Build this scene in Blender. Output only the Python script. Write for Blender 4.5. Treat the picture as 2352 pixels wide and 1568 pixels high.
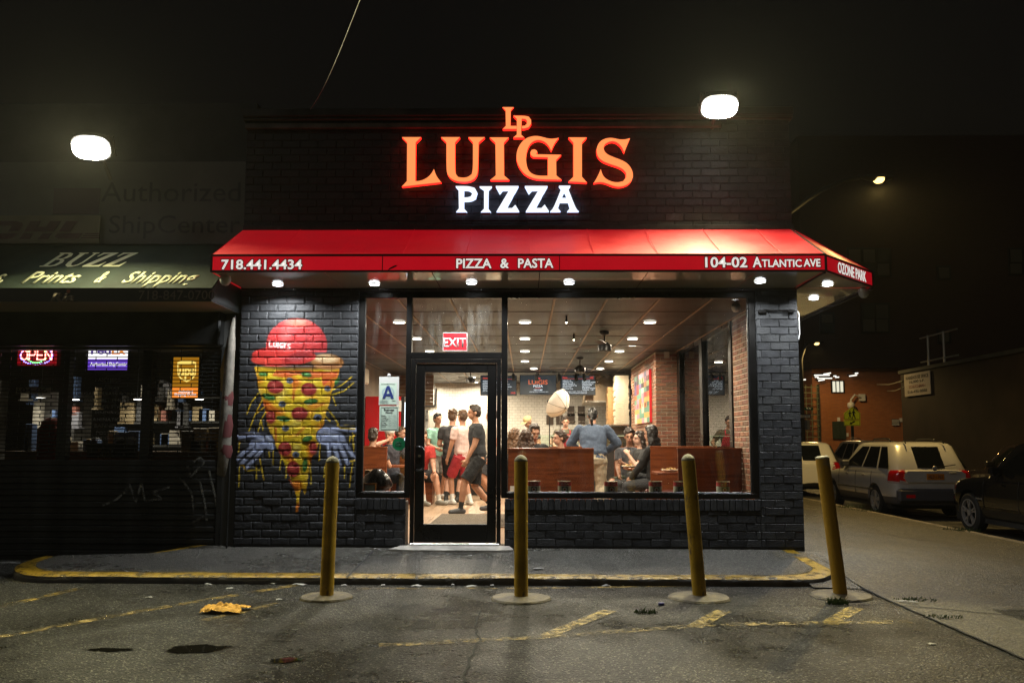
import bpy, bmesh, math, random
import numpy as np
from mathutils import Vector, Matrix, noise
random.seed(7)
scene = bpy.context.scene
for o in list(bpy.data.objects): bpy.data.objects.remove(o)
COL = scene.collection

# ------------------------------------------------------------------ camera, sky, exposure
TILT, YAW, ROLL = math.radians(5.5), math.radians(0.9), 0.0022
EYE = Vector((0, -9.2, 1.16)); FOC = 1900.0; SHIFT = 47.0
_f = Vector((-math.sin(YAW)*math.cos(TILT), math.cos(YAW)*math.cos(TILT), math.sin(TILT)))
_r0 = Vector((math.cos(YAW), math.sin(YAW), 0)); _u0 = _r0.cross(_f)
_r = _r0*math.cos(ROLL)+_u0*math.sin(ROLL); _u = -_r0*math.sin(ROLL)+_u0*math.cos(ROLL)
cd = bpy.data.cameras.new('camera'); cam = bpy.data.objects.new('camera', cd); COL.objects.link(cam)
m = Matrix((( _r.x, _u.x, -_f.x, EYE.x), (_r.y, _u.y, -_f.y, EYE.y), (_r.z, _u.z, -_f.z, EYE.z), (0, 0, 0, 1)))
cam.matrix_world = m
cd.sensor_width = 36; cd.lens = 36*FOC/2352; cd.shift_y = SHIFT/2352; cd.clip_end = 600; cd.clip_start = .05
scene.camera = cam
w = bpy.data.worlds.new('World'); scene.world = w; w.use_nodes = True
nt = w.node_tree; bg = nt.nodes['Background']
sky = nt.nodes.new('ShaderNodeTexSky'); sky.sky_type = 'NISHITA'; sky.sun_disc = False
sky.sun_elevation = math.radians(-4); sky.sun_rotation = math.radians(200)
sky.sun_intensity = .2
glow = nt.nodes.new('ShaderNodeMix'); glow.data_type = 'RGBA'; glow.blend_type = 'ADD'; glow.inputs[0].default_value = 1
glow.inputs[7].default_value = (.050, .042, .034, 1)          # city light in the night sky
nt.links.new(sky.outputs[0], glow.inputs[6]); nt.links.new(glow.outputs[2], bg.inputs[0]); bg.inputs[1].default_value = .05
sl_ = bpy.data.lights.new('fill_sun', 'SUN'); sl_.energy = .13; sl_.angle = math.radians(12); sl_.color = (1, .93, .82)  # added directional fill that lifts the cars and dark walls
so_ = bpy.data.objects.new('fill_sun', sl_); COL.objects.link(so_); so_.location = (-20, -40, 40); so_.rotation_euler = Vector((.62, .6, -.5)).to_track_quat('-Z', 'Y').to_euler()
vs = scene.view_settings; vs.view_transform = 'Standard'; vs.look = 'None'; vs.exposure = 0.0; vs.gamma = 1
scene.cycles.max_bounces = 7; scene.cycles.diffuse_bounces = 3; scene.cycles.glossy_bounces = 3
scene.cycles.transparent_max_bounces = 14; scene.cycles.sample_clamp_indirect = 4
scene.cycles.denoising_prefilter = 'NONE'; scene.cycles.caustics_reflective = False; scene.cycles.caustics_refractive = False

# a measured picture position (2352 px wide copy of the photo) turned into a place on a plane of the site
def _ray(px, py): return _r*(px-1176)-_u*(py-784-SHIFT)+_f*FOC
def at(px, py, Y=0.0):
    d = _ray(px, py); return EYE+d*((Y-EYE.y)/d.y)
def gr(px, py, z=0.0):
    d = _ray(px, py); return EYE+d*((z-EYE.z)/d.z)
def atx(px, py, X):
    d = _ray(px, py); return EYE+d*((X-EYE.x)/d.x)
def zz(x0, y0, s): return lambda x, y: ((x/s+x0)*.57422, (y/s+y0)*.57422)
Zdoor = zz(1440, 1480, 2.4117); Zmid = zz(2000, 1550, 3.36); Zcol = zz(2300, 1250, 2.94); Zleft = zz(0, 1350, 2.4758)
Zsign = zz(1500, 350, 1.96); Zmur = zz(900, 1100, 1.425); Zcar = zz(3150, 1600, 2.412); Zst = zz(3150, 1250, 2.852)
Ztv = zz(2000, 1100, 1.65); Zlw = zz(1450, 1450, 2.85); Zup = zz(0, 400, 1.845)

# ------------------------------------------------------------------ materials
MATS = {}
def rgb(r, g, b):
    f = lambda c: (c/255/12.92) if c/255 <= .04045 else ((c/255+.055)/1.055)**2.4
    return (f(r), f(g), f(b))
def mat(name, col=(.5, .5, .5), rough=.6, metal=0.0, var=0.0, scale=8.0, bump=0.0, bscale=None, emit=None, es=1.0, spec=.5, coat=0.0, col2=None, detail=4.0, dist=.01, coord='Object', rvar=0.0):
    if name in MATS: return MATS[name]
    M = bpy.data.materials.new(name); M.use_nodes = True; MATS[name] = M
    n = M.node_tree; p = n.nodes['Principled BSDF']; L = n.links.new
    p.inputs['Base Color'].default_value = (*col, 1); p.inputs['Roughness'].default_value = rough
    p.inputs['Metallic'].default_value = metal; p.inputs['Specular IOR Level'].default_value = spec
    p.inputs['Coat Weight'].default_value = coat
    if emit is not None:
        p.inputs['Emission Color'].default_value = (*emit, 1); p.inputs['Emission Strength'].default_value = es
    if var or bump or col2 is not None or rvar:
        tc = n.nodes.new('ShaderNodeTexCoord'); src = tc.outputs[coord]
        nz = n.nodes.new('ShaderNodeTexNoise'); nz.inputs['Scale'].default_value = scale; nz.inputs['Detail'].default_value = detail
        L(src, nz.inputs['Vector'])
        if var or col2 is not None:
            rp = n.nodes.new('ShaderNodeValToRGB'); e = rp.color_ramp.elements
            c1 = tuple(max(0, c*(1-var)) for c in col); c2 = col2 if col2 is not None else tuple(min(1, c*(1+var)) for c in col)
            e[0].position = .32; e[0].color = (*c1, 1); e[1].position = .68; e[1].color = (*c2, 1)
            L(nz.outputs['Fac'], rp.inputs[0]); L(rp.outputs[0], p.inputs['Base Color'])
        if rvar:
            mr = n.nodes.new('ShaderNodeMapRange'); mr.inputs[1].default_value = .3; mr.inputs[2].default_value = .7
            mr.inputs[3].default_value = max(.02, rough-rvar); mr.inputs[4].default_value = min(1, rough+rvar)
            L(nz.outputs['Fac'], mr.inputs[0]); L(mr.outputs[0], p.inputs['Roughness'])
        if bump:
            nb = n.nodes.new('ShaderNodeTexNoise'); nb.inputs['Scale'].default_value = bscale or scale*6; nb.inputs['Detail'].default_value = 5
            L(src, nb.inputs['Vector']); bp = n.nodes.new('ShaderNodeBump'); bp.inputs['Strength'].default_value = bump; bp.inputs['Distance'].default_value = dist
            L(nb.outputs['Fac'], bp.inputs['Height']); L(bp.outputs[0], p.inputs['Normal'])
    return M
def emat(name, col, strength, sample=False):
    M = mat(name, (.02, .02, .02), .5, emit=col, es=strength)
    if not sample: M.cycles.emission_sampling = 'NONE'
    return M
def glassmat(name, tint=(1, 1, 1), refl=.04, dirt=0.0, rough=0.0):
    M = bpy.data.materials.new(name); M.use_nodes = True; MATS[name] = M
    n = M.node_tree; L = n.links.new; n.nodes.remove(n.nodes['Principled BSDF']); out = n.nodes['Material Output']
    t = n.nodes.new('ShaderNodeBsdfTransparent'); t.inputs[0].default_value = (*tint, 1)
    g = n.nodes.new('ShaderNodeBsdfGlossy'); g.inputs['Roughness'].default_value = rough
    fr = n.nodes.new('ShaderNodeFresnel'); fr.inputs[0].default_value = 1.45 if refl <= .05 else 1.7
    mx = n.nodes.new('ShaderNodeMixShader'); L(fr.outputs[0], mx.inputs[0]); L(t.outputs[0], mx.inputs[1]); L(g.outputs[0], mx.inputs[2])
    last = mx
    if dirt:
        d = n.nodes.new('ShaderNodeBsdfDiffuse'); d.inputs[0].default_value = (.5, .48, .42, 1)
        tc = n.nodes.new('ShaderNodeTexCoord'); mp = n.nodes.new('ShaderNodeMapping'); mp.inputs['Scale'].default_value = (9, 9, 1.6)
        nz = n.nodes.new('ShaderNodeTexNoise'); nz.inputs['Scale'].default_value = 1.5; nz.inputs['Detail'].default_value = 9; nz.inputs['Roughness'].default_value = .7
        rp = n.nodes.new('ShaderNodeMapRange'); rp.inputs[1].default_value = .45; rp.inputs[2].default_value = .8; rp.inputs[3].default_value = 0; rp.inputs[4].default_value = dirt
        L(tc.outputs['Object'], mp.inputs[0]); L(mp.outputs[0], nz.inputs['Vector']); L(nz.outputs['Fac'], rp.inputs[0])
        m2 = n.nodes.new('ShaderNodeMixShader'); L(rp.outputs[0], m2.inputs[0]); L(mx.outputs[0], m2.inputs[1]); L(d.outputs[0], m2.inputs[2]); last = m2
    L(last.outputs[0], out.inputs['Surface'])
    return M
def worn(name, col, keep=.5, rough=.5, scale=6):
    """paint that has partly worn away"""
    M = mat(name, col, rough, var=.35, scale=9, bump=.5, bscale=160); n = M.node_tree; L = n.links.new
    p = n.nodes['Principled BSDF']; tc = n.nodes.new('ShaderNodeTexCoord')
    nz = n.nodes.new('ShaderNodeTexNoise'); nz.inputs['Scale'].default_value = scale; nz.inputs['Detail'].default_value = 12; nz.inputs['Roughness'].default_value = .82
    mr = n.nodes.new('ShaderNodeMapRange'); mr.inputs[1].default_value = 1-keep-.06; mr.inputs[2].default_value = 1-keep+.06
    L(tc.outputs['Object'], nz.inputs['Vector']); L(nz.outputs['Fac'], mr.inputs[0]); L(mr.outputs[0], p.inputs['Alpha'])
    return M

# ------------------------------------------------------------------ object helpers
def tag(o, label=None, cat=None, group=None, kind=None):
    if label: o['label'] = label
    if cat: o['category'] = cat
    if group: o['group'] = group
    if kind: o['kind'] = kind
    return o
def empty(name, loc=(0, 0, 0), label=None, cat=None, group=None, rz=0.0, kind=None):
    o = bpy.data.objects.new(name, None); COL.objects.link(o); o.location = loc; o.rotation_euler = (0, 0, rz); o.empty_display_size = .05
    return tag(o, label, cat, group, kind)
def link(name, me, mats=None, parent=None, loc=(0, 0, 0), rot=(0, 0, 0), scale=(1, 1, 1)):
    o = bpy.data.objects.new(name, me); COL.objects.link(o); o.location = loc; o.rotation_euler = rot; o.scale = scale
    if mats is not None:
        for mm in (mats if isinstance(mats, (list, tuple)) else [mats]):
            me.materials.append(mm)
    if parent is not None: o.parent = parent
    return o
def copy_tree(o, parent=None):
    c = o.copy(); COL.objects.link(c); c.parent = parent
    for ch in o.children: copy_tree(ch, c)
    return c


ORDS = ['first', 'second', 'third', 'fourth', 'fifth', 'sixth', 'seventh', 'eighth', 'ninth', 'tenth', 'eleventh', 'twelfth', 'thirteenth', 'fourteenth', 'fifteenth', 'sixteenth', 'seventeenth', 'eighteenth', 'nineteenth', 'twentieth', 'twenty-first', 'twenty-second', 'twenty-third', 'twenty-fourth', 'twenty-fifth', 'twenty-sixth', 'twenty-seventh', 'twenty-eighth', 'twenty-ninth', 'thirtieth']

class MB:
    """collects boxes, tubes and prisms into one mesh"""
    def __init__(s): s.v = []; s.f = []; s.mi = []; s.cur = 0
    def add(s, vs, fs):
        b = len(s.v); s.v += [tuple(v) for v in vs]; s.f += [tuple(b+i for i in f) for f in fs]; s.mi += [s.cur]*len(fs); return s
    def box(s, x0, y0, z0, x1, y1, z1, bev=0.0):
        if x1 < x0: x0, x1 = x1, x0
        if y1 < y0: y0, y1 = y1, y0
        if z1 < z0: z0, z1 = z1, z0
        if bev <= 0:
            return s.add([(x0, y0, z0), (x1, y0, z0), (x1, y1, z0), (x0, y1, z0), (x0, y0, z1), (x1, y0, z1), (x1, y1, z1), (x0, y1, z1)],
                         [(0, 3, 2, 1), (4, 5, 6, 7), (0, 1, 5, 4), (1, 2, 6, 5), (2, 3, 7, 6), (3, 0, 4, 7)])
        b = min(bev, (x1-x0)*.45, (y1-y0)*.45, (z1-z0)*.45); V = []; ids = {}
        for k, (X, Y, Z) in enumerate([(a, bb, c) for c in (0, 1) for bb in (0, 1) for a in (0, 1)]):
            cx = x1 if X else x0; cy = y1 if Y else y0; cz = z1 if Z else z0
            ix = -b if X else b; iy = -b if Y else b; iz = -b if Z else b
            ids[(X, Y, Z)] = len(V); V += [(cx, cy+iy, cz+iz), (cx+ix, cy, cz+iz), (cx+ix, cy+iy, cz)]
        g = lambda X, Y, Z, a: ids[(X, Y, Z)]+a
        Fs = [(g(0,0,0,2), g(0,1,0,2), g(1,1,0,2), g(1,0,0,2)), (g(0,0,1,2), g(1,0,1,2), g(1,1,1,2), g(0,1,1,2)),
              (g(0,0,0,1), g(1,0,0,1), g(1,0,1,1), g(0,0,1,1)), (g(0,1,0,1), g(0,1,1,1), g(1,1,1,1), g(1,1,0,1)),
              (g(0,0,0,0), g(0,0,1,0), g(0,1,1,0), g(0,1,0,0)), (g(1,0,0,0), g(1,1,0,0), g(1,1,1,0), g(1,0,1,0))]
        for Y, Z in ((0,0),(0,1),(1,0),(1,1)): Fs.append((g(0,Y,Z,1), g(1,Y,Z,1), g(1,Y,Z,2), g(0,Y,Z,2)) if (Y^Z) == 1 else (g(0,Y,Z,2), g(1,Y,Z,2), g(1,Y,Z,1), g(0,Y,Z,1)))
        for X, Z in ((0,0),(0,1),(1,0),(1,1)): Fs.append((g(X,0,Z,0), g(X,1,Z,0), g(X,1,Z,2), g(X,0,Z,2)) if (X^Z) == 0 else (g(X,0,Z,2), g(X,1,Z,2), g(X,1,Z,0), g(X,0,Z,0)))
        for X, Y in ((0,0),(0,1),(1,0),(1,1)): Fs.append((g(X,Y,0,1), g(X,Y,1,1), g(X,Y,1,0), g(X,Y,0,0)) if (X^Y) == 1 else (g(X,Y,0,0), g(X,Y,1,0), g(X,Y,1,1), g(X,Y,0,1)))
        for X in (0,1):
            for Y in (0,1):
                for Z in (0,1): Fs.append((g(X,Y,Z,0), g(X,Y,Z,1), g(X,Y,Z,2)) if (X^Y^Z) == 0 else (g(X,Y,Z,2), g(X,Y,Z,1), g(X,Y,Z,0)))
        return s.add(V, Fs)
    def tube(s, pts, r, n=10, cap=True):
        pts = [Vector(p) for p in pts]; rs = r if isinstance(r, (list, tuple)) else [r]*len(pts)
        b = len(s.v); prev = None; V = []
        for i, p in enumerate(pts):
            d = (pts[min(i+1, len(pts)-1)]-pts[max(i-1, 0)]).normalized()
            if prev is None:
                a = Vector((0, 0, 1)) if abs(d.z) < .9 else Vector((1, 0, 0)); e1 = d.cross(a).normalized()
            else: e1 = (prev-d*prev.dot(d)).normalized()
            prev = e1; e2 = d.cross(e1)
            for k in range(n):
                t = 2*math.pi*k/n; V.append(p+(e1*math.cos(t)+e2*math.sin(t))*rs[i])
        Fs = []
        for i in range(len(pts)-1):
            for k in range(n):
                k2 = (k+1) % n; Fs.append((i*n+k, i*n+k2, (i+1)*n+k2, (i+1)*n+k))
        if cap: Fs.append(tuple(range(n-1, -1, -1))); Fs.append(tuple((len(pts)-1)*n+k for k in range(n)))
        return s.add(V, Fs)
    def lathe(s, prof, c=(0, 0, 0), n=16, axis='z'):
        V = []; Fs = []
        for (r, z) in prof:
            for k in range(n):
                t = 2*math.pi*k/n; a, b2 = r*math.cos(t), r*math.sin(t)
                V.append((c[0]+a, c[1]+b2, c[2]+z) if axis == 'z' else ((c[0]+a, c[1]+z, c[2]+b2) if axis == 'y' else (c[0]+z, c[1]+a, c[2]+b2)))
        for i in range(len(prof)-1):
            for k in range(n):
                k2 = (k+1) % n; Fs.append((i*n+k, i*n+k2, (i+1)*n+k2, (i+1)*n+k))
        Fs.append(tuple(range(n-1, -1, -1))); Fs.append(tuple((len(prof)-1)*n+k for k in range(n)))
        return s.add(V, Fs)
    def quad(s, a, b, c, d): return s.add([a, b, c, d], [(0, 1, 2, 3)])
    def prism(s, poly, fn, d0, d1):
        """poly in (u,v); fn(u,v,d) -> xyz"""
        n = len(poly)
        V = [fn(u, v, d0) for u, v in poly]+[fn(u, v, d1) for u, v in poly]
        Fs = [tuple(range(n)), tuple(range(2*n-1, n-1, -1))]+[(i, i+n, (i+1) % n+n, (i+1) % n) for i in range(n)]
        return s.add(V, Fs)
    def mesh(s, name, off=(0, 0, 0), smooth=False):
        me = bpy.data.meshes.new(name); o = Vector(off)
        me.from_pydata([tuple(Vector(v)-o) for v in s.v], [], s.f)
        if any(s.mi): me.polygons.foreach_set('material_index', s.mi)
        if smooth: me.polygons.foreach_set('use_smooth', [True]*len(me.polygons))
        me.update(); return me
    def build(s, name, mats, parent=None, smooth=False, local=False):
        """vertices are in world space unless local; the object sits at the parent's base or at the mesh's own bottom centre"""
        if parent is not None:
            off = (0, 0, 0) if local else world_loc(parent); loc = (0, 0, 0)
        elif local: off = loc = (0, 0, 0)
        else:
            xs, ys, zs = zip(*s.v); loc = off = ((min(xs)+max(xs))/2, (min(ys)+max(ys))/2, min(zs))
        me = s.mesh(name, off, smooth)
        o = link(name, me, mats, parent, loc)
        if smooth == 'auto': pass
        return o
def world_loc(o):
    v = Vector(o.location)
    while o.parent is not None: o = o.parent; v += o.location
    return v
def fixn(o):
    bm = bmesh.new(); bm.from_mesh(o.data); bmesh.ops.recalc_face_normals(bm, faces=bm.faces); bm.to_mesh(o.data); bm.free(); return o
def autosmooth(o, ang=40):
    me = o.data; me.polygons.foreach_set('use_smooth', [True]*len(me.polygons))
    me.set_sharp_from_angle(angle=math.radians(ang)); return o
def thing(name, mb, mats, label, cat, group=None, kind=None, smooth=False):
    return tag(mb.build(name, mats, None, smooth), label, cat, group, kind)

TMP = bpy.data.scenes.new('workshop')          # a side scene in which curves and modifiers are turned into meshes; removed at the end
def evaluated(o):
    TMP.collection.objects.link(o); vl = TMP.view_layers[0]; vl.update(); dg = vl.depsgraph; dg.update()
    me = bpy.data.meshes.new_from_object(o.evaluated_get(dg)); TMP.collection.objects.unlink(o); return me
def curve_mesh(polys, extrude, name='shape'):
    """closed outlines (holes allowed) -> solid mesh in the xy plane, thickness 2*extrude"""
    cu = bpy.data.curves.new(name, 'CURVE'); cu.dimensions = '2D'; cu.fill_mode = 'BOTH'; cu.extrude = extrude
    for P in polys:
        sp = cu.splines.new('POLY'); sp.points.add(len(P)-1)
        for i, (x, y) in enumerate(P): sp.points[i].co = (x, y, 0, 1)
        sp.use_cyclic_u = True
    o = bpy.data.objects.new(name, cu); me = evaluated(o)
    bpy.data.objects.remove(o); bpy.data.curves.remove(cu); return me
def text_mesh(s, width=None, height=1.0, bold=0.0, extrude=.002, shear=0.0, spacing=1.0, narrow=None):
    """lettering in the xy plane, lower left at the origin, scaled to width and height"""
    cu = bpy.data.curves.new('lettering', 'FONT'); cu.body = s; cu.extrude = 0.0; cu.offset = bold; cu.shear = shear; cu.space_character = spacing
    cu.resolution_u = 3
    o = bpy.data.objects.new('lettering', cu); me = evaluated(o)
    bpy.data.objects.remove(o); bpy.data.curves.remove(cu)
    n = len(me.vertices); co = np.zeros(n*3); me.vertices.foreach_get('co', co); co = co.reshape(-1, 3)
    lo, hi = co.min(0), co.max(0); sy = height/max(hi[1]-lo[1], 1e-6); sx = (width/max(hi[0]-lo[0], 1e-6)) if width else sy*(narrow or 1)
    co[:, 0] = (co[:, 0]-lo[0])*sx; co[:, 1] = (co[:, 1]-lo[1])*sy; me.vertices.foreach_set('co', co.ravel())
    if extrude:
        bm = bmesh.new(); bm.from_mesh(me); r = bmesh.ops.extrude_face_region(bm, geom=bm.faces[:])
        bmesh.ops.translate(bm, verts=[v for v in r['geom'] if isinstance(v, bmesh.types.BMVert)], vec=(0, 0, extrude))
        bmesh.ops.recalc_face_normals(bm, faces=bm.faces); bm.to_mesh(me); bm.free()
    me.update(); return me
def place_text(name, s, loc, width, height, material, parent=None, rot=(math.pi/2, 0, 0), **kw):
    me = text_mesh(s, width, height, **kw)
    L = Vector(loc)-(world_loc(parent) if parent is not None else Vector((0, 0, 0)))
    return link(name, me, material, parent, L, rot)
def text_px(name, s, x0, y0, x1, y1, Y, material, parent=None, **kw):
    """lettering that fills the measured rectangle x0..x1, y0 (top)..y1 (bottom) on the plane y = Y"""
    a = at(x0, y1, Y); b = at(x1, y0, Y)
    return place_text(name, s, a, b.x-a.x, b.z-a.z, material, parent, **kw)
def lamp(name, kind, loc, energy, col, parent=None, size=.1, aim=None, spot=None, blend=.5, size_y=None, shape='DISK', spread=None):
    l = bpy.data.lights.new(name, kind); l.energy = energy; l.color = col
    if kind == 'AREA':
        l.shape = shape; l.size = size
        if size_y: l.size_y = size_y
        if spread: l.spread = spread
    else: l.shadow_soft_size = size
    if kind == 'SPOT': l.spot_size = spot; l.spot_blend = blend
    o = bpy.data.objects.new(name, l); COL.objects.link(o)
    o.location = Vector(loc)-(world_loc(parent) if parent is not None else Vector((0, 0, 0)))
    d = Vector(aim)-Vector(loc) if aim is not None else Vector((0, 0, -1))
    o.rotation_euler = d.to_track_quat('-Z', 'Y').to_euler()
    if parent is not None: o.parent = parent
    return o
def bump_mesh(me, amp, scale, seed=0.0):
    co = np.zeros(len(me.vertices)*3); me.vertices.foreach_get('co', co); co = co.reshape(-1, 3)
    for i in range(len(co)):
        v = Vector(co[i])*scale+Vector((seed, seed*1.7, -seed)); nv = noise.noise_vector(v); co[i] += np.array(nv)*amp
    me.vertices.foreach_set('co', co.ravel()); me.update()
def pieces(parent, name, boxes, mats, limit=300, bev=.004, variants=None, jitter=0.0, axis='y', keyf=None):
    """alike pieces: boxes (x0,y0,z0,x1,y1,z1) in world space; the first LIMIT are objects of their own sharing mesh data, the rest one joined part"""
    base = world_loc(parent); cache = {}; rest = MB(); k = 0
    mats = mats if isinstance(mats, list) else [mats]
    if keyf: boxes = sorted(boxes, key=keyf)
    for i, b in enumerate(boxes):
        d = (b[3]-b[0], b[4]-b[1], b[5]-b[2]); c = Vector(((b[0]+b[3])/2, (b[1]+b[4])/2, (b[2]+b[5])/2))
        mi = random.randrange(len(mats)) if len(mats) > 1 else 0
        if i < limit:
            key = (round(d[0], 3), round(d[1], 3), round(d[2], 3), mi)
            if key not in cache:
                q = MB(); q.box(-d[0]/2, -d[1]/2, -d[2]/2, d[0]/2, d[1]/2, d[2]/2, bev)
                me = q.mesh(name); me.materials.append(mats[mi]); cache[key] = me
            o = bpy.data.objects.new(name, cache[key]); COL.objects.link(o); o.parent = parent
            j = random.uniform(-jitter, jitter)
            o.location = c-base+Vector((j if axis == 'x' else 0, j if axis == 'y' else 0, j if axis == 'z' else 0))
        else:
            j = random.uniform(-jitter, jitter); jx, jy, jz = (j if axis == 'x' else 0, j if axis == 'y' else 0, j if axis == 'z' else 0)
            rest.cur = mi; rest.box(b[0]+jx, b[1]+jy, b[2]+jz, b[3]+jx, b[4]+jy, b[5]+jz, bev if len(boxes) < 1500 else 0)
    if rest.v:
        tag(rest.build(name+'_field', mats, parent), kind='stuff')
# ------------------------------------------------------------------ ground
def asphalt_mat(name='wet_asphalt', lo=.008, hi=.028, rough=(.24, .50), cell=52.0, bumpd=.05, tint=(1, .97, .76), specks=.34):
    """dark binder with pale stones of many sizes; wet where the large noise is low"""
    M = bpy.data.materials.new(name); M.use_nodes = True; n = M.node_tree; L = n.links.new; p = n.nodes['Principled BSDF']
    tc = n.nodes.new('ShaderNodeTexCoord')
    def nz(sc, det=4, rg=.5):
        q = n.nodes.new('ShaderNodeTexNoise'); q.inputs['Scale'].default_value = sc; q.inputs['Detail'].default_value = det; q.inputs['Roughness'].default_value = rg; L(tc.outputs['Object'], q.inputs['Vector']); return q.outputs['Fac']
    def mp(src, a, b, c, d):
        q = n.nodes.new('ShaderNodeMapRange'); q.inputs[1].default_value = a; q.inputs[2].default_value = b; q.inputs[3].default_value = c; q.inputs[4].default_value = d; L(src, q.inputs[0]); return q.outputs[0]
    def math2(op, a, b):
        q = n.nodes.new('ShaderNodeMath'); q.operation = op
        for k, v in enumerate((a, b)):
            if isinstance(v, (int, float)): q.inputs[k].default_value = v
            else: L(v, q.inputs[k])
        return q.outputs[0]
    def vor(sc):
        q = n.nodes.new('ShaderNodeTexVoronoi'); q.inputs['Scale'].default_value = sc; L(tc.outputs['Object'], q.inputs['Vector']); s_ = n.nodes.new('ShaderNodeSeparateColor'); L(q.outputs['Color'], s_.inputs[0]); return q.outputs['Distance'], s_.outputs[0], s_.outputs[1]
    d1, c1, e1 = vor(cell); d2, c2, e2 = vor(cell*2.1); big = nz(.5, 5, .6); mid = nz(3.2, 8, .7); fine = nz(35, 6, .8)
    stone = mp(c1, .55, 1.0, 0, 1); spk = mp(c2, .90, .96, 0, specks)
    val = math2('ADD', mp(mid, .3, .7, lo, hi), math2('MULTIPLY', stone, hi*1.25)); val = math2('MULTIPLY', val, mp(fine, .3, .7, .15, 2.0)); val = math2('ADD', val, spk)
    val = math2('MULTIPLY', val, mp(big, .35, .65, .9, 1.12))
    cc = n.nodes.new('ShaderNodeCombineColor'); 
    for k in range(3): L(math2('MULTIPLY', val, tint[k]), cc.inputs[k])
    L(cc.outputs[0], p.inputs['Base Color'])
    wet = mp(math2('ADD', math2('MULTIPLY', big, .75), math2('MULTIPLY', mid, .25)), .40, .60, rough[0], rough[1]); L(wet, p.inputs['Roughness'])
    hgt = math2('ADD', math2('MULTIPLY', math2('ADD', d1, math2('MULTIPLY', e1, .5)), .7), math2('ADD', math2('MULTIPLY', d2, .4), math2('MULTIPLY', fine, .8)))
    bp = n.nodes.new('ShaderNodeBump'); bp.inputs['Strength'].default_value = 1; bp.inputs['Distance'].default_value = bumpd; L(hgt, bp.inputs['Height']); L(bp.outputs[0], p.inputs['Normal'])
    p.inputs['Specular IOR Level'].default_value = .7
    return M
M_asph = asphalt_mat()
M_conc = asphalt_mat('worn_concrete', .026, .062, (.22, .5), 70, .018, (1, .94, .76), .18)
M_conc2 = asphalt_mat('side_walk_concrete', .028, .068, (.4, .65), 48, .02, (1, .86, .55), .14)
M_yel = worn('worn_yellow_kerb_paint', (.26, .16, .012), .56, .30, 9)
M_line = worn('worn_yellow_road_paint', (.34, .235, .035), .50, .5, 14)
M_dark = mat('dirty_joint', (.012, .012, .012), .8)
def sheet(name, fz, x0, x1, y0, y1, nx, ny, material, keep=None):
    V = []; Fs = []
    for j in range(ny+1):
        for i in range(nx+1):
            x = x0+(x1-x0)*i/nx; y = y0+(y1-y0)*j/ny; V.append((x, y, fz(x, y)))
    for j in range(ny):
        for i in range(nx):
            a = j*(nx+1)+i; Fs.append((a, a+1, a+nx+2, a+nx+1))
    me = bpy.data.meshes.new(name); me.from_pydata(V, [], Fs); me.polygons.foreach_set('use_smooth', [True]*len(Fs))
    return tag(link(name, me, material), kind='structure')
def smooth01(t): t = max(0, min(1, t)); return t*t*(3-2*t)
ZLOT = -.16
def lot_z(x, y):
    return ZLOT-.07*max(0, min(x-3.1, 8))-.25*smooth01((x-7)/3)
sheet('parking_lot_ground', lot_z, -45, 75, -40, 95, 60, 60, M_asph)
def walk_z(x, y):
    return -.012-.145*smooth01((-y-.1)/1.6)-.075*(x-3.06)+.004*noise.noise((x*.7, y*.7, 0))
side = sheet('side_pavement', walk_z, 3.06, 7.5, -9, 60, 16, 90, M_conc2)
rp_ = MB(); NX_, NY_ = 6, 24
rp_.add([(2.62+.445*i/NX_, -1.5+1.8*j/NY_, walk_z(2.62+.445*i/NX_, -1.5+1.8*j/NY_)-.006-.02*(1-i/NX_)) for j in range(NY_+1) for i in range(NX_+1)], [(j*(NX_+1)+i, j*(NX_+1)+i+1, (j+1)*(NX_+1)+i+1, (j+1)*(NX_+1)+i) for j in range(NY_) for i in range(NX_)])
tag(rp_.build('pavement_ramp', M_conc2, smooth=True), kind='structure')
# side street lies lower than the pavement, with a kerb stone along it
st = sheet('side_street_road', lambda x, y: -.50-.01*(x-7.6), 7.62, 13.4, -12, 90, 8, 40, mat('street_asphalt', (.035, .033, .031), .5, var=.5, scale=3, bump=.6, bscale=90, rvar=.2))
kb = MB()
root_k = empty('street_kerb', (7.56, 0, -.4), kind='structure')
bx = []
for i in range(26):
    y = -9+i*1.55; bx.append((7.49, y, -.62, 7.63, y+1.535, walk_z(7.5, y)+.006))
pieces(root_k, 'kerb_stone', bx, mat('kerb_concrete', (.2, .17, .13), .7, var=.4, scale=5, bump=.5), bev=.012)
sheet('far_pavement', lambda x, y: -.42, 13.4, 16.6, -12, 90, 4, 10, M_conc2)

# raised front pavement in front of the shop: slab, then a yellow painted kerb round its edge
def slab_z(y): return .016+.079*max(-1.4, min(0, y))
def outline(off):
    """front pavement outline with rounded ends, inset by off"""
    P = []
    x0, x1, yf, yb = -5.05+off, 2.86-off, -1.40+off, .3
    r = .42-off*.6
    P.append((x1-.0+.1, yb))
    for k in range(7):
        t = math.pi*.5*k/6; P.append((x1-r+r*math.cos(t)+.12*(1-k/6), yf+r-r*math.sin(t)))
    r = .62-off*.6
    for k in range(9):
        t = math.pi*.5+math.pi*.62*k/8; P.append((x0+r+r*math.cos(t), yf+r-r*math.sin(t)))
    P.append((x0+1.0, -.42+off*.2)); P.append((x0+1.5, yb))
    return P
Po, Pi = outline(0), outline(.17)
sl = MB()
n = len(Pi); V = [(x, y, slab_z(y)) for x, y in Pi]
sl.add(V+[(x, y, -.3) for x, y in Pi], [tuple(range(n-1, -1, -1))]+[(i, (i+1) % n, (i+1) % n+n, i+n) for i in range(n)])
front = tag(sl.build('front_pavement', M_conc), kind='structure'); fixn(front)
kr = MB(); no = len(Po); NN = len(Po)
rows = []
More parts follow.
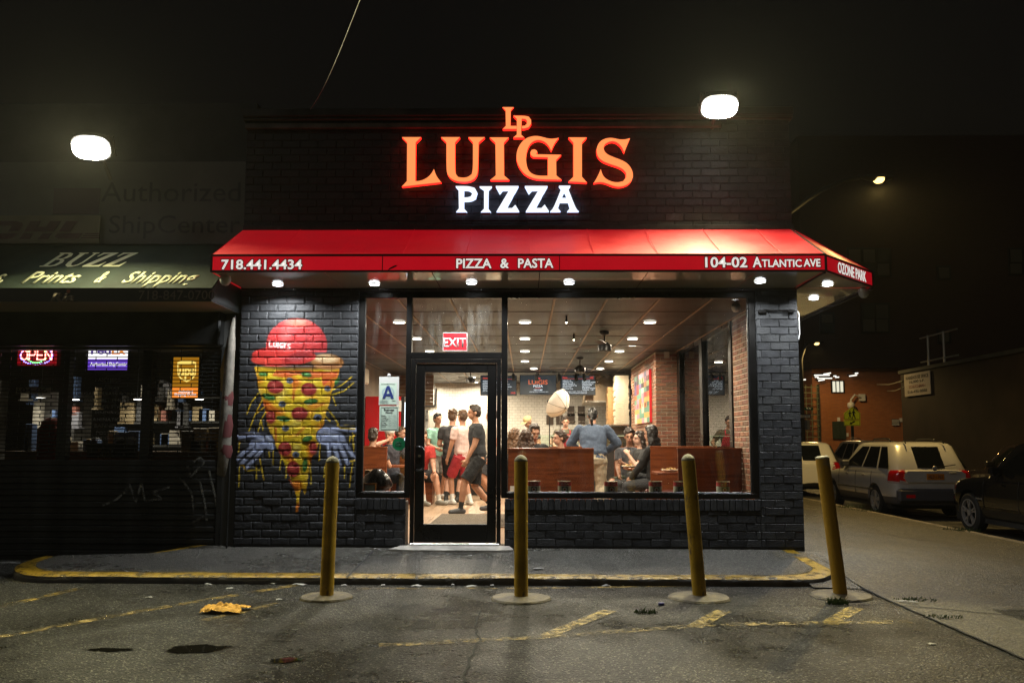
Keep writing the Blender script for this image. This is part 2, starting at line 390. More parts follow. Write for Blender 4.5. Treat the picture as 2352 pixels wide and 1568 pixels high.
for (xi, yi), (xo, yo) in zip(Pi, Po):
    dx, dy = xo-xi, yo-yi; l = math.hypot(dx, dy) or 1
    gap = .008/l
    rows.append([(xi+dx*gap, yi+dy*gap, slab_z(yi)-.03), (xi+dx*gap, yi+dy*gap, slab_z(yi)-.002), (xi+dx*.75, yi+dy*.75, slab_z(yi)-.006), (xi+dx*.95, yi+dy*.95, slab_z(yi)-.02), (xo, yo, slab_z(yi)-.05), (xo+dx*.05, yo+dy*.05, ZLOT-.1)])
V = [p for r_ in rows for p in r_]; Fs = []
for i in range(NN-1):
    for k in range(5): Fs.append((i*6+k, i*6+k+1, (i+1)*6+k+1, (i+1)*6+k))
# subdivide the front run so that the stone edge can be uneven
me = bpy.data.meshes.new('kerb'); me.from_pydata(V, [], Fs)
bm = bmesh.new(); bm.from_mesh(me); bmesh.ops.recalc_face_normals(bm, faces=bm.faces)
for it in range(5):
    long = [e for e in bm.edges if e.calc_length() > .25]
    if long: bmesh.ops.subdivide_edges(bm, edges=long, cuts=1, use_grid_fill=True)
for v in bm.verts:
    v.co += Vector(noise.noise_vector(v.co*2.3))*.008+Vector(noise.noise_vector(v.co*11))*.004
bm.to_mesh(me); bm.free(); me.polygons.foreach_set('use_smooth', [True]*len(me.polygons))
M_kerb = mat('kerb_stone_dark', (.055, .05, .042), .55, var=.5, scale=6, bump=.7, bscale=90, rvar=.25)
kerb = link('kerb', me, M_kerb, front, -Vector(front.location))
me2 = me.copy(); me2.materials.clear()
bm = bmesh.new(); bm.from_mesh(me2)
for v in bm.verts: v.co += v.normal*.003
bmesh.ops.delete(bm, geom=[f for f in bm.faces if f.normal.z < .45], context='FACES')
bm.to_mesh(me2); bm.free()
link('kerb_paint', me2, M_yel, front, -Vector(front.location))
# joint across the slab, and the light step in front of the door
jt = MB(); a, b = gr(858, 1262, slab_z(-.1)), gr(796, 1322, slab_z(-1.2))
jt.quad((a.x-.008, a.y, slab_z(a.y)+.003), (a.x+.008, a.y, slab_z(a.y)+.003), (b.x+.012, b.y, slab_z(b.y)+.003), (b.x-.012, b.y, slab_z(b.y)+.003))
jt.build('joint', M_dark, front)
stp = MB(); stp.prism([(-1.46, -.20), (-1.2, -.24), (-.3, -.24), (-.12, -.2), (-.17, -.005), (-1.36, -.005)], lambda u, v, d: (u, v, d+slab_z(v)), -.02, .012)
stp.build('door_step', mat('step_concrete', (.34, .32, .28), .6, var=.3, scale=5, bump=.4), front)

# painted lines on the lot
def strip(pts, wd, name, material, z=.004):
    s = MB(); P = [gr(x, y, ZLOT) for x, y in pts]
    for i in range(len(P)-1):
        d = (P[i+1]-P[i]); d.normalize(); q = Vector((-d.y, d.x, 0))*wd/2; k = max(1, int((P[i+1]-P[i]).length/.3))
        for j in range(k):
            A = P[i].lerp(P[i+1], j/k); B = P[i].lerp(P[i+1], (j+1)/k)
            e = [A-q, B-q, B+q, A+q]; s.quad(*[(v.x, v.y, lot_z(v.x, v.y)+z) for v in e])
    return tag(s.build(name, material), kind='structure')
strip([(870, 1482), (1240, 1463), (1640, 1434), (2090, 1428)], .10, 'painted_line', worn('thin_worn_yellow_paint', (.30, .21, .035), .46, .5, 12))
strip([(1250, 1462), (1400, 1402)], .115, 'painted_line', M_line)
strip([(1595, 1440), (1662, 1402)], .125, 'painted_line', M_line)
strip([(1905, 1432), (1965, 1396)], .125, 'painted_line', M_line)
strip([(-30, 1468), (330, 1402), (700, 1340)], .10, 'painted_line', worn('faint_yellow_paint', (.30, .2, .03), .47, .5, 6))
strip([(-30, 1400), (180, 1352)], .10, 'painted_line', MATS['faint_yellow_paint'])
strip([(820, 1352), (1300, 1350), (1900, 1340)], .07, 'painted_line', MATS['faint_yellow_paint'])
strip([(470, 1425), (640, 1385)], .09, 'painted_line', MATS['faint_yellow_paint'])
M_crack = mat('crack_shadow', (.008, .008, .008), .9)
def crack(pts, wd):
    s = MB(); P = [gr(x, y, ZLOT) for x, y in pts]; L = []; R = []
    for i in range(len(P)-1):
        k = 7
        for j in range(k+(i == len(P)-2)):
            A = P[i].lerp(P[i+1], j/k); t = A+Vector(noise.noise_vector(A*9))*.03; ww = wd*(.4+.9*random.random())
            L.append((t.x-ww, t.y, lot_z(t.x, t.y)+.005)); R.append((t.x+ww, t.y+ww*.3, lot_z(t.x, t.y)+.005))
    for i in range(len(L)-1): s.quad(L[i], R[i], R[i+1], L[i+1])
    return tag(s.build('pavement_crack', M_crack), kind='structure')
crack([(1102, 1402), (1092, 1440), (1098, 1470), (1075, 1530), (1060, 1567)], .008)
def crackx(p0, p1, zf, wd):
    s = MB(); pr = None
    for k in range(31):
        t = k/30; x = p0[0]+(p1[0]-p0[0])*t; y = p0[1]+(p1[1]-p0[1])*t+.03*noise.noise((x*3, k*.3, 0)); z = zf(x, y)+.005; ww = wd*(.5+random.random()*.8)
        if pr: s.quad((pr[0], pr[1]-pr[3], pr[2]), (x, y-ww, z), (x, y+ww, z), (pr[0], pr[1]+pr[3], pr[2]))
        pr = (x, y, z, ww)
    return tag(s.build('pavement_crack', M_crack), kind='structure')
crackx((2.9, -2.25), (7.3, -2.55), walk_z, .010)
crackx((1.2, -2.35), (2.9, -2.25), lot_z, .007)
crackx((5.0, -.9), (7.3, -.95), walk_z, .006)
edge = MB(); 
for k in range(60):
    y = -1.5-k*.09; y2 = y-.09; j = .012*noise.noise((y*5, 0, 0)); j2 = .012*noise.noise((y2*5, 0, 0))
    edge.quad((3.045+j, y, walk_z(3.06, y)+.006), (3.062+j, y, walk_z(3.06, y)+.006), (3.062+j2, y2, walk_z(3.06, y2)+.006), (3.045+j2, y2, walk_z(3.06, y2)+.006))
tag(edge.build('pavement_joint', M_crack), kind='structure')

# ------------------------------------------------------------------ pizza shop shell
XL, XR, ZT = -3.21, 3.045, 2.87
M_paint = mat('black_brick_paint', (.020, .021, .023), .56, var=.45, scale=9, bump=.7, bscale=60, dist=.005, rvar=.12, spec=.35)
M_paint2 = mat('black_brick_paint_dusty', (.027, .028, .029), .62, var=.45, scale=5, bump=.8, bscale=55, dist=.006, rvar=.12, spec=.35)
M_mort = mat('black_painted_mortar', (.016, .017, .018), .5, bump=.5, scale=20, bscale=120)
shop = empty('pizza_shop', (0, 0, 0), 'black painted brick pizza shop with wide glass front and brick parapet', 'building')
def courses(x0, x1, z0, z1, cw=.2085, ch=.0864, j=.0095, zb=.02):
    """running bond rectangles clipped to x0..x1, z0..z1"""
    out = []; k0 = int(math.floor((z0-zb)/ch+1e-3))
    for k in range(k0, 200):
        a, b = zb+k*ch, zb+(k+1)*ch
        if a >= z1-.02: break
        a2, b2 = max(a, z0), min(b, z1)
        if b2-a2 < .03: continue
        off = -XL+(cw/2 if k % 2 else 0)
        i = math.floor((x0+off)/cw)
        while True:
            u, v = i*cw-off, (i+1)*cw-off; i += 1
            if u >= x1-.005: break
            u2, v2 = max(u, x0), min(v, x1)
            if v2-u2 < .04: continue
            out.append((u2+j/2, a2+j/2, v2-j/2, b2-j/2))
    return out
# mural ---------------------------------------------------------------
def mural(px, py):
    """colour and cover of the painted picture at measured picture positions (arrays)"""
    N = len(px); C = np.zeros((N, 3)); A = np.zeros(N)
    xy = np.stack([px, py], 1)
    rs = np.random.RandomState(3)
    def nzf(s, o=0): return np.array([noise.noise((a*s+o, b*s-o, o)) for a, b in xy])
    n1 = nzf(.035); n2 = nzf(.011, 5); n3 = nzf(.09, 9)
    def put(mask, col, al=1.0):
        mask = np.clip(mask, 0, 1)*al; c = np.array(col)
        C[:] = C*(1-mask[:, None])+c*mask[:, None]; A[:] = np.maximum(A, mask)
    def ell(cx, cy, rx, ry, ang=0, soft=.12):
        t = math.radians(ang); dx, dy = px-cx, py-cy
        u = dx*math.cos(t)+dy*math.sin(t); v = -dx*math.sin(t)+dy*math.cos(t)
        return np.clip((1-np.sqrt((u/rx)**2+(v/ry)**2))/soft, 0, 1)
    def seg(pts, wd, soft=2.5):
        d = np.full(N, 1e9)
        for (a, b) in zip(pts[:-1], pts[1:]):
            a = np.array(a, float); b = np.array(b, float); ab = b-a; t = np.clip(((xy-a)@ab)/(ab@ab+1e-9), 0, 1)
            d = np.minimum(d, np.linalg.norm(xy-(a+t[:, None]*ab), axis=1))
        return np.clip((wd-d)/soft, 0, 1)
    def poly(P):
        ins = np.zeros(N, bool); n = len(P)
        for i in range(n):
            x1, y1 = P[i]; x2, y2 = P[(i+1) % n]
            c = ((y1 > py) != (y2 > py)) & (px < (x2-x1)*(py-y1)/((y2-y1) or 1e-9)+x1); ins ^= c
        return ins.astype(float)
    Y = np.array(rgb(214, 182, 30)); 
    yel = np.clip(Y[None, :]*(1+.35*n1[:, None])+np.outer(np.clip(n2, 0, 1), [.12, -.06, -.02]), 0, 1)
    for pts in ([(192, 680), (150, 735), (126, 800)], [(215, 715), (165, 820), (134, 905)], [(240, 775), (205, 835), (218, 890)], [(175, 800), (225, 760)], [(205, 840), (190, 900)],
                [(610, 665), (670, 632), (722, 588)], [(605, 692), (680, 668), (735, 620)], [(600, 705), (588, 755)], [(612, 690), (632, 750)], [(575, 760), (620, 812), (650, 862), (735, 868)], [(560, 800), (600, 840)],
                [(715, 925), (712, 960)], [(728, 900), (735, 1010)], [(85, 955), (78, 1015)], [(84, 1090), (82, 1210)], [(200, 1050), (212, 1120), (224, 1172)], [(180, 1090), (180, 1165)], [(130, 1120), (200, 1115)], [(252, 1000), (254, 1045)],
                [(276, 985), (275, 1088)], [(325, 1030), (312, 1115)], [(545, 955), (538, 1065)], [(570, 1090), (566, 1158)], [(487, 1080), (492, 1195)], [(352, 1110), (348, 1160)], [(682, 1090), (682, 1160)], [(727, 1080), (710, 1212)], [(285, 900), (262, 960)]):
        put(seg(pts, 4.6), yel)
    body = [(168, 528), (655, 540), (640, 610), (612, 662), (600, 720), (580, 780), (566, 850), (545, 925), (530, 985), (502, 1035), (482, 1085), (474, 1150), (466, 1235), (455, 1255), (444, 1222), (436, 1215), (426, 1262), (421, 1350), (406, 1350), (407, 1262), (388, 1195), (360, 1130), (335, 1070), (300, 1000), (268, 925), (242, 860), (236, 790), (214, 720), (190, 650), (184, 590)]
    b = poly(body); put(b, yel)
    edge_ = np.clip((np.abs(px-405)-(1-(py-530)/800)*190)/60, 0, 1)*b
    put(edge_*.55, rgb(190, 105, 20))
    put(b*np.clip(n2*2.2-.2, 0, .8), rgb(205, 88, 22)); put(b*np.clip(-n2*2.0-.45, 0, .6), rgb(240, 222, 110))
    put(poly([(290, 548), (640, 555), (640, 585), (600, 600), (560, 640), (552, 590), (480, 600), (420, 575), (330, 592), (270, 580)]), rgb(188, 62, 24), .85)
    put(seg([(395, 650), (390, 710)], 12, 8), rgb(200, 90, 30), .8); put(seg([(225, 740), (250, 790)], 12, 10), rgb(190, 85, 25), .7); put(seg([(290, 880), (292, 945)], 9, 6), rgb(185, 70, 25), .8); put(seg([(520, 760), (560, 740)], 14, 10), rgb(200, 100, 30), .7); put(seg([(410, 920), (450, 880)], 12, 10), rgb(200, 100, 30), .7)
    put(seg([(368, 1170), (396, 1215)], 9, 6), rgb(190, 90, 25), .8)
    for (cx, cy, rx, ry) in ((288, 643, 50, 42), (478, 658, 47, 40), (426, 796, 50, 40), (262, 817, 28, 38), (342, 996, 40, 44), (502, 990, 22, 40), (390, 1110, 39, 48)):
        put(ell(cx+4, cy+7, rx+7, ry+6, soft=.3), rgb(150, 70, 18), .7); put(ell(cx, cy, rx, ry), np.clip(np.array(rgb(146, 38, 34))[None, :]*(1+.5*n3[:, None]), 0, 1)); put(ell(cx-4, cy-6, rx*.68, ry*.62, soft=.6), rgb(178, 66, 56), .7); put(ell(cx-rx*.2, cy-ry*.3, rx*.3, ry*.2, soft=.8), rgb(215, 130, 110), .6)
    for (cx, cy, r) in ((370, 609, 22), (328, 743, 23), (530, 819, 25), (586, 655, 20), (346, 880, 22), (405, 1030, 22)):
        put(ell(cx, cy, r, r*.86), rgb(66, 74, 92)); put(ell(cx-4, cy-5, r*.8, r*.62, soft=.5), rgb(120, 132, 158), .8); put(ell(cx+1, cy+1, r*.45, r*.4), rgb(14, 15, 18))
    for (cx, cy, rx, ry, a) in ((465, 574, 34, 17, 15), (250, 702, 42, 19, 18), (490, 729, 44, 18, -8), (332, 826, 42, 17, 10), (470, 941, 33, 18, -20), (220, 573, 30, 13, 0), (457, 1088, 16, 42, 5), (640, 612, 12, 26, 30)):
        put(ell(cx, cy, rx, ry, a), rgb(44, 96, 34)); put(ell(cx-5, cy-5, rx*.7, ry*.5, a, .6), rgb(96, 150, 66), .7)
    # crust
    put(ell(410, 525, 245, 30, 0, .3), rgb(84, 52, 18), .85); put(ell(585, 502, 100, 50, 4), rgb(150, 100, 48)); put(ell(575, 482, 85, 30, 4, .5), rgb(206, 176, 132)); put(ell(600, 528, 70, 16, 4, .6), rgb(120, 70, 28), .7)
    # cap
    dome = ell(410, 410, 177, 164, 0, .03)*(py < 446); put(dome, np.clip(np.array(rgb(166, 38, 38))[None, :]*(1+.25*n1[:, None]), 0, 1))
    put(ell(420, 275, 90, 34, 0, .7)*dome, rgb(226, 120, 96), .6); put(ell(350, 340, 45, 90, 10, .8)*dome, rgb(206, 84, 80), .6); put(seg([(470, 255), (465, 330), (462, 445)], 5, 4)*dome, rgb(112, 24, 26), .7); put(seg([(300, 290), (268, 360), (262, 440)], 4, 4)*dome, rgb(120, 28, 30), .6); put(ell(560, 400, 40, 90, 0, .9)*dome, rgb(150, 30, 34), .6)
    brim = np.maximum(ell(335, 478, 190, 50, -3, .05), ell(250, 462, 100, 44, 0, .08)); put(brim, np.clip(np.array(rgb(182, 42, 36))[None, :]*(1+.2*n1[:, None]), 0, 1))
    put(ell(420, 470, 110, 40, -14, .6)*brim, rgb(120, 26, 30), .8); put(ell(230, 500, 120, 18, 3, .6)*brim, rgb(226, 80, 60), .6); put(ell(400, 528, 130, 14, 0, .6), rgb(60, 20, 14), .6)
    for (cx, cy) in ((390, 345), (480, 318), (295, 325)): put(ell(cx, cy, 7, 7), rgb(96, 24, 24))
    wh = rgb(232, 206, 200)
    for pts in ([(255, 380), (255, 412), (272, 412)], [(279, 386), (280, 410), (288, 415), (296, 410), (296, 386)], [(304, 388), (305, 418)], [(332, 394), (320, 392), (314, 402), (318, 418), (330, 420), (331, 408), (324, 408)], [(340, 394), (341, 422)], [(350, 392), (349, 400)], [(374, 400), (364, 398), (358, 405), (366, 412), (372, 420), (364, 427), (356, 424)]):
        put(seg(pts, 3.6, 1.8), wh)
    # gloves
    hands_ = []
    gl = np.clip(np.array(rgb(150, 160, 190))[None, :]*(1+.3*n1[:, None]), 0, 1); hi = rgb(208, 216, 230); dk = rgb(58, 62, 82)
    for (pts, wd) in (([(82, 924), (150, 915), (230, 925), (268, 955)], 17), ([(235, 955), (175, 975)], 38), ([(250, 940), (262, 985)], 26), ([(160, 985), (105, 1020), (68, 1058)], 13), ([(185, 1000), (130, 1045), (90, 1086)], 13), ([(212, 1005), (160, 1065), (118, 1108)], 13),
                      ([(742, 888), (660, 878), (575, 878)], 17), ([(570, 925), (640, 950)], 50), ([(545, 915), (560, 940)], 20), ([(590, 980), (596, 1045)], 14), ([(625, 985), (655, 1088)], 14), ([(655, 975), (702, 1080)], 14), ([(680, 955), (738, 1052)], 13)):
        hands_.append((pts, wd))
    for pts, wd in hands_: put(seg(pts, wd+3, 3), dk)
    for pts, wd in hands_: put(seg(pts, wd-1, 5), gl)
    for pts, wd in hands_: put(seg([(a-3, c-wd*.45) for a, c in pts], wd*.3, wd*.35), hi, .55)
    for pts in ([(172, 982), (135, 1012)], [(200, 1000), (160, 1035)], [(612, 985), (618, 1020)], [(642, 982), (662, 1030)], [(670, 968), (696, 1015)], [(560, 902), (650, 905)], [(120, 942), (205, 948)]): put(seg(pts, 3.6, 2.5), dk, .9)
    for pts in ([(85, 1092), (108, 1088), (118, 1118)], [(600, 1082), (610, 1100)], [(640, 1090), (650, 1098)], [(715, 1068), (740, 1062)], [(640, 862), (660, 880), (740, 884)], [(740, 920), (725, 935)]): put(seg(pts, 6, 3), yel)
    return C, A
# map wall position -> measured picture position of the painting
def wall_to_mural(X, Z):
    a = [(-3.2, .2), (-1.9, .2), (-3.2, 2.7), (-1.9, 2.7)]
    v = np.array([[x, z, x*z, 1] for x, z in a]); t = []
    for x, z in a:
        q = Vector((x, 0, z))-EYE; zc = q.dot(_f); px = 1176+FOC*q.dot(_r)/zc; py = 784+SHIFT-FOC*q.dot(_u)/zc
        t.append(((px/.57422-900)*1.425, (py/.57422-1100)*1.425))
    k = np.linalg.solve(v, np.array(t)); B = np.stack([X, Z, X*Z, np.ones_like(X)], 1); r_ = B@k
    return r_[:, 0], r_[:, 1]
def painted_mat():
    M = bpy.data.materials.new('painted_mural_brick'); M.use_nodes = True; n = M.node_tree; L = n.links.new; p = n.nodes['Principled BSDF']
    at_ = n.nodes.new('ShaderNodeAttribute'); at_.attribute_name = 'paint'; L(at_.outputs['Color'], p.inputs['Base Color'])
    p.inputs['Roughness'].default_value = .55; p.inputs['Specular IOR Level'].default_value = .35
    tc = n.nodes.new('ShaderNodeTexCoord'); nb = n.nodes.new('ShaderNodeTexNoise'); nb.inputs['Scale'].default_value = 80; nb.inputs['Detail'].default_value = 5; L(tc.outputs['Object'], nb.inputs['Vector'])
    bp = n.nodes.new('ShaderNodeBump'); bp.inputs['Strength'].default_value = .75; bp.inputs['Distance'].default_value = .006; L(nb.outputs['Fac'], bp.inputs['Height']); L(bp.outputs[0], p.inputs['Normal'])
    return M
M_mural = painted_mat()
def paint_mesh(me, off):
    co = np.zeros(len(me.vertices)*3); me.vertices.foreach_get('co', co); co = co.reshape(-1, 3)+np.array(off)
    px, py = wall_to_mural(co[:, 0], co[:, 2]); C, A = mural(px, py)
    base = np.array([.024, .025, .027]); col = base*(1-A[:, None])+C*A[:, None]*.85
    at_ = me.color_attributes.new('paint', 'FLOAT_COLOR', 'POINT'); at_.data.foreach_set('color', np.concatenate([col, np.ones((len(col), 1))], 1).ravel().astype(np.float32))
def grid_brick(u0, z0, u1, z1, depth, seed, step=.0095):
    nx = max(4, int((u1-u0)/step)); nz_ = max(3, int((z1-z0)/step)); V = []; Fs = []
    cx, cz = (u0+u1)/2, (z0+z1)/2
    for j in range(nz_+1):
        for i in range(nx+1):
            x = u0+(u1-u0)*i/nx; z = z0+(z1-z0)*j/nz_
            e = min(i, nx-i, j, nz_-j); y = -depth+(.0032 if e == 0 else 0)+.0022*noise.noise((x*28, z*28, seed))+.003*noise.noise((x*7, z*9, seed))
            sx = .002*noise.noise((z*30, seed, x*3)) if i in (0, nx) else 0; sz = .0025*noise.noise((x*22, seed+4, z*3)) if j in (0, nz_) else 0
            V.append((x-cx+sx, y, z-cz+sz))
    for j in range(nz_):
        for i in range(nx):
            a = j*(nx+1)+i; Fs.append((a, a+1, a+nx+2, a+nx+1))
    # sides run back into the wall
    loop = [i for i in range(nx+1)]+[j*(nx+1)+nx for j in range(1, nz_+1)]+[nz_*(nx+1)+i for i in range(nx-1, -1, -1)]+[j*(nx+1) for j in range(nz_-1, 0, -1)]
    b0 = len(V)
    for k in loop: V.append((V[k][0], .02, V[k][2]))
    m_ = len(loop)
    for k in range(m_): Fs.append((loop[k], b0+k, b0+(k+1) % m_, loop[(k+1) % m_]))
    me = bpy.data.meshes.new('brick'); me.from_pydata(V, [], Fs); me.polygons.foreach_set('use_smooth', [True]*len(Fs)); return me, Vector((cx, 0, cz))
# left pier with the mural: every brick a piece, its face painted
nb_ = 0
for (u0, z0, u1, z1) in courses(XL, -1.872, .02, ZT):
    me, c = grid_brick(u0, z0, u1, z1, .0080+random.uniform(-.002, .003), random.random()*50); paint_mesh(me, c); me.materials.append(M_mural)
    o = bpy.data.objects.new('brick', me); COL.objects.link(o); o.location = c; o.parent = shop; nb_ += 1
g = MB(); nx, nz_ = 110, 230
V = [(XL+( -1.872-XL)*i/nx, .0, .02+(ZT-.02)*j/nz_) for j in range(nz_+1) for i in range(nx+1)]
g.add(V, [(j*(nx+1)+i, j*(nx+1)+i+1, (j+1)*(nx+1)+i+1, (j+1)*(nx+1)+i) for j in range(nz_) for i in range(nx)])
mo = g.build('mortar', M_mural, shop); paint_mesh(mo.data, (0, 0, 0))
# other brick faces
B = []
for (u0, z0, u1, z1) in courses(2.578, XR, .02, ZT): B.append((u0, -.0095, z0, u1, .02, z1))
S_ = []
for (xa, xb) in ((-1.872, -1.312), (-.222, 2.578)):
    for (u0, z0, u1, z1) in courses(xa, xb, .02, .41): S_.append((u0, -.0095, z0, u1, .02, z1))
    k = int((xb-xa)/.068)
    for i in range(k):
        x = xa+(xb-xa)*i/k; S_.append((x+.004, -.018, .416, x+(xb-xa)/k-.004, .06, .535))
U_ = [(u0, -.0095, z0, u1, .02, z1) for (u0, z0, u1, z1) in courses(XL, XR-.03, 3.45, 4.83)]
pieces(shop, 'brick', B+S_+U_, [M_paint, M_paint2, M_paint], limit=300-nb_, bev=.0032, jitter=.0028)
wl = MB()
wl.box(XL, .0005, -.1, -1.872, .28, 2.9)                       # left pier core
wl.box(2.578, .0, -.1, XR, .22, 2.9); wl.box(-1.872, .0, -.1, -1.312, .22, .50); wl.box(-.222, .0, -.1, 2.578, .22, .50)
wl.box(XL, .0, 2.9, XR-.03, .3, 4.82); wl.box(-1.9, .02, 2.835, 2.6, .3, 2.9)
wl.build('wall', M_mort, shop)
sw = MB(); sw.box(XR-.22, .22, -.4, XR-.02, 2.0, 2.9); sw.box(XR-.22, 2.0, -.4, XR-.02, 6.0, .75); sw.box(XR-.22, 6.0, -.4, XR-.02, 16, 2.9); sw.box(XR-.22, .3, 2.9, XR-.02, 16, 3.42)
sw.build('side_wall', mat('side_wall_black', (.03, .03, .031), .6, bump=.4, scale=6, bscale=12), shop)
cp = MB(); cp.box(XL-.03, -.06, 4.822, XR, .34, 4.94, .01); cp.box(XL-.03, -.085, 4.86, XR, -.055, 4.95, .006); cp.build('coping', mat('coping_metal', (.03, .028, .026), .45, metal=.4, var=.4, scale=4, rvar=.15), shop)
bl = MB(); bl.box(XL, -.035, 3.545, XR-.02, .0, 3.60, .004); bl.build('flashing', M_paint, shop)
rf = MB(); rf.box(XL, .3, 3.3, XR-.05, 16, 3.4); rf.build('roof', mat('roof_felt', (.03, .03, .03), .9), shop)
# ------------------------------------------------------------------ storefront glazing
M_alu = mat('dark_bronze_aluminium', (.018, .017, .016), .32, metal=.7, rvar=.1, scale=3)
M_alu2 = mat('worn_bronze_edge', (.10, .095, .085), .35, metal=.8, var=.4, scale=6)
M_glass = glassmat('window_glass', (.97, .98, .97), .04, .05)
M_glass_dirty = glassmat('dusty_window_glass', (.94, .95, .93), .04, .2)
YF = .05
front_win = empty('shop_window', (-.22, YF, .54), 'large aluminium framed shop window beside the glass door', 'window')
def bar(root, x0, z0, x1, z1, y0=.02, y1=.12, name='frame_bar', m_=None):
    q = MB(); q.box(x0, y0, z0, x1, y1, z1, .004); return q.build(name, m_ or M_alu, root)
# big right window
bar(front_win, -.222, .54, 2.578, .60); bar(front_win, -.222, 2.772, 2.578, 2.835); bar(front_win, 2.505, .60, 2.578, 2.772); bar(front_win, -.262, .54, -.195, 2.835)
bar(front_win, -.19, .600, 2.50, .612, .035, .06, 'glazing_bead', M_alu2); bar(front_win, 2.49, .612, 2.504, 2.772, .035, .06, 'glazing_bead', M_alu2)
q = MB(); q.box(-.195, .066, .60, 2.505, .072, 2.772); q.build('pane', M_glass, front_win)
lw = empty('side_window', (-1.6, YF, .54), 'narrow aluminium framed shop window left of the door, with notices on it', 'window')
bar(lw, -1.872, .54, -1.312, .60); bar(lw, -1.872, 2.772, -1.335, 2.835); bar(lw, -1.872, .60, -1.81, 2.772); bar(lw, -1.335, .54, -1.275, 2.835)
bar(lw, -1.81, .612, -1.798, 2.772, .035, .06, 'glazing_bead', M_alu2); bar(lw, -1.80, .60, -1.34, .612, .035, .06, 'glazing_bead', M_alu2)
q = MB(); q.box(-1.81, .066, .60, -1.335, .072, 2.772); q.build('pane', M_glass, lw)
tr = empty('transom_window', (-.77, YF, 2.1), 'dusty transom window above the glass door', 'window')
bar(tr, -1.275, 2.772, -.262, 2.835); bar(tr, -1.275, 2.085, -.262, 2.155)
q = MB(); q.box(-1.275, .066, 2.155, -.262, .072, 2.772); q.build('pane', M_glass_dirty, tr)
# the door
door = empty('glass_door', (-.77, .05, .03), 'black framed glass entrance door with metal pull handle', 'door')
dl, dr, dz0, dz1 = -1.27, -.268, .05, 2.08
bar(door, dl, .03, dl+.045, dz1, .015, .125, 'jamb'); bar(door, dr-.045, .03, dr, dz1, .015, .125, 'jamb'); bar(door, dl+.045, dz1-.045, dr-.045, dz1, .015, .125, 'head')
bar(door, dl+.05, .055, dl+.15, dz1-.05, .03, .085, 'stile'); bar(door, dr-.15, .055, dr-.05, dz1-.05, .03, .085, 'stile')
bar(door, dl+.15, .055, dr-.15, .255, .03, .085, 'rail'); bar(door, dl+.15, dz1-.15, dr-.15, dz1-.05, .03, .085, 'rail')
bar(door, dl+.01, .018, dr-.01, .05, -.01, .13, 'threshold', mat('threshold_aluminium', (.6, .58, .54), .3, metal=.9, var=.2, scale=20))
q = MB(); q.box(dl+.15, .055, .255, dr-.15, .061, dz1-.15); q.build('pane', M_glass, door)
hz0, hz1 = .86, 1.085; hx = dl+.135; q = MB()
q.tube([(hx-.06, .03, hz1+.015), (hx-.06, -.01, hz1+.015), (hx-.02, -.035, hz1+.015), (hx+.012, -.035, hz1), (hx+.02, -.035, hz1-.03), (hx+.02, -.035, hz0+.03), (hx+.012, -.035, hz0), (hx-.02, -.035, hz0-.015), (hx-.06, -.01, hz0-.015), (hx-.06, .03, hz0-.015)], .012, 10)
q.build('pull_handle', mat('dark_steel', (.12, .12, .12), .28, metal=1), door, smooth=True)
q = MB(); q.lathe([(.0, -.008), (.016, -.008), (.018, 0), (.018, .012)], (dl+.10, .02, 1.0), 16, 'y'); q.build('lock_cylinder', mat('bright_steel', (.6, .58, .52), .25, metal=1), door)
# sill board with the tins
sill = MB(); sill.box(-.19, .13, .535, 2.5, .36, .565, .004); sill.box(-1.86, .13, .535, -1.34, .36, .565, .004)
sill.build('window_board', mat('sill_board', (.05, .03, .02), .4), shop)
M_tin = mat('tin_metal', (.62, .56, .42), .3, metal=.9)
M_red = mat('tin_label_red', rgb(206, 62, 70), .4); M_cream = mat('tin_label_cream', rgb(222, 236, 220), .4); M_photo = mat('tin_label_photo', (.05, .055, .05), .4, col2=(.3, .3, .28), var=.9, scale=60)
M_white = mat('matt_white', (.78, .76, .72), .5); M_toma = mat('tomato_red', rgb(150, 40, 28), .4)
def tin(x, label):
    r = empty('tomato_tin', (x, .21, .566), label, 'tin', 'tomato tins standing on the window board')
    b = MB(); b.lathe([(.072, 0), (.075, .003), (.0735, .006), (.0735, .150), (.075, .153), (.075, .157), (.071, .157), (.070, .153), (0.001, .153)], n=28); autosmooth(b.build('can', M_tin, r, local=True))
    for (z0, z1, m_, nm) in ((.008, .034, M_red, 'label_band'), (.034, .103, M_cream, 'label_band'), (.103, .148, M_red, 'label_band')):
        b = MB(); b.lathe([(.0742, z0), (.0742, z1)], n=28); b.f = b.f[:-2]; b.mi = b.mi[:-2]; autosmooth(b.build(nm, m_, r, local=True))
    b = MB()
    for k in range(8):
        t0 = math.radians(-118+k*7); t1 = math.radians(-118+(k+1)*7); R_ = .0746
        b.quad((R_*math.cos(t0), R_*math.sin(t0), .040), (R_*math.cos(t1), R_*math.sin(t1), .040), (R_*math.cos(t1), R_*math.sin(t1), .098), (R_*math.cos(t0), R_*math.sin(t0), .098))
    b.build('label_picture', M_photo, r, local=True)
    b = MB(); b.lathe([(.0, 0), (.022, 0), (.0225, -.0015)], (0, -.0755, .066), 20, 'y'); b.build('label_plate', M_white, r, local=True)
    b = MB(); b.lathe([(.0, 0), (.012, 0), (.0125, -.0015)], (0, -.0775, .066), 14, 'y'); b.build('label_tomato', M_toma, r, local=True)
    me = text_mesh('Alta Cucina', .10, .024, bold=.0, extrude=0, shear=.35)
    co = np.zeros(len(me.vertices)*3); me.vertices.foreach_get('co', co); co = co.reshape(-1, 3); R_ = .0752; an = (co[:, 0]-.05)/R_-math.pi/2
    co2 = np.stack([R_*np.cos(an), R_*np.sin(an), .114+co[:, 1]], 1); me.vertices.foreach_set('co', co2.ravel()); link('lettering', me, M_white, r)
    return r
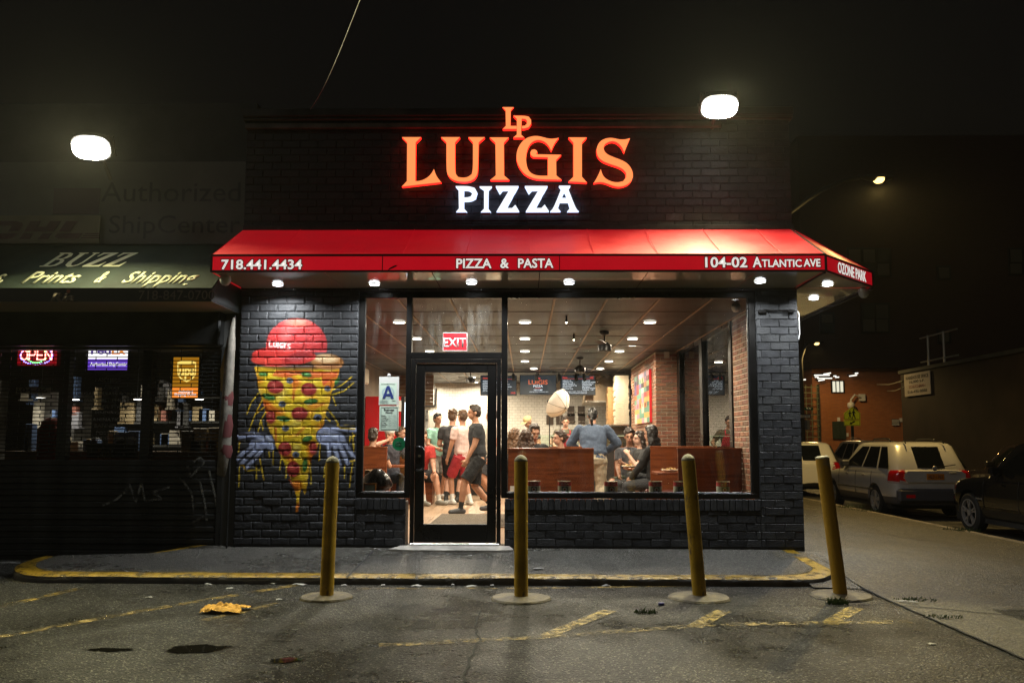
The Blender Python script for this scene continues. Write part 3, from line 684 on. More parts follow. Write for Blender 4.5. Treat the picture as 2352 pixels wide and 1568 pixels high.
tins = [(1226, 'tomato tin half hidden behind the second bollard from the left'), (1296.4, 'tomato tin in front of the middle of the long wooden booth back'), (1403, 'tomato tin in front of the khaki trousers of the standing person'),
        (1505.6, 'tomato tin below the seated woman with long black hair'), (1562, 'tomato tin partly hidden behind the third bollard from the left'), (1661, 'tomato tin nearest the right end of the shop window')]
for px, lb in tins: tin(at(px, 1120, .21).x, lb)

# notices fixed to the glass
def card(name, x0, y0, x1, y1, label, cat, m_, Y=.060, th=.003):
    a, b = at(x0, y1, Y), at(x1, y0, Y); r = empty(name, ((a.x+b.x)/2, Y, a.z), label, cat)
    q = MB(); q.box(a.x, Y-th, a.z, b.x, Y, b.z); q.build('sheet', m_, r); return r
D = lambda f, x, y: f(x, y)
M_mint = mat('mint_paper', rgb(196, 214, 196), .5, var=.05, scale=4); M_navy = mat('navy_print', rgb(36, 52, 112), .5); M_black = mat('black_print', (.012, .012, .012), .5); M_greyprint = mat('grey_print', (.2, .24, .24), .5)
M_sleeve = mat('plastic_sleeve', rgb(206, 206, 200), .25)
x0, y0 = Zlw(186, 160); x1, y1 = Zlw(418, 484)
r = card('grade_card', x0, y0, x1, y1, 'inspection grade card with a big blue letter A in the narrow window', 'notice', M_sleeve)
a_, b_ = at(*Zlw(196, 475), .056), at(*Zlw(392, 232), .056); q = MB(); q.box(a_.x, .0545, a_.z, b_.x, .0565, b_.z); q.build('paper', M_mint, r)
cA = at(*Zlw(292, 345), .053); q = MB()
for k in range(48):
    t = 2*math.pi*k/48
    for R_ in (.066, .056): q.box(cA.x+R_*math.cos(t)-.0025, .0535, cA.z+R_*math.sin(t)-.0025, cA.x+R_*math.cos(t)+.0025, .0543, cA.z+R_*math.sin(t)+.0025)
q.build('seal_ring', mat('pale_blue_print', rgb(130, 160, 190), .5), r)
P = lambda pts: [Zlw(*p) for p in pts]
def flat_px(name, polys, Y, th, m_, root):
    ps = [[(at(x, y, Y).x, at(x, y, Y).z) for x, y in pl] for pl in polys]; me = curve_mesh(ps, th/2)
    return link(name, me, m_, root, Vector((0, Y, 0))-world_loc(root), (math.pi/2, 0, 0))
flat_px('letter', [P([(278, 264), (308, 264), (357, 409), (327, 409), (318, 380), (266, 380), (256, 409), (226, 409)]), P([(292, 300), (310, 354), (274, 354)])], .0520, .002, M_navy, r)
text_px('lettering', 'SANITARY INSPECTION GRADE', *Zlw(212, 239), *Zlw(374, 251), .054, M_black, r, extrude=.0006)
text_px('lettering', 'NYC', *Zlw(336, 430), *Zlw(376, 443), .054, M_black, r, extrude=.0006, bold=.02)
for k in range(5):
    a_, b_ = at(*Zlw(200, 432+k*8), .054), at(*Zlw(300-7*(k % 3), 430+k*8), .054); q = MB(); q.box(a_.x, .0536, a_.z, b_.x, .0542, b_.z); q.build('print_line', M_greyprint, r)
q = MB(); c_ = at(*Zlw(300, 143), .055); q.lathe([(.0, -.012), (.006, -.012), (.008, -.006), (.018, -.004), (.02, .0)], (c_.x, .06, c_.z), 14, 'y'); q.build('suction_cup', mat('clear_rubber', (.5, .5, .48), .15), r)
r = card('opening_hours_card', *Zlw(190, 494), *Zlw(414, 778), 'pale green business hours card below the grade card', 'notice', M_mint)
fr = [P([(210, 508), (398, 508), (398, 762), (210, 762)]), P([(213, 512), (395, 512), (395, 758), (213, 758)])]
flat_px('border', fr, .0555, .001, M_black, r)
text_px('lettering', 'Business', *Zlw(244, 523), *Zlw(362, 547), .0555, M_black, r, bold=.03, extrude=.0006); text_px('lettering', 'Hours', *Zlw(264, 553), *Zlw(341, 577), .0555, M_black, r, bold=.03, extrude=.0006)
for k, dn in enumerate(('Monday', 'Tuesday', 'Wednesday', 'Thursday', 'Friday', 'Saturday', 'Sunday')):
    y = 596+k*20.5; text_px('lettering', dn, *Zlw(217, y), *Zlw(217+9*len(dn)-2, y+14), .0555, M_black, r, bold=.02, extrude=.0005)
    text_px('lettering', '11:00 am - 11:00 pm', *Zlw(288, y+1), *Zlw(386, y+11), .0555, M_greyprint, r, extrude=.0005)
c_ = at(*Zlw(415, 925), .058); q = MB(); q.lathe([(.0, -.001), (.0735, -.001), (.0745, .0)], (c_.x, .06, c_.z), 40, 'y'); r = empty('delivery_sticker', (c_.x, .06, c_.z-.07), 'round green delivery sticker on the narrow window', 'sticker'); q.build('disc', mat('sticker_green', rgb(8, 110, 66), .4), r)
text_px('lettering', 'Uber', *Zlw(379, 897), *Zlw(446, 925), .0575, M_black, r, bold=.01, extrude=.0006); text_px('lettering', 'Eats', *Zlw(377, 930), *Zlw(447, 953), .0575, M_black, r, bold=.01, extrude=.0006)
M_signred = mat('exit_red', rgb(196, 34, 44), .45); zx = zz(1400, 1100, 1.4257)
r = card('exit_sign', *zx(529, 327), *zx(669, 432), 'red and white exit sign in the transom window', 'sign', M_white, Y=.060)
flat_px('red_field', [[zx(532, 331), zx(666, 331), zx(666, 428), zx(532, 428)]], .0560, .001, M_signred, r)
text_px('lettering', 'EXIT', *zx(533, 358), *zx(662, 410), .0545, M_white, r, bold=.02, extrude=.001)
r = card('menu_box', *Zlw(12, 1372), *Zlw(155, 1503), 'amber framed printed card leaning in the bottom corner of the narrow window', 'notice', mat('amber_frame', rgb(190, 120, 20), .4), Y=.20, th=.01)
flat_px('paper', [P([(30, 1395), (138, 1395), (138, 1480), (30, 1480)])], .188, .002, M_mint, r)
r = card('wall_socket', *Zmid(136, 1320), *Zmid(203, 1415), 'white socket plate low on the long wooden booth back', 'socket', M_white, Y=2.27, th=.008)
# ------------------------------------------------------------------ lit sign on the parapet
sign = empty('channel_letter_sign', (.0, -.02, 3.7), 'glowing red and white channel letter sign on the parapet wall', 'sign')
M_orange = emat('lit_orange_face', (1.0, .245, .072), 1.4, True); M_redret = emat('lit_red_return', (1.0, .012, .008), 3.2, True)
M_wface = emat('lit_white_face', (.84, .89, 1.0), 1.35, True); M_wret = emat('lit_white_return', (.55, .66, 1.0), 2.0, True); M_trim = mat('red_trim', rgb(110, 40, 40), .4)
def smoothp(P, it=1, keep=35):
    """rounds the gentle corners of an outline, keeps the sharp ones"""
    for _ in range(it):
        Q = []; n = len(P)
        for i in range(n):
            a, b, c = Vector(P[i-1]), Vector(P[i]), Vector(P[(i+1) % n]); u, v = (b-a), (c-b)
            ang = math.degrees(u.angle(v)) if u.length and v.length else 0
            if 3 < ang < keep: Q += [tuple(b.lerp(a, .25)), tuple(b.lerp(c, .25))]
            else: Q.append(tuple(b))
        P = Q
    return P
def letter(polys, Yf, face, ret, depth=.065, trim=False):
    ps = [[(at(*Zsign(*p), Yf).x, at(*Zsign(*p), Yf).z) for p in smoothp(pl, 2)] for pl in polys]
    me = curve_mesh(ps, depth/2); bm = bmesh.new(); bm.from_mesh(me); bmesh.ops.recalc_face_normals(bm, faces=bm.faces)
    side_ = [f for f in bm.faces if abs(f.normal.z) < .5]; b2 = bm.copy(); b2.faces.ensure_lookup_table()
    bmesh.ops.delete(bm, geom=side_, context='FACES'); bm.to_mesh(me); bm.free()
    me2 = bpy.data.meshes.new('return'); bmesh.ops.delete(b2, geom=[f for f in b2.faces if abs(f.normal.z) >= .5], context='FACES'); b2.to_mesh(me2); b2.free()
    o = link('letter', me, face, sign, Vector((0, Yf+depth/2, 0))-world_loc(sign), (math.pi/2, 0, 0)); link('return', me2, ret, o)
    return o
Yl = -.11
for pl in ([[(212,390),(360,390),(318,432),(316,735),(350,733),(385,722),(420,700),(445,672),(462,640),(472,672),(488,705),(518,742),(210,777),(250,735),(252,432)]],
    [[(518,390),(665,390),(627,432),(627,640),(632,678),(652,702),(690,709),(730,702),(758,680),(768,640),(768,432),(732,390),(860,390),(812,432),(808,640),(800,690),(770,724),(730,738),(680,740),(630,732),(590,710),(565,675),(560,630),(560,432)]],
    [[(900,392),(1048,392),(1010,434),(1012,690),(1052,724),(905,724),(947,690),(944,434)]],
    [[(1440,395),(1412,430),(1392,470),(1382,497),(1365,460),(1335,428),(1295,411),(1252,415),(1215,442),(1192,490),(1183,550),(1188,610),(1205,655),(1240,683),(1290,693),(1355,692),(1355,548),(1240,545),(1222,530),(1218,508),(1228,490),(1250,485),(1268,495),(1273,508),(1262,524),(1460,528),(1420,568),(1422,690),(1462,722),(1300,720),(1240,712),(1180,685),(1140,640),(1115,590),(1107,545),(1115,490),(1140,440),(1180,400),(1230,383),(1270,380),(1310,388),(1360,402),(1400,403)]],
    [[(1518,392),(1660,392),(1622,434),(1622,700),(1662,745),(1518,736),(1556,700),(1556,434)]],
    [[(2000,397),(1975,455),(1955,510),(1935,465),(1905,435),(1870,420),(1835,425),(1803,445),(1791,475),(1800,505),(1830,530),(1880,550),(1940,572),(1985,600),(2015,645),(2025,690),(2015,725),(1990,755),(1955,772),(1910,780),(1860,770),(1810,748),(1765,740),(1715,748),(1745,700),(1770,640),(1785,690),(1815,720),(1860,740),(1905,745),(1945,735),(1968,705),(1968,670),(1945,640),(1900,618),(1840,600),(1780,575),(1745,540),(1735,490),(1748,445),(1775,415),(1815,398),(1860,395),(1900,405),(1940,410),(1975,405)]],
    [[(1000,155),(1088,155),(1064,182),(1062,302),(1110,302),(1110,325),(1002,325),(1026,302),(1024,182)]]):
    letter(pl, Yl, M_orange, M_redret)
letter([[(1085,222),(1175,222),(1205,230),(1224,255),(1224,285),(1204,312),(1165,323),(1152,320),(1152,302),(1175,300),(1190,285),(1192,262),(1180,248),(1150,245),(1145,370),(1170,392),(1085,392),(1112,370),(1112,246)]], Yl-.006, M_orange, M_redret)
for pl in ([[(632,773),(735,773),(782,788),(802,825),(790,865),(755,885),(697,887),(697,948),(720,973),(637,973),(658,948),(655,800)], [(697,800),(735,800),(757,815),(762,832),(750,855),(720,862),(697,862)]],
    [[(820,775),(915,775),(890,800),(888,950),(908,975),(830,975),(855,950),(855,800)]],
    [[(947,772),(1125,772),(1030,945),(1075,945),(1100,920),(1130,970),(953,972),(1055,800),(1000,802),(978,830)]],
    [[(1175,772),(1353,772),(1258,945),(1305,945),(1330,918),(1363,968),(1183,970),(1285,800),(1230,802),(1206,830)]],
    [[(1443,770),(1532,770),(1515,795),(1575,950),(1598,970),(1508,970),(1530,945),(1515,895),(1450,895),(1433,945),(1455,970),(1375,970),(1400,945),(1460,795)], [(1485,815),(1505,865),(1463,865)]]):
    letter(pl, Yl+.01, M_wface, M_wret)
for (xa, xb) in ((640, 718), (832, 906), (955, 1130), (1185, 1362), (1377, 1454), (1510, 1597)):
    a, b = at(*Zsign(xa, 988), Yl), at(*Zsign(xb, 976), Yl); q = MB(); q.box(a.x, Yl+.012, a.z, b.x, Yl+.06, b.z-.003); q.build('letter_base_trim', M_trim, sign)
bk = MB(); c0, c1 = at(*Zsign(215, 560), -.03), at(*Zsign(2020, 575), -.03); bk.box(c0.x, -.05, c0.z-.02, c1.x, -.025, c0.z+.02); bk.build('raceway', M_paint, sign)
bk = MB(); c0, c1 = at(*Zsign(640, 860), -.03), at(*Zsign(1590, 860), -.03); bk.box(c0.x, -.05, c0.z-.02, c1.x, -.025, c0.z+.02); bk.build('raceway', M_paint, sign)

# ------------------------------------------------------------------ red awning
YA, ZB, ZF, ZW = -.94, 2.872, 3.052, 3.548
awn = empty('red_awning', (0, YA, ZB), 'long red awning with white lettering above the pizza shop front', 'awning')
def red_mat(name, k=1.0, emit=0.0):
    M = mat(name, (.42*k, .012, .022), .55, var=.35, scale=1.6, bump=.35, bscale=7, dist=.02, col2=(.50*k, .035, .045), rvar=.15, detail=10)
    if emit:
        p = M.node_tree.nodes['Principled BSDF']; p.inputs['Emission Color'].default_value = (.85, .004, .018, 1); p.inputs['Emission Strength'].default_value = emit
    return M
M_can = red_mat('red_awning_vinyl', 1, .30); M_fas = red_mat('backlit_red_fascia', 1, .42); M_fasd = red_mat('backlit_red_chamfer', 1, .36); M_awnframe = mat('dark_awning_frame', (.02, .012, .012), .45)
Lx, Rx, Cx, Cy, Sy = -3.20, 3.03, 3.87, -.06, 8.4
def canopy(pts, div=14, sag=.026, name='canopy_panel', m_=None):
    """a stretched panel between four corners, with a slight sag and ripples"""
    a, b, c, d = [Vector(p) for p in pts]; nn = (b-a).cross(d-a).normalized(); V = []; Fs = []; nx = max(2, int((b-a).length/.08)); ny = div
    for j in range(ny+1):
        for i in range(nx+1):
            u, v = i/nx, j/ny; p = a.lerp(b, u).lerp(d.lerp(c, u), v); rib = abs(math.sin(u*math.pi*max(1, round((b-a).length/1.25))))
            p = p-nn*(sag*math.sin(v*math.pi)*(.25+.75*rib))+nn*.003*noise.noise((p.x*3, p.y*3, p.z*3)); V.append(p)
    for j in range(ny):
        for i in range(nx): k = j*(nx+1)+i; Fs.append((k, k+1, k+nx+2, k+nx+1))
    q = MB(); q.add(V, Fs); return q.build(name, m_ or M_can, awn, smooth=True)
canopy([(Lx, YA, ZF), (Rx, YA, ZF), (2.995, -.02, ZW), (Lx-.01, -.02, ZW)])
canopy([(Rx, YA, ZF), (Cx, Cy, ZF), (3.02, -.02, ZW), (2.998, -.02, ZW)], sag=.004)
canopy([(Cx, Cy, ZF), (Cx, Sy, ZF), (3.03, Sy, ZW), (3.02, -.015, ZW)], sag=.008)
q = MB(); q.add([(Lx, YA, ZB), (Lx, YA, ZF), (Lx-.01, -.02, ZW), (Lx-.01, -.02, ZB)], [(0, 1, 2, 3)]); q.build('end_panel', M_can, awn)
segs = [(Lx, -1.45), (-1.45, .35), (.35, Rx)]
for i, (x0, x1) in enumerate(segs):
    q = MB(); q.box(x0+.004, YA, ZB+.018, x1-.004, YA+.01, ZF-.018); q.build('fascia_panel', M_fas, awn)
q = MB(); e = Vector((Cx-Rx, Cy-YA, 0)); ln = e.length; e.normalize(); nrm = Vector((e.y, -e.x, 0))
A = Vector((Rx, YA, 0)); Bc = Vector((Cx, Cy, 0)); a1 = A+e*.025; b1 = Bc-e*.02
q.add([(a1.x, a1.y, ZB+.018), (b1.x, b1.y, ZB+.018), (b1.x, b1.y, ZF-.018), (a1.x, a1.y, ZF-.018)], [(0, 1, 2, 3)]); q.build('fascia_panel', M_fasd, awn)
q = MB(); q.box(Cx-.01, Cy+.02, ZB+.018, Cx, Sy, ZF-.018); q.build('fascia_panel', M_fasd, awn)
fr = MB()
fr.box(Lx-.008, YA-.008, ZB, Rx+.002, YA+.03, ZB+.018); fr.box(Lx-.008, YA-.008, ZF-.018, Rx+.002, YA+.03, ZF+.004); fr.box(Lx-.008, YA-.009, ZB+.018, Lx+.012, YA+.03, ZF-.018)
fr.tube([(Rx+.004, YA, ZB), (Rx+.004, YA, ZF)], .014, 6); fr.tube([(Cx, Cy, ZB), (Cx, Cy, ZF)], .012, 6)
for z in (ZB+.009, ZF-.009): fr.tube([(Rx, YA, z), (Cx, Cy, z)], .012, 6); fr.tube([(Cx, Cy, z), (Cx, Sy, z)], .012, 6)
fr.tube([(Rx, YA, ZF), (2.997, -.02, ZW)], .010, 6); fr.tube([(Cx, Cy, ZF), (3.02, -.02, ZW)], .010, 6)
for (x0, x1) in segs[:-1]: fr.box(x1-.004, YA-.004, ZB+.018, x1+.004, YA+.02, ZF-.018)
fr.build('frame', M_awnframe, awn)
for x_ in (-2.55, -1.9, -1.25, -.6, .05, .7, 1.35, 2.0, 2.6):
    q = MB(); q.tube([(x_, YA+.002, ZF+.002), (x_, -.5*(-YA)-.01, (ZF+ZW)/2-.004), (x_, -.03, ZW+.002)], .0035, 5); q.build('seam', M_can, awn)
# lettering: white on dark red outlines
M_litw = mat('lit_white_lettering', (.8, .78, .74), .5, emit=(1, .95, .88), es=.75); M_outl = mat('dark_red_outline', (.09, .006, .01), .5, emit=(.3, .002, .006), es=.12)
def awn_text(s, x0, y0, x1, y1, bold=.02, **kw):
    text_px('lettering_outline', s, x0-2, y0-2.5, x1+2, y1+2.5, YA-.001, M_outl, awn, bold=bold+.055, extrude=.001, **kw); text_px('lettering', s, x0, y0, x1, y1, YA-.004, M_litw, awn, bold=bold, extrude=.002, **kw)
awn_text('718.441.4434', 508, 596, 694, 619); awn_text('PIZZA', 1048, 594, 1129, 616); awn_text('&', 1149, 594, 1169, 616); awn_text('PASTA', 1190, 593.5, 1271, 615.5)
awn_text('104-02', 1620, 590, 1716, 614.5); awn_text('A', 1729, 590, 1749, 614); awn_text('TLANTIC', 1750, 595.5, 1841, 613.5); awn_text('AVE', 1846, 594.5, 1884, 612.5)
tm = text_mesh('OZONE PARK', ln*.60, .118, bold=.02, extrude=.002); yaw = math.atan2(e.y, e.x); p0 = A+e*ln*.24+nrm*.004
tm2 = text_mesh('OZONE PARK', ln*.615, .128, bold=.07, extrude=.001)
link('lettering', tm, M_litw, awn, Vector((p0.x, p0.y, ZB+.032))-world_loc(awn), (math.pi/2, 0, yaw)); p0 = p0-e*.006-nrm*.003; link('lettering_outline', tm2, M_outl, awn, Vector((p0.x, p0.y, ZB+.027))-world_loc(awn), (math.pi/2, 0, yaw))
# worn patch and feather stuck to the fascia
q = MB(); c_ = at(902, 615.5, YA-.004); q.add([(c_.x-.055, YA-.004, c_.z-.028), (c_.x+.03, YA-.004, c_.z+.012), (c_.x+.05, YA-.004, c_.z+.028), (c_.x+.02, YA-.004, c_.z+.028), (c_.x-.03, YA-.004, c_.z+.002)], [(0, 1, 2, 3, 4)])
q.build('torn_patch', M_black, awn)
# soffit of glossy panels
M_soff = mat('glossy_soffit_panel', (.72, .66, .56), .14, metal=.0, rvar=.04, scale=1.2, bump=.06, bscale=2.2, dist=.03, spec=1.0, coat=1.0)
sx = [Lx+.01, -2.05, -.95, .15, 1.25, 2.35, Rx-.02]
for i in range(6):
    q = MB(); q.box(sx[i]+.004, YA+.03, ZB+.004, sx[i+1]-.004, -.012, ZB+.014); q.build('soffit_panel', M_soff, awn)
q = MB(); q.prism([(Rx-.01, YA+.03), (Cx-.03, Cy+.0), (3.06, -.005), (3.03, -.005)], lambda u, v, d: (u, v, d), ZB+.004, ZB+.014); q.build('soffit_panel', M_soff, awn)
for i in range(7):
    y0, y1 = 0.0+i*1.2, 1.2+i*1.2; q = MB(); q.box(3.05, y0+.004, ZB+.004, Cx-.02, y1-.004, ZB+.014); q.build('soffit_panel', M_soff, awn)
q = MB(); q.box(Lx, -.03, ZB-.022, 3.03, .0, ZB+.003); q.tube([(Rx, YA+.02, ZB-.004), (3.04, -.01, ZB-.004)], .012, 6); q.box(Cx-.02, Cy, ZB-.02, Cx+.006, Sy, ZB-.002); q.build('soffit_trim', M_awnframe, awn)
M_spark = mat('screw_metal', (.8, .8, .78), .2, metal=1)
q = MB(); x = Lx+.1
while x < 2.5: q.box(x-.005, -.036, ZB-.014, x+.005, -.03, ZB-.008); x += .163
q.build('trim_screw', M_spark, awn).__setitem__('kind', 'stuff')

M_dome = emat('lamp_lens_cool', (.92, .96, 1.0), 14); M_ring = mat('white_lamp_ring', (.8, .8, .78), .35)
def downlight(name, x, y, z, label, group, power, col, lens, r=.062, spread=math.radians(150)):
    o = empty(name, (x, y, z), label, 'lamp', group)
    b = MB(); b.lathe([(r, -.0), (r, -.010), (r*.86, -.016), (r*.80, -.008)], n=24); b.f = b.f[:-2]; b.mi = b.mi[:-2]; b.build('ring', M_ring, o, local=True, smooth=True)
    b = MB(); b.lathe([(.001, -.024), (r*.5, -.023), (r*.84, -.018), (r*.84, -.004)], n=24); b.build('lens', lens, o, local=True)
    lamp('bulb', 'AREA', (x, y, z-.030), power, col, o, size=r*1.7, spread=spread); return o
for (px, py, lb) in ((638, 653, 'round white soffit light above the painted brick pier'), (860, 652, 'round white soffit light above the narrow window'), (1083, 649, 'round white soffit light above the door'), (1307, 649, 'round white soffit light above the left half of the large window'),
                     (1746, 646, 'round white soffit light above the right brick pier'), (1901, 653, 'round white soffit light in the angled awning corner'), (1869, 685, 'round white soffit light under the side awning')):
    p = gr(px, py, ZB-.005); downlight('soffit_light', p.x, p.y, ZB+.002, lb, 'round lights in the awning soffit', 25, (.93, .97, 1), M_dome)
for k_ in range(5):  # extra lamps hidden behind the pier, added to light the parked cars
    downlight('soffit_light', 3.45, 1.9+1.3*k_, ZB+.002, 'added round white light, unseen, further back under the side awning, %s behind the corner' % ORDS[k_+1], 'round lights in the awning soffit', 16, (.93, .97, 1), M_dome)
# cameras hanging from the awning corners
M_cam = mat('camera_white', (.72, .72, .70), .35)
def dome_cam(x, y, z, label):
    o = empty('dome_camera', (x, y, z), label, 'camera', 'security cameras under the awning'); b = MB()
    b.lathe([(.05, 0), (.055, -.02), (.055, -.045), (.048, -.07), (.03, -.092), (.001, -.1)], n=20); b.build('housing', M_cam, o, local=True, smooth=True)
    b = MB(); b.lathe([(.03, .0), (.03, .02)], n=12); b.build('mount', M_cam, o, local=True); return o
p = gr(1983, 660, ZB); dome_cam(p.x, p.y, ZB-.02, 'white dome camera under the right awning corner'); dome_cam(-3.11, -.78, ZB-.01, 'dome camera under the left awning corner')
c_ = at(1690, 690, .55); dome_cam(c_.x, .55, 2.79, 'dome camera inside the top right corner of the large window')

# ------------------------------------------------------------------ floodlights
def flood(name, px, py, Y, label, power, aim, col=(1.0, .92, .50)):
    c = at(px, py, Y); o = empty(name, (c.x, Y+.3, c.z-.25), label, 'floodlight', 'floodlights over the parking lot')
    d = (Vector(aim)-c).normalized(); rot = d.to_track_quat('-Y', 'Z').to_matrix().to_4x4(); T = Matrix.Translation(c)@rot
    tf = lambda v: T@Vector(v)
    def put(fn, nm, m_):
        b = MB(); fn(b); b.v = [tuple(tf(v)) for v in b.v]; b.build(nm, m_, o)
    Mh = mat('flood_housing', (.06, .055, .05), .5)
    put(lambda b: b.prism([(.205*math.copysign(abs(math.cos(t))**.7, math.cos(t)), .138*math.copysign(abs(math.sin(t))**.7, math.sin(t))) for t in np.linspace(0, 2*math.pi, 40, endpoint=False)], lambda u, v, d: (u, d, v), 0, .10), 'housing', Mh)
    put(lambda b: [b.box(-.20+i*.05, .10, -.11, -.19+i*.05, .15, .11) for i in range(9)], 'cooling_fin', Mh)
    put(lambda b: b.prism([(.19*math.copysign(abs(math.cos(t))**.75, math.cos(t)), .125*math.copysign(abs(math.sin(t))**.75, math.sin(t))) for t in np.linspace(0, 2*math.pi, 40, endpoint=False)], lambda u, v, d: (u, d, v), -.014, -.001), 'lens', emat('flood_lens', (1, .98, .88), 60))
    b = MB(); b.tube([tuple(tf((-.215, .05, 0))), tuple(tf((-.215, .16, -.03))), tuple(tf((.215, .16, -.03))), tuple(tf((.215, .05, 0)))], .012, 6); b.build('bracket', Mh, o)
    b = MB(); e_ = tf((0, .16, -.03)); b.tube([tuple(e_), (e_.x, e_.y+.1, e_.z-.05), (e_.x, e_.y+.35, e_.z-.25)], .022, 8); b.build('arm', Mh, o)
    lamp('bulb', 'AREA', tf((0, -.03, 0)), power, col, o, size=.34, size_y=.2, shape='RECTANGLE', aim=aim, spread=math.radians(136)); return o
flood('floodlight', 209, 340, -.55, 'blazing floodlight above the dark shipping shop', 225, (-3.6, -7.2, -.2))
flood('floodlight', 1653, 246, -.40, 'blazing floodlight on the parapet of the pizza shop', 205, (2.0, -5.6, -.2))
# pipe lying along the parapet to the right floodlight
q = MB(); z_ = at(1500, 283, -.1).z; q.box(at(560, 283, -.1).x, -.058, z_-.03, at(1660, 283, -.1).x, -.015, z_+.035, .008)
thing('conduit', q, mat('conduit_metal', (.07, .065, .05), .55, metal=.3, var=.4, scale=5), 'long metal conduit along the parapet edge above the lit sign', 'conduit')
# overhead cable
q = MB(); a, b = at(705, 262, .4), at(830, -8, -4); q.tube([a.lerp(b, k/12)-Vector((0, 0, .10*math.sin(math.pi*k/12))) for k in range(13)], .0035, 5)
thing('overhead_cable', q, mat('pale_cable', (.3, .28, .24), .6), 'thin overhead cable rising from the roof into the dark sky', 'cable')
# white cable ends beside the right pier
q = MB(); a = at(1832, 676+40, .02); q.tube([(XR+.012, .03, 2.62), (XR+.022, .02, 2.60), (XR+.022, .02, 2.36), (XR+.01, .02, 2.30)], .006, 6); thing('wall_cable', q, M_cam, 'short white cable on the edge of the right brick pier', 'cable')
q = MB(); q.tube([(2.60, -.03, 2.60), (2.66, -.04, 2.625), (2.75, -.035, 2.618), (2.95, -.035, 2.62), (3.02, -.035, 2.61)], .009, 6); q.box(2.60, -.05, 2.595, 2.68, -.02, 2.625); q.box(2.93, -.05, 2.60, 3.0, -.02, 2.63); thing('wall_bracket', q, M_alu, 'thin black bracket fixed across the right brick pier', 'bracket')
# ------------------------------------------------------------------ shipping shop on the left
YS = .12
ship = empty('shipping_shop', (-6.2, YS, -.1), 'dark shipping shop with rolled down shutter left of the pizza shop', 'building')
M_dkwall = mat('dark_shop_wall', (.05, .05, .045), .7, var=.3, scale=2, bump=.2)
q = MB(); q.box(-14, .35, 2.9, XL-.01, .6, 5.2); q.box(-14, .1, 2.2, XL-.01, .5, 2.9); q.box(XL-.20, YS-.02, -.15, XL-.004, .5, 2.22); q.box(-14, 5.4, -.15, XL-.01, 5.5, 3); q.box(-14, .5, 2.75, XL-.01, 5.5, 2.8); q.build('wall', M_dkwall, ship)
q = MB(); q.box(-14, .12, -.3, XL-.01, 5.5, -.02); q.build('floor', mat('shop_floor_grey', (.12, .11, .10), .5), ship)
# security shutter
shut = empty('security_shutter', (-5.6, YS, -.1), 'rolled down metal security shutter with open links above solid slats', 'shutter')
M_slat = mat('dark_shutter_steel', (.030, .031, .030), .42, metal=.5, var=.4, scale=4, rvar=.1)
gx0, gx1 = -8.2, at(508, 900, YS).x; zt, zm, zb_ = at(300, 797, YS).z, at(300, 1051, YS).z, at(300, 1234, YS).z
q = MB(); q.box(gx0, YS-.16, zt, gx1+.02, YS+.2, at(300, 702, YS).z, .02); q.build('shutter_box', M_slat, shut)
k = 0; bx = []
z = zb_-.0665*4
while z < zm-.02:
    bx.append((gx0, YS-.012-(.006 if k % 2 else 0), z-.004, gx1, YS+.012, z+.064)); z += .0665; k += 1
pieces(shut, 'slat', bx, M_slat, bev=.012)
rods = []; lk = []; dz = .0432; k = 0; z = zm+.02
while z < zt:
    rods.append((gx0, YS-.006, z-.005, gx1, YS+.006, z+.005)); x = gx0+(.12 if k % 2 else 0)
    while x < gx1: lk.append((x-.004, YS-.004, z+.004, x+.004, YS+.004, z+dz-.004)); x += .245
    z += dz; k += 1
pieces(shut, 'rod', rods, M_slat, bev=.002); pieces(shut, 'link', lk, M_slat, bev=0, limit=300, keyf=lambda b: -b[0])
for px in (1465, 645): 
    x = at(*Zleft(px, 600), .3).x; q = MB(); q.box(x-.055, .26, -.1, x+.055, .36, 2.3); q.build('window_post', M_dkwall, ship)
q = MB(); q.box(gx1-.0, YS-.03, -.12, gx1+.05, YS+.05, zt); q.build('guide_rail', M_slat, shut)
sp = [[(255, 1165), (300, 1130), (330, 1125), (290, 1145), (262, 1180)]]
M_graf = worn('faded_spray_paint', (.16, .16, .14), .5, .6, 14)
def spray(pts, wd):
    q = MB(); P = [at(x, y, YS-.022) for x, y in pts]
    for i in range(len(P)-1):
        d = (P[i+1]-P[i]).normalized(); n_ = Vector((-d.z, 0, d.x))*wd; A, B = P[i], P[i+1]; q.quad(A-n_, B-n_, B+n_, A+n_)
    return q.build('spray_mark', M_graf, shut)
for pts in ([(235, 1160), (262, 1150), (288, 1130), (296, 1108), (312, 1152)], [(312, 1152), (325, 1108), (333, 1150), (372, 1145), (350, 1130), (390, 1118)], [(430, 1070), (438, 1095), (470, 1060), (460, 1050), (445, 1060)], [(405, 1085), (440, 1130), (447, 1180)], [(455, 1090), (470, 1150), (475, 1195)], [(480, 1080), (495, 1140), (500, 1190)], [(440, 1200), (470, 1185)]):
    spray(pts, .012)
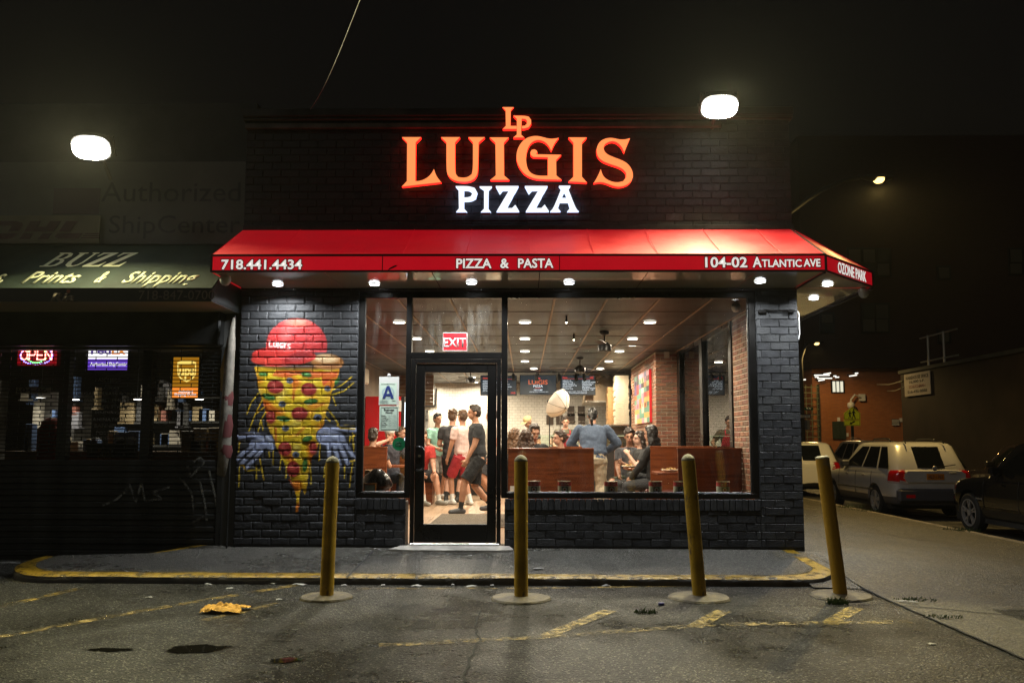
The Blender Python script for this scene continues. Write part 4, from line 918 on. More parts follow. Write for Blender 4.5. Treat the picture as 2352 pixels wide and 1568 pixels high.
# inside: dim shelves, boxes and ceiling lamps
M_shelf = mat('pale_shelf_goods', (.3, .28, .25), .6, col2=(.06, .05, .05), var=.6, scale=14)
q = MB()
for i in range(5): q.box(-5.9, 3.2, .35+i*.36, -4.5, 3.5, .38+i*.36)
tag(q.build('shelf_unit', M_dkwall), 'dim goods shelves inside the shipping shop', 'shelf')
rr = random.Random(5)
spots = sorted((rr.randrange(5), rr.random()) for _ in range(34)); seen_ = {}
for i, (s, ux) in enumerate(spots):
    x = -5.85+ux*1.2; seen_[s] = seen_.get(s, -1)+1; w_ = .06+rr.random()*.1; h_ = .1+rr.random()*.18; q = MB(); q.box(x, 3.22, .383+s*.36, x+w_, 3.42, .383+s*.36+h_)
    c = rr.choice([(.5, .47, .4), (.3, .3, .33), (.5, .2, .15), (.12, .2, .4), (.6, .55, .45), (.08, .08, .08), (.45, .35, .2)])
    tag(q.build('boxed_goods', mat('goods_%d' % (i % 9), c, .5)), '%s packet from the left on the %s shelf from the bottom inside the shipping shop' % (ORDS[seen_[s]], ORDS[s]), 'packet', 'packets on the shipping shop shelves')
q = MB(); q.box(-7.5, 3.4, 0, -6.9, 3.9, 1.9); q.build('cabinet', mat('pale_cabinet', (.26, .25, .23), .5, var=.5, scale=5), None); tag(bpy.context.scene.objects[-1] if False else COL.objects[-1], 'tall pale cabinet inside the shipping shop', 'cabinet')
q = MB(); q.box(-9.6, 3.6, 0, -8.2, 3.8, 2.1); o = thing('pale_partition', q, mat('pale_panel', (.2, .19, .17), .6, var=.4, scale=4), 'pale wall panel behind the open sign inside the shipping shop', 'panel')
q = MB(); q.box(-7.0, 1.9, -.02, -3.6, 2.3, .98); q.box(-7.05, 1.85, .98, -3.58, 2.32, 1.02); o = thing('service_counter', q, mat('brown_counter', (.14, .09, .05), .5), 'low brown counter inside the shipping shop', 'counter')
q = MB(); c = at(*Zleft(500, 960), 1.2); q.box(c.x-.13, 1.1, 0, c.x+.13, 1.35, c.z+.1, .03); q.lathe([(.13, 0), (.12, .06), (.08, .1), (.001, .12)], (c.x, 1.22, c.z+.1), 16); thing('vending_stand', q, mat('vending_red', rgb(120, 26, 24), .4), 'red gumball machine behind the shutter links', 'machine')
lampw = emat('shop_tube_lens', (1, .95, .85), 9)
for (px, py) in ((405, 586), (745, 602), (1360, 600), (1975, 600)):
    p = at(*Zleft(px, py), 2.9); o = downlight('pendant_lamp', p.x, 2.9, p.z, '%s small hanging lamp from the left inside the shipping shop' % ORDS[(405, 745, 1360, 1975).index(px)], 'hanging lamps in the shipping shop', 2.6, (1, .93, .8), lampw, .07); q = MB(); q.tube([(p.x, 2.9, p.z-.002), (p.x, 2.9, 2.75)], .005, 5); q.build('cord', M_black, o)
for k_, x_ in enumerate((-8.3, -6.4, -4.9)):  # unseen lamps added to brighten the upper part of the shop interior
    downlight('added_ceiling_lamp', x_, 2.2, 2.745, '%s added round ceiling lamp from the left inside the shipping shop' % ORDS[k_], 'added ceiling lamps in the shipping shop', (5, 6, 11)[k_], (1, .88, .68), lampw, .10)
rr = random.Random(21)
gx_ = sorted(40+rr.random()*460 for _ in range(20)), sorted(40+rr.random()*460 for _ in range(20))
for i in range(40):   # clutter on the counter and on the back wall
    px_ = gx_[i % 2][i//2]; yy = 2.0 if i % 2 else 3.15; w_ = .05+rr.random()*.16; h_ = .08+rr.random()*.3; c_ = at(px_, 1000, yy); zb_2 = 1.021 if i % 2 else 1.10+rr.random()*.7
    q = MB(); q.box(c_.x, yy, zb_2, c_.x+w_, yy+.12, zb_2+h_, .006)
    if i % 2 == 0: q.box(c_.x-.02, yy-.01, zb_2-.02, c_.x+w_+.02, yy+.16, zb_2-.002)
    tag(q.build('shop_goods', MATS['goods_%d' % rr.randrange(9)]), '%s item from the left %s behind the shutter links' % (ORDS[i//2], 'standing on the counter' if i % 2 else 'on the back wall ledges'), 'goods', 'goods inside the shipping shop')
# lit window signs
o_ = empty('open_sign', (0, 0, 0)); c0, c1 = at(*Zleft(175, 272), .32), at(*Zleft(560, 88), .32); o_.location = ((c0.x+c1.x)/2, .32, c0.z); tag(o_, 'red led open sign in the shipping shop window', 'sign')
q = MB(); q.box(c0.x, .31, c0.z, c1.x, .34, c1.z); q.build('panel', mat('led_red_panel', (.1, .004, .006), .4, emit=(1, .01, .03), es=.22), o_)
M_ledr = emat('led_red', (1, .25, .2), 6); M_ledb = emat('led_blue', (.2, .2, 1), 6); M_ledg = emat('led_green', (.1, 1, .25), 5)
W_ = c1.x-c0.x; H_ = c1.z-c0.z; cx, cz = (c0.x+c1.x)/2, (c0.z+c1.z)/2
def leds(pts, m_, r=.0055, nm='led'):
    q = MB()
    for (x, z) in pts: q.box(x-r, .302, z-r, x+r, .309, z+r)
    q.build(nm, m_, o_).__setitem__('kind', 'stuff')
leds([(cx+W_*.42*math.cos(t), cz-H_*.0+H_*.47*math.sin(t)) for t in np.linspace(0, 2*math.pi, 40)], M_ledb)
leds([(cx+W_*.26*math.cos(t), cz+H_*.40*math.sin(t)) for t in np.linspace(math.radians(20), math.radians(160), 12)]+[(cx+W_*.26*math.cos(t), cz+H_*.38*math.sin(t)) for t in np.linspace(math.radians(200), math.radians(340), 12)], M_ledg)
strokes = {'O': [[(0, .5), (.1, .15), (.5, 0), (.9, .15), (1, .5), (.9, .85), (.5, 1), (.1, .85), (0, .5)]], 'P': [[(0, 0), (0, 1)], [(0, 1), (.8, 1), (1, .75), (.8, .5), (0, .5)]], 'E': [[(1, 0), (0, 0), (0, 1), (1, 1)], [(0, .5), (.8, .5)]], 'N': [[(0, 0), (0, 1), (1, 0), (1, 1)]]}
pts = []
for i, ch in enumerate('OPEN'):
    for sk in strokes[ch]:
        for (a, b) in zip(sk[:-1], sk[1:]):
            L_ = math.hypot((b[0]-a[0])*.085, (b[1]-a[1])*.17); nn = max(2, int(L_/.016))
            for k in range(nn+1): t = k/nn; pts.append((cx-W_*.40+i*W_*.212+(a[0]+(b[0]-a[0])*t)*W_*.165, cz-H_*.22+(a[1]+(b[1]-a[1])*t)*H_*.5))
leds(pts, M_ledr)
o_ = empty('shipping_lightbox', (0, 0, 0)); c0, c1 = at(*Zleft(866, 328), .32), at(*Zleft(1283, 60), .32); o_.location = ((c0.x+c1.x)/2, .32, c0.z); tag(o_, 'white and purple lit shipping sign in the middle shop window', 'sign')
q = MB(); q.box(c0.x, .31, c0.z, c1.x, .36, c1.z); q.build('case', M_slat, o_)
zs = at(*Zleft(1000, 212), .31).z
q = MB(); q.box(c0.x+.01, .304, zs, c1.x-.01, .309, c1.z-.01); q.build('white_face', emat('lightbox_white', (1, .96, .98), 1.4), o_); q = MB(); q.box(c0.x+.01, .304, c0.z+.01, c1.x-.01, .309, zs); q.build('purple_face', emat('lightbox_purple', (.15, .06, .62), .9), o_)
text_px('lettering', 'Fed', *Zleft(900, 76), *Zleft(1102, 166), .300, emat('sign_purple', (.16, .08, .55), .55), o_, bold=.03, extrude=.002); text_px('lettering', 'Ex', *Zleft(1106, 76), *Zleft(1250, 166), .300, emat('sign_orange', (1, .3, .03), .95), o_, bold=.03, extrude=.002)
text_px('lettering', 'Authorized ShipCenter', *Zleft(892, 245), *Zleft(1258, 288), .300, emat('sign_white', (1, 1, 1), 1.2), o_, bold=.02, extrude=.002)
o_ = empty('parcel_lightbox', (0, 0, 0)); c0, c1 = at(*Zleft(1700, 602), .32), at(*Zleft(1985, 180), .32); o_.location = ((c0.x+c1.x)/2, .32, c0.z); tag(o_, 'brown and orange lit parcel sign with shield emblem', 'sign')
q = MB(); q.box(c0.x, .31, c0.z, c1.x, .36, c1.z); q.build('case', M_slat, o_)
zs = at(*Zleft(1800, 488), .31).z
q = MB(); q.box(c0.x+.01, .304, zs, c1.x-.01, .309, c1.z-.01); q.build('brown_face', emat('lightbox_brown', (.62, .26, .012), .55), o_); q = MB(); q.box(c0.x+.01, .304, c0.z+.01, c1.x-.01, .309, zs); q.build('orange_face', emat('lightbox_orange', (1, .28, .03), .95), o_)
def flatS(name, polys, Y, m_): return flat_px(name, [[Zleft(*p) for p in pl] for pl in polys], Y, .003, m_, o_)
M_gold = emat('lit_gold', (1, .72, .16), 1.1)
outer = [(1757, 243), (1800, 230), (1850, 227), (1900, 230), (1941, 243), (1941, 340), (1935, 375), (1905, 412), (1848, 440), (1792, 412), (1762, 375), (1757, 340)]
inner = [(1766, 262), (1850, 262), (1931, 256), (1932, 340), (1926, 368), (1900, 400), (1848, 425), (1798, 400), (1772, 368), (1766, 340)]
flatS('shield', [outer, inner], .299, M_gold)
text_px('lettering', 'ups', *Zleft(1772, 298), *Zleft(1926, 410), .298, M_gold, o_, bold=.03, extrude=.002)
text_px('lettering', 'Authorized', *Zleft(1768, 518), *Zleft(1908, 545), .298, MATS['sign_white'], o_, extrude=.002); text_px('lettering', 'Shipping Outlet', *Zleft(1728, 548), *Zleft(1942, 582), .298, MATS['sign_white'], o_, extrude=.002)
# vinyl lettering on the window panes
M_vin = mat('grey_vinyl_lettering', (.42, .42, .38), .5); M_vind = mat('dark_vinyl', (.03, .028, .02), .5); M_gldv = mat('gold_vinyl', (.3, .2, .03), .5)
pane = empty('lettered_window', (-5.3, .33, .9), 'lettered window glass behind the shutter links', 'window')
q = MB(); q.box(gx0, .372, .95, gx1, .376, 2.3); q.build('glass', M_glass, pane)
for (s_, x0, y0, x1, y1) in (('FAX HERE', 945, 402, 1195, 432), ('NOTARY', 950, 485, 1190, 512), ('LEGAL & LEASE FORMS', 775, 540, 1365, 572), ('PASSPORT PHOTOS', 820, 604, 1340, 634), ('RUBBER STAMP', 862, 668, 1280, 700), ('BINDING', 940, 728, 1180, 760), ('LAMINATION', 890, 795, 1238, 826), ('BANNERS', 935, 857, 1190, 888), ('POSTERS', 950, 927, 1180, 958), ('FORMAT PRINTING', 925, 980, 1350, 1010)):
    text_px('lettering', s_, *Zleft(x0, y0), *Zleft(x1, y1), .370, M_vin, pane, bold=.01, extrude=.001)
a, b = at(*Zleft(157, 553), .37), at(*Zleft(505, 490), .37); q = MB(); q.box(a.x, .366, a.z, b.x, .37, b.z); q.build('number_plate', mat('number_plate_cream', (.3, .28, .2), .5), pane); text_px('lettering', '104-06', *Zleft(172, 496), *Zleft(470, 545), .365, M_black, pane, bold=.01, extrude=.001)
q = MB(); a, b = at(*Zleft(860, 1190), .40), at(*Zleft(1360, 1045), .40); q.box(a.x, .39, a.z, b.x, .43, b.z); q.build('dark_board', M_vind, pane)
flat_px('shield', [[Zleft(*p) for p in ((968, 1100), (1030, 1085), (1098, 1095), (1098, 1190), (968, 1190))], [Zleft(*p) for p in ((976, 1108), (1030, 1096), (1090, 1103), (1090, 1188), (976, 1188))]], .386, .002, M_gldv, pane)
text_px('lettering', 'ups', *Zleft(980, 1122), *Zleft(1086, 1190), .386, M_gldv, pane, bold=.02, extrude=.001)

# dark green awning of the shipping shop
XA0, XA1 = -9.5, XL-.03
aw2 = empty('green_awning', (-5.6, -.8, 2.58), 'dark green awning with italic lettering over the shipping shop', 'awning')
YV = -.80; zt_, zm_, zb2 = at(300, 563, .1).z, at(300, 661, YV).z, at(300, 692, YV).z
M_grn = mat('dark_green_vinyl', (.013, .021, .016), .8, var=.3, scale=3, bump=.15, spec=.15); M_grnd = mat('black_green_valance', (.010, .012, .011), .6)
sl_ = MB(); sl_.add([(XA0, YV, zm_), (XA1, YV, zm_), (XA1, .1, zt_), (XA0, .1, zt_)], [(0, 1, 2, 3)]); sl_.build('canopy_panel', M_grn, aw2)
q = MB(); q.box(XA0, YV, zb2, XA1, YV+.015, zm_-.004); q.build('valance', M_grnd, aw2); q = MB(); q.box(XA0, YV+.02, zb2+.01, XA1, .1, zb2+.02); q.build('soffit', mat('pale_soffit', (.4, .33, .26), .5), aw2)
q = MB(); q.add([(XA1, YV+.02, zb2), (XA1, .1, zb2), (XA1, .1, zt_-.01), (XA1, YV+.02, zm_-.01)], [(0, 1, 2, 3)]); q.build('end_panel', M_grnd, aw2)
nS = (Vector((0, .1-YV, zt_-zm_))); sl_len = nS.length; ang = math.atan2(zt_-zm_, .1-YV)
M_cream2 = mat('cream_awning_lettering', (.50, .50, .34), .8, spec=.1)
def slope_text(s_, x0, y0, x1, y1, shear=.2, bold=.018, m_=None):
    """lettering on the sloping canopy"""
    def hit(px, py):
        d = _ray(px, py); n_ = Vector((0, -nS.z, nS.y)); P0 = Vector((0, YV, zm_)); t = (P0-EYE).dot(n_)/d.dot(n_); return EYE+d*t
    a, b = hit(x0, y1), hit(x1, y0); hgt = ((b.y-a.y)**2+(b.z-a.z)**2)**.5
    me = text_mesh(s_, b.x-a.x, hgt, bold=bold, extrude=.002, shear=shear)
    return link('lettering', me, m_ or M_cream2, aw2, a+Vector((0, -nS.z, nS.y)).normalized()*.003-world_loc(aw2), (ang, 0, 0))
# serif capitals drawn as outlines
def serif_word(x0, y0, x1, y1):
    """BUZZ in slanted serif capitals"""
    G = {'B': [[(0, 0), (.62, 0), (.85, .08), (.95, .28), (.85, .46), (.66, .53), (.82, .6), (.9, .76), (.8, .93), (.58, 1), (0, 1), (0, .95), (.14, .93), (.14, .07), (0, .05)], [(.34, .08), (.34, .48), (.52, .48), (.68, .42), (.72, .28), (.66, .12), (.52, .08)], [(.34, .56), (.34, .92), (.5, .92), (.64, .87), (.67, .74), (.62, .6), (.48, .56)]],
         'U': [[(0, 1), (0, .95), (.12, .93), (.12, .3), (.2, .1), (.4, -.01), (.62, 0), (.82, .1), (.9, .3), (.9, .93), (1.0, .95), (1.0, 1), (.68, 1), (.68, .95), (.8, .93), (.8, .3), (.74, .14), (.6, .07), (.44, .12), (.34, .3), (.34, .93), (.46, .95), (.46, 1)]],
         'Z': [[(.02, 0), (.9, 0), (.98, .32), (.92, .32), (.78, .1), (.36, .07), (.94, .95), (.94, 1), (.12, 1), (.06, .72), (.12, .72), (.26, .9), (.60, .93), (.02, .06)]]}
    Wd = {'B': 1.0, 'U': 1.12, 'Z': 1.02}; x = 0; polys = []
    for ch in 'BUZZ':
        for pl in G[ch]: polys.append([(x+u*.92*Wd[ch]+v*.24, v) for u, v in pl])
        x += Wd[ch]
    return polys
def hitS(px, py):
    d = _ray(px, py); n_ = Vector((0, -nS.z, nS.y)); P0 = Vector((0, YV, zm_)); t = (P0-EYE).dot(n_)/d.dot(n_); return EYE+d*t
pl = serif_word(0, 0, 1, 1); xs = [u for p in pl for u, v in p]; a, b = hitS(90, 613), hitS(318, 581); hgt = ((b.y-a.y)**2+(b.z-a.z)**2)**.5; sc_ = (b.x-a.x)/(max(xs)-min(xs))
me = curve_mesh([[((u-min(xs))*sc_, v*hgt) for u, v in p] for p in pl], .001); link('lettering', me, M_cream2, aw2, a+Vector((0, -nS.z, nS.y)).normalized()*.004-world_loc(aw2), (ang, 0, 0))
slope_text('s,', -30, 630, 26, 655); slope_text('Prints', 45, 624, 198, 652); slope_text('&', 212, 624, 258, 651); slope_text('Shipping', 268, 624, 466, 660)
M_dimtxt = mat('dull_valance_lettering', (.16, .13, .10), .6)
text_px('lettering', '718-847-0700', 318, 667, 493, 688, YV-.001, M_dimtxt, aw2, extrude=.001, bold=.0); text_px('lettering', 'Ria', 115, 672, 172, 693, YV-.001, M_dimtxt, aw2, extrude=.001, bold=.04, shear=.25)
q = MB(); c_ = at(157, 669, YV-.003); q.lathe([(.001, -.001), (.02, -.001), (.02, 0)], (c_.x, YV-.003, c_.z), 14, 'y'); q.build('logo_dot', mat('dull_orange', (.2, .05, .02), .6), aw2)
# boards above it
YB = .33
bd = empty('ship_center_board', (-4.2, YB, 3.4), 'grey lettered board above the green awning, beside the pizza shop', 'sign')
q = MB(); a, b = at(-200, 562, YB), at(556, 372, YB); q.box(a.x, YB-.01, a.z, XL-.02, YB+.02, b.z); q.build('board', mat('dull_board_grey', (.11, .11, .095), .6, var=.15, scale=2), bd)
M_bt = mat('board_lettering_dark', (.03, .032, .03), .6)
text_px('lettering', 'Authorized', *Zup(745, 605), *Zup(1778, 752), YB-.012, M_bt, bd, bold=.0, extrude=.001); text_px('lettering', 'ShipCenter', *Zup(800, 850), *Zup(1775, 1025), YB-.012, M_bt, bd, bold=.0, extrude=.001)
q = MB(); a, b = at(*Zup(395, 845), YB), at(*Zup(745, 655), YB); q.box(a.x, YB-.02, a.z, b.x, YB-.012, b.z); q.build('logo_panel', mat('dull_purple', (.07, .03, .05), .6), bd)
bd2 = empty('courier_board', (-5.2, YB-.03, 3.3), 'pale courier board with slanted dark red logo above the green awning', 'sign')
q = MB(); a, b = at(*Zup(-120, 1058), YB-.04), at(*Zup(742, 853), YB-.04); q.box(a.x, YB-.05, a.z, b.x, YB-.03, b.z); q.build('board', mat('dull_yellow_board', (.20, .18, .11), .6, var=.12, scale=3), bd2)
M_dhl = mat('dull_red_logo', (.075, .018, .015), .6)
def logo(polys): flat_px('logo_stroke', [[Zup(*p) for p in pl] for pl in polys], YB-.054, .004, M_dhl, bd2)
logo([[(-60, 893), (120, 893), (165, 905), (170, 925), (140, 965), (60, 968), (85, 935), (80, 925), (-80, 925)]]); logo([[(-110, 985), (130, 985), (95, 1015), (50, 1025), (-140, 1025)]])
logo([[(225, 893), (305, 893), (275, 935), (340, 935), (370, 893), (450, 893), (395, 970), (180, 970)]]); logo([[(175, 983), (245, 983), (218, 1025), (143, 1025)]]); logo([[(315, 983), (385, 983), (352, 1025), (280, 1025)]])
logo([[(490, 893), (572, 893), (518, 970), (435, 970)]]); logo([[(425, 983), (610, 983), (575, 1022), (430, 1022), (400, 1010)]])
for k in range(3): logo([[(630-k*14, 983+k*15), (732, 983+k*15), (732, 990+k*15), (625-k*14, 990+k*15)]])
# rolled banner on a pole between the shops
bn = empty('rolled_banner', (-3.3, -.12, -.05), 'furled white and red banner hanging between the two shops', 'banner')
xb = at(523, 900, -.12).x
q = MB(); pts = [(xb+.035, -.12, 2.52), (xb+.02, -.12, 2.2), (xb+.0, -.13, 1.6), (xb-.01, -.13, 1.1), (xb-.03, -.14, .78)]; q.tube(pts, [.012, .055, .062, .06, .055], 12); o = q.build('cloth', mat('banner_cloth', (.17, .155, .125), .8, var=.4, scale=9, bump=.4, bscale=14), bn, smooth=True); bump_mesh(o.data, .018, 9)
for (z0, z1) in ((1.55, 1.72), (1.2, 1.45), (.98, 1.12)):
    q = MB(); q.tube([(xb+.002, -.128, z0), (xb+.004, -.128, (z0+z1)/2), (xb+.006, -.128, z1)], [.058, .0665, .056], 12, cap=False); o = q.build('red_print', mat('banner_red', (.10, .02, .02), .8), bn, smooth=True); bump_mesh(o.data, .010, 9)
q = MB(); q.add([(xb-.02, -.13, 2.3), (xb-.09, -.12, 1.95), (xb-.08, -.12, 1.72), (xb-.01, -.13, 1.62)], [(0, 1, 2, 3)]); q.build('loose_corner', mat('banner_yellow', (.32, .22, .08), .8), bn)
q = MB(); q.tube([(xb+.04, -.1, .0), (xb+.045, -.1, 2.55)], .01, 8); q.build('pole', M_slat, bn)
# ------------------------------------------------------------------ restaurant interior
XI0, XI1, YB2, ZC = -3.40, 2.82, 14.4, 2.81
M_wood = mat('booth_wood', (.16, .048, .016), .24, var=.3, scale=3, coat=.3, rvar=.06)
def wood_mat(name, c1, c2, sc=(2, 2, 22), rough=.28):
    M = bpy.data.materials.new(name); M.use_nodes = True; n = M.node_tree; L = n.links.new; p = n.nodes['Principled BSDF']
    tc = n.nodes.new('ShaderNodeTexCoord'); mp = n.nodes.new('ShaderNodeMapping'); mp.inputs['Scale'].default_value = sc; L(tc.outputs['Object'], mp.inputs[0])
    nz = n.nodes.new('ShaderNodeTexNoise'); nz.inputs['Scale'].default_value = 1.6; nz.inputs['Detail'].default_value = 8; nz.inputs['Distortion'].default_value = .6; L(mp.outputs[0], nz.inputs['Vector'])
    rp = n.nodes.new('ShaderNodeValToRGB'); e = rp.color_ramp.elements; e[0].position = .3; e[0].color = (*c1, 1); e[1].position = .7; e[1].color = (*c2, 1); L(nz.outputs['Fac'], rp.inputs[0]); L(rp.outputs[0], p.inputs['Base Color']); p.inputs['Roughness'].default_value = rough
    return M
M_booth = wood_mat('mahogany_booth', (.105, .026, .008), (.22, .062, .02), (1.2, 1.2, 14)); M_boothe = wood_mat('booth_edge', (.16, .04, .012), (.27, .08, .028), (3, 3, 3))
M_ftile = [wood_mat('floor_plank_%d' % i, tuple(c*k for c in (.34, .225, .14)), tuple(c*k for c in (.47, .33, .22)), (7, 1.0, 1), .3) for i, k in enumerate((.85, 1.0, 1.1))]
fl = empty('restaurant_floor', (0, 7, -.02), kind='structure')
q = MB(); q.box(XI0, .14, -.1, XI1, YB2, -.012); q.build('grout', mat('grout', (.12, .09, .07), .8), fl)
bx = []; x = XI0; k = 0
while x < XI1:
    y = .14-(k % 3)*.4
    while y < 10.5:
        if max(y, .14) < y+1.2: bx.append((x+.002, max(y, .14)+.002, -.011, min(x+.198, XI1), y+1.198, .0))
        y += 1.2
    x += .2; k += 1
pieces(fl, 'floor_plank', bx, M_ftile, limit=290, bev=0, keyf=lambda b: abs(b[0]+.8)+b[1]*.35)
# ceiling: dark boards between pale bars
ce = empty('restaurant_ceiling', (0, 7, ZC), kind='structure')
M_ctile = [mat('dark_ceiling_tile_%d' % i, (.014*k, .0100*k, .0068*k), .42, rvar=.06, scale=1.4, var=.15) for i, k in enumerate((.85, 1, 1.2))]
M_tbar = mat('ceiling_bar_tan', (.36, .26, .17), .5); M_tbar2 = mat('ceiling_bar_dark', (.12, .085, .06), .5)
bars = [.345+.61*k for k in range(-7, 5)]; bx = []
ys = [.05+1.22*k/1 for k in range(0, 13)]
for i in range(len(bars)-1):
    if bars[i] > XI1: continue
    for j in range(len(ys)-1): bx.append((max(bars[i], XI0)+.014, ys[j]+.006, ZC+.004, min(bars[i+1], XI1)-.014, min(ys[j+1], YB2)-.006, ZC+.014))
pieces(ce, 'ceiling_tile', [b for b in bx if b[3] > b[0]+.05 and b[4] > b[1]+.05], M_ctile, bev=0)
for b in bars:
    if XI0 < b < XI1: q = MB(); q.box(b-.012, .05, ZC-.004, b+.012, YB2, ZC+.008); q.build('ceiling_bar', M_tbar, ce)
for y in ys[1:]:
    if y < YB2: q = MB(); q.box(XI0, y-.006, ZC-.001, XI1, y+.006, ZC+.009); q.build('cross_bar', M_tbar2, ce)
q = MB(); q.box(XI0, .05, ZC+.03, XI1, YB2, ZC+.06); q.build('ceiling_deck', M_black, ce)
# walls
wl = empty('tiled_back_wall', (0, YB2, 0), kind='structure'); q = MB(); q.box(XI0, YB2, -.1, XI1, YB2+.1, 3); q.build('wall_core', mat('tile_grout', (.40, .36, .30), .7), wl)
M_tile = mat('white_subway_tile', (.78, .74, .66), .10); M_tile2 = mat('white_subway_tile_warm', (.74, .70, .62), .12); bx = []
for r_ in range(36):
    z = .02+r_*.0785; x = XI0-(0 if r_ % 2 else .078)
    while x < XI1:
        if -2.75 < x < 2.7 and z > .8: bx.append((x+.002, YB2-.008, z+.002, x+.150, YB2+.002, z+.0735))
        x += .156
pieces(wl, 'tile', bx, [M_tile, M_tile, M_tile2], limit=300, bev=.002, jitter=.0012, keyf=lambda b: (b[2] < 1.9)*10+abs(b[0]+.9))
lwall = empty('left_wall', (XI0, 7, 0), kind='structure'); q = MB(); q.box(XI0-.1, .28, -.1, XI0, YB2, 3); q.build('plaster', mat('dim_plaster', (.20, .16, .12), .7, var=.2, scale=2), lwall)
# brown boards high on the left, a bit of red brick below them
wp = empty('panelling', (-3.0, 11.4, 1.9), 'brown horizontal boards high on the left inside', 'panelling'); M_pan = wood_mat('brown_board', (.12, .07, .035), (.19, .11, .055), (1, 8, 20), .4)
for k in range(8):
    q = MB(); z = 2.05+k*.095; q.box(XI0+.02, 11.35, z+.003, -2.28, 11.42, z+.092, .004); q.build('board', M_pan, wp)
RB = [mat('red_brick_%d' % i, c, .7, var=.35, scale=14, bump=.5, bscale=60, dist=.004) for i, c in enumerate(((.25, .105, .058), (.205, .082, .046), (.29, .132, .07), (.18, .098, .056), (.235, .092, .058)))]
M_rmort = mat('pale_mortar', (.50, .43, .33), .85, bump=.4, scale=30)
bp = empty('brick_projection', (2.6, 7, 0), kind='structure')
CXf, CY0, CY1 = 2.40, 6.0, 9.5
q = MB(); q.box(CXf+.006, CY0+.006, 0, XI1+.1, CY1, ZC); q.box(XI1-.004, .22, 0, XI1+.02, 2.0, ZC); q.build('mortar', M_rmort, bp)
bx = []; zr = .02; r_ = 0
while zr < ZC-.03:
    z1 = min(zr+.0545, ZC-.002); off = .1015 if r_ % 2 else 0
    x = CXf-off
    while x < XI1:  # face towards the street
        a, b = max(x, CXf), min(x+.190, XI1)
        if b-a > .03: bx.append((a, CY0-.004, zr, b, CY0+.03, z1))
        x += .203
    y = CY0+.035-(.1015-off)
    while y < CY1:  # face towards the room
        a, b = max(y, CY0+.035), min(y+.190, CY1)
        if b-a > .03: bx.append((CXf-.004, a, zr, CXf+.03, b, z1))
        y += .203
    y = .3-off
    while y < 1.95:
        a, b = max(y, .3), min(y+.190, 1.97)
        if b-a > .03: bx.append((XI1-.012, a, zr, XI1+.01, b, z1))
        y += .203
    zr += .0675; r_ += 1
pieces(bp, 'brick', bx, RB, limit=300, bev=.004, jitter=.0, keyf=lambda b: (b[2] < .95)*5+(0 if b[1] < CY0 and b[1] > 3 else (1 if b[1] > 6 else 1.5)))
# side windows
sd = empty('side_street_window', (XI1, 4, .75), 'tall dark framed side windows mirroring the dining room', 'window')
for (y0, y1) in ((2.0, 2.16), (3.85, 4.05), (5.75, 5.98)):
    q = MB(); q.box(XI1-.03, y0, .7, XI1+.1, y1, ZC-.01, .005); q.build('mullion', M_alu, sd)
q = MB(); q.box(XI1-.02, 2.0, ZC-.06, XI1+.1, 5.98, ZC-.002); q.build('head', M_alu, sd); q = MB(); q.box(XI1-.03, 2.0, .70, XI1+.1, 5.98, .76); q.build('sill', M_alu, sd)
for (y0, y1) in ((2.16, 3.85), (4.05, 5.75)):
    q = MB(); q.box(XI1+.02, y0, .76, XI1+.026, y1, ZC-.06); q.build('pane', glassmat('side_glass_%d' % int(y0), (.75, .77, .75), .1), sd)
# downlights
M_warm = emat('lamp_lens_warm', (1, .93, .78), 12); WARM = (1, .85, .65)
cols = {-1.74: 'left', 0.0: 'middle', 1.72: 'right'}
ordn = ['nearest the window', 'second from the window', 'third from the window', 'fourth from the window']
for X, nm in cols.items():
    for i, y in enumerate((2.12, 3.95, 5.8, 7.7)):
        downlight('ceiling_light', X, y, ZC+.001, 'round ceiling light in the %s row, %s' % (nm, ordn[i]), 'round ceiling lights in the dining room', 58, WARM, M_warm, .095, math.radians(170))
for (x, y, lb) in ((-2.65, 11.8, 'round ceiling light over the back left corner'), (-2.7, 13.7, 'round ceiling light against the back wall on the far left'), (-1.34, 11.9, 'round ceiling light in front of the tiled wall behind the door'), (-1.38, 13.7, 'round ceiling light against the tiled wall behind the door'),
                   (.2, 12.2, 'round ceiling light over the kitchen behind the menu screens'), (1.5, 12.2, 'round ceiling light over the oven behind the menu screens'), (.2, 9.4, 'round ceiling light over the serving counter'), (1.7, 9.4, 'round ceiling light over the right end of the counter'), (-1.74, 9.5, 'round ceiling light in the left row, fifth from the window')):
    downlight('ceiling_light', x, y, ZC+.001, lb, 'round ceiling lights in the dining room', 66, WARM, M_warm, .095, math.radians(170))
# small pendant spots
for (px, py, lb) in ((1301, 737, 'tiny bare spot bulb hanging near the window'), (1318, 777, 'tiny bare spot bulb hanging further in')):
    p = gr(px, py, 2.74); o = empty('spot_bulb', (p.x, p.y, 2.74), lb, 'lamp', 'tiny ceiling spots'); q = MB(); q.lathe([(.012, .07), (.012, .02), (.02, .0), (.016, -.012), (.001, -.02)], n=12); q.build('holder', M_alu, o, local=True); q = MB(); q.lathe([(.001, -.034), (.012, -.028), (.014, -.02), (.001, -.018)], n=12); q.build('bulb', emat('spot_lens', (1, .85, .6), 18), o, local=True)
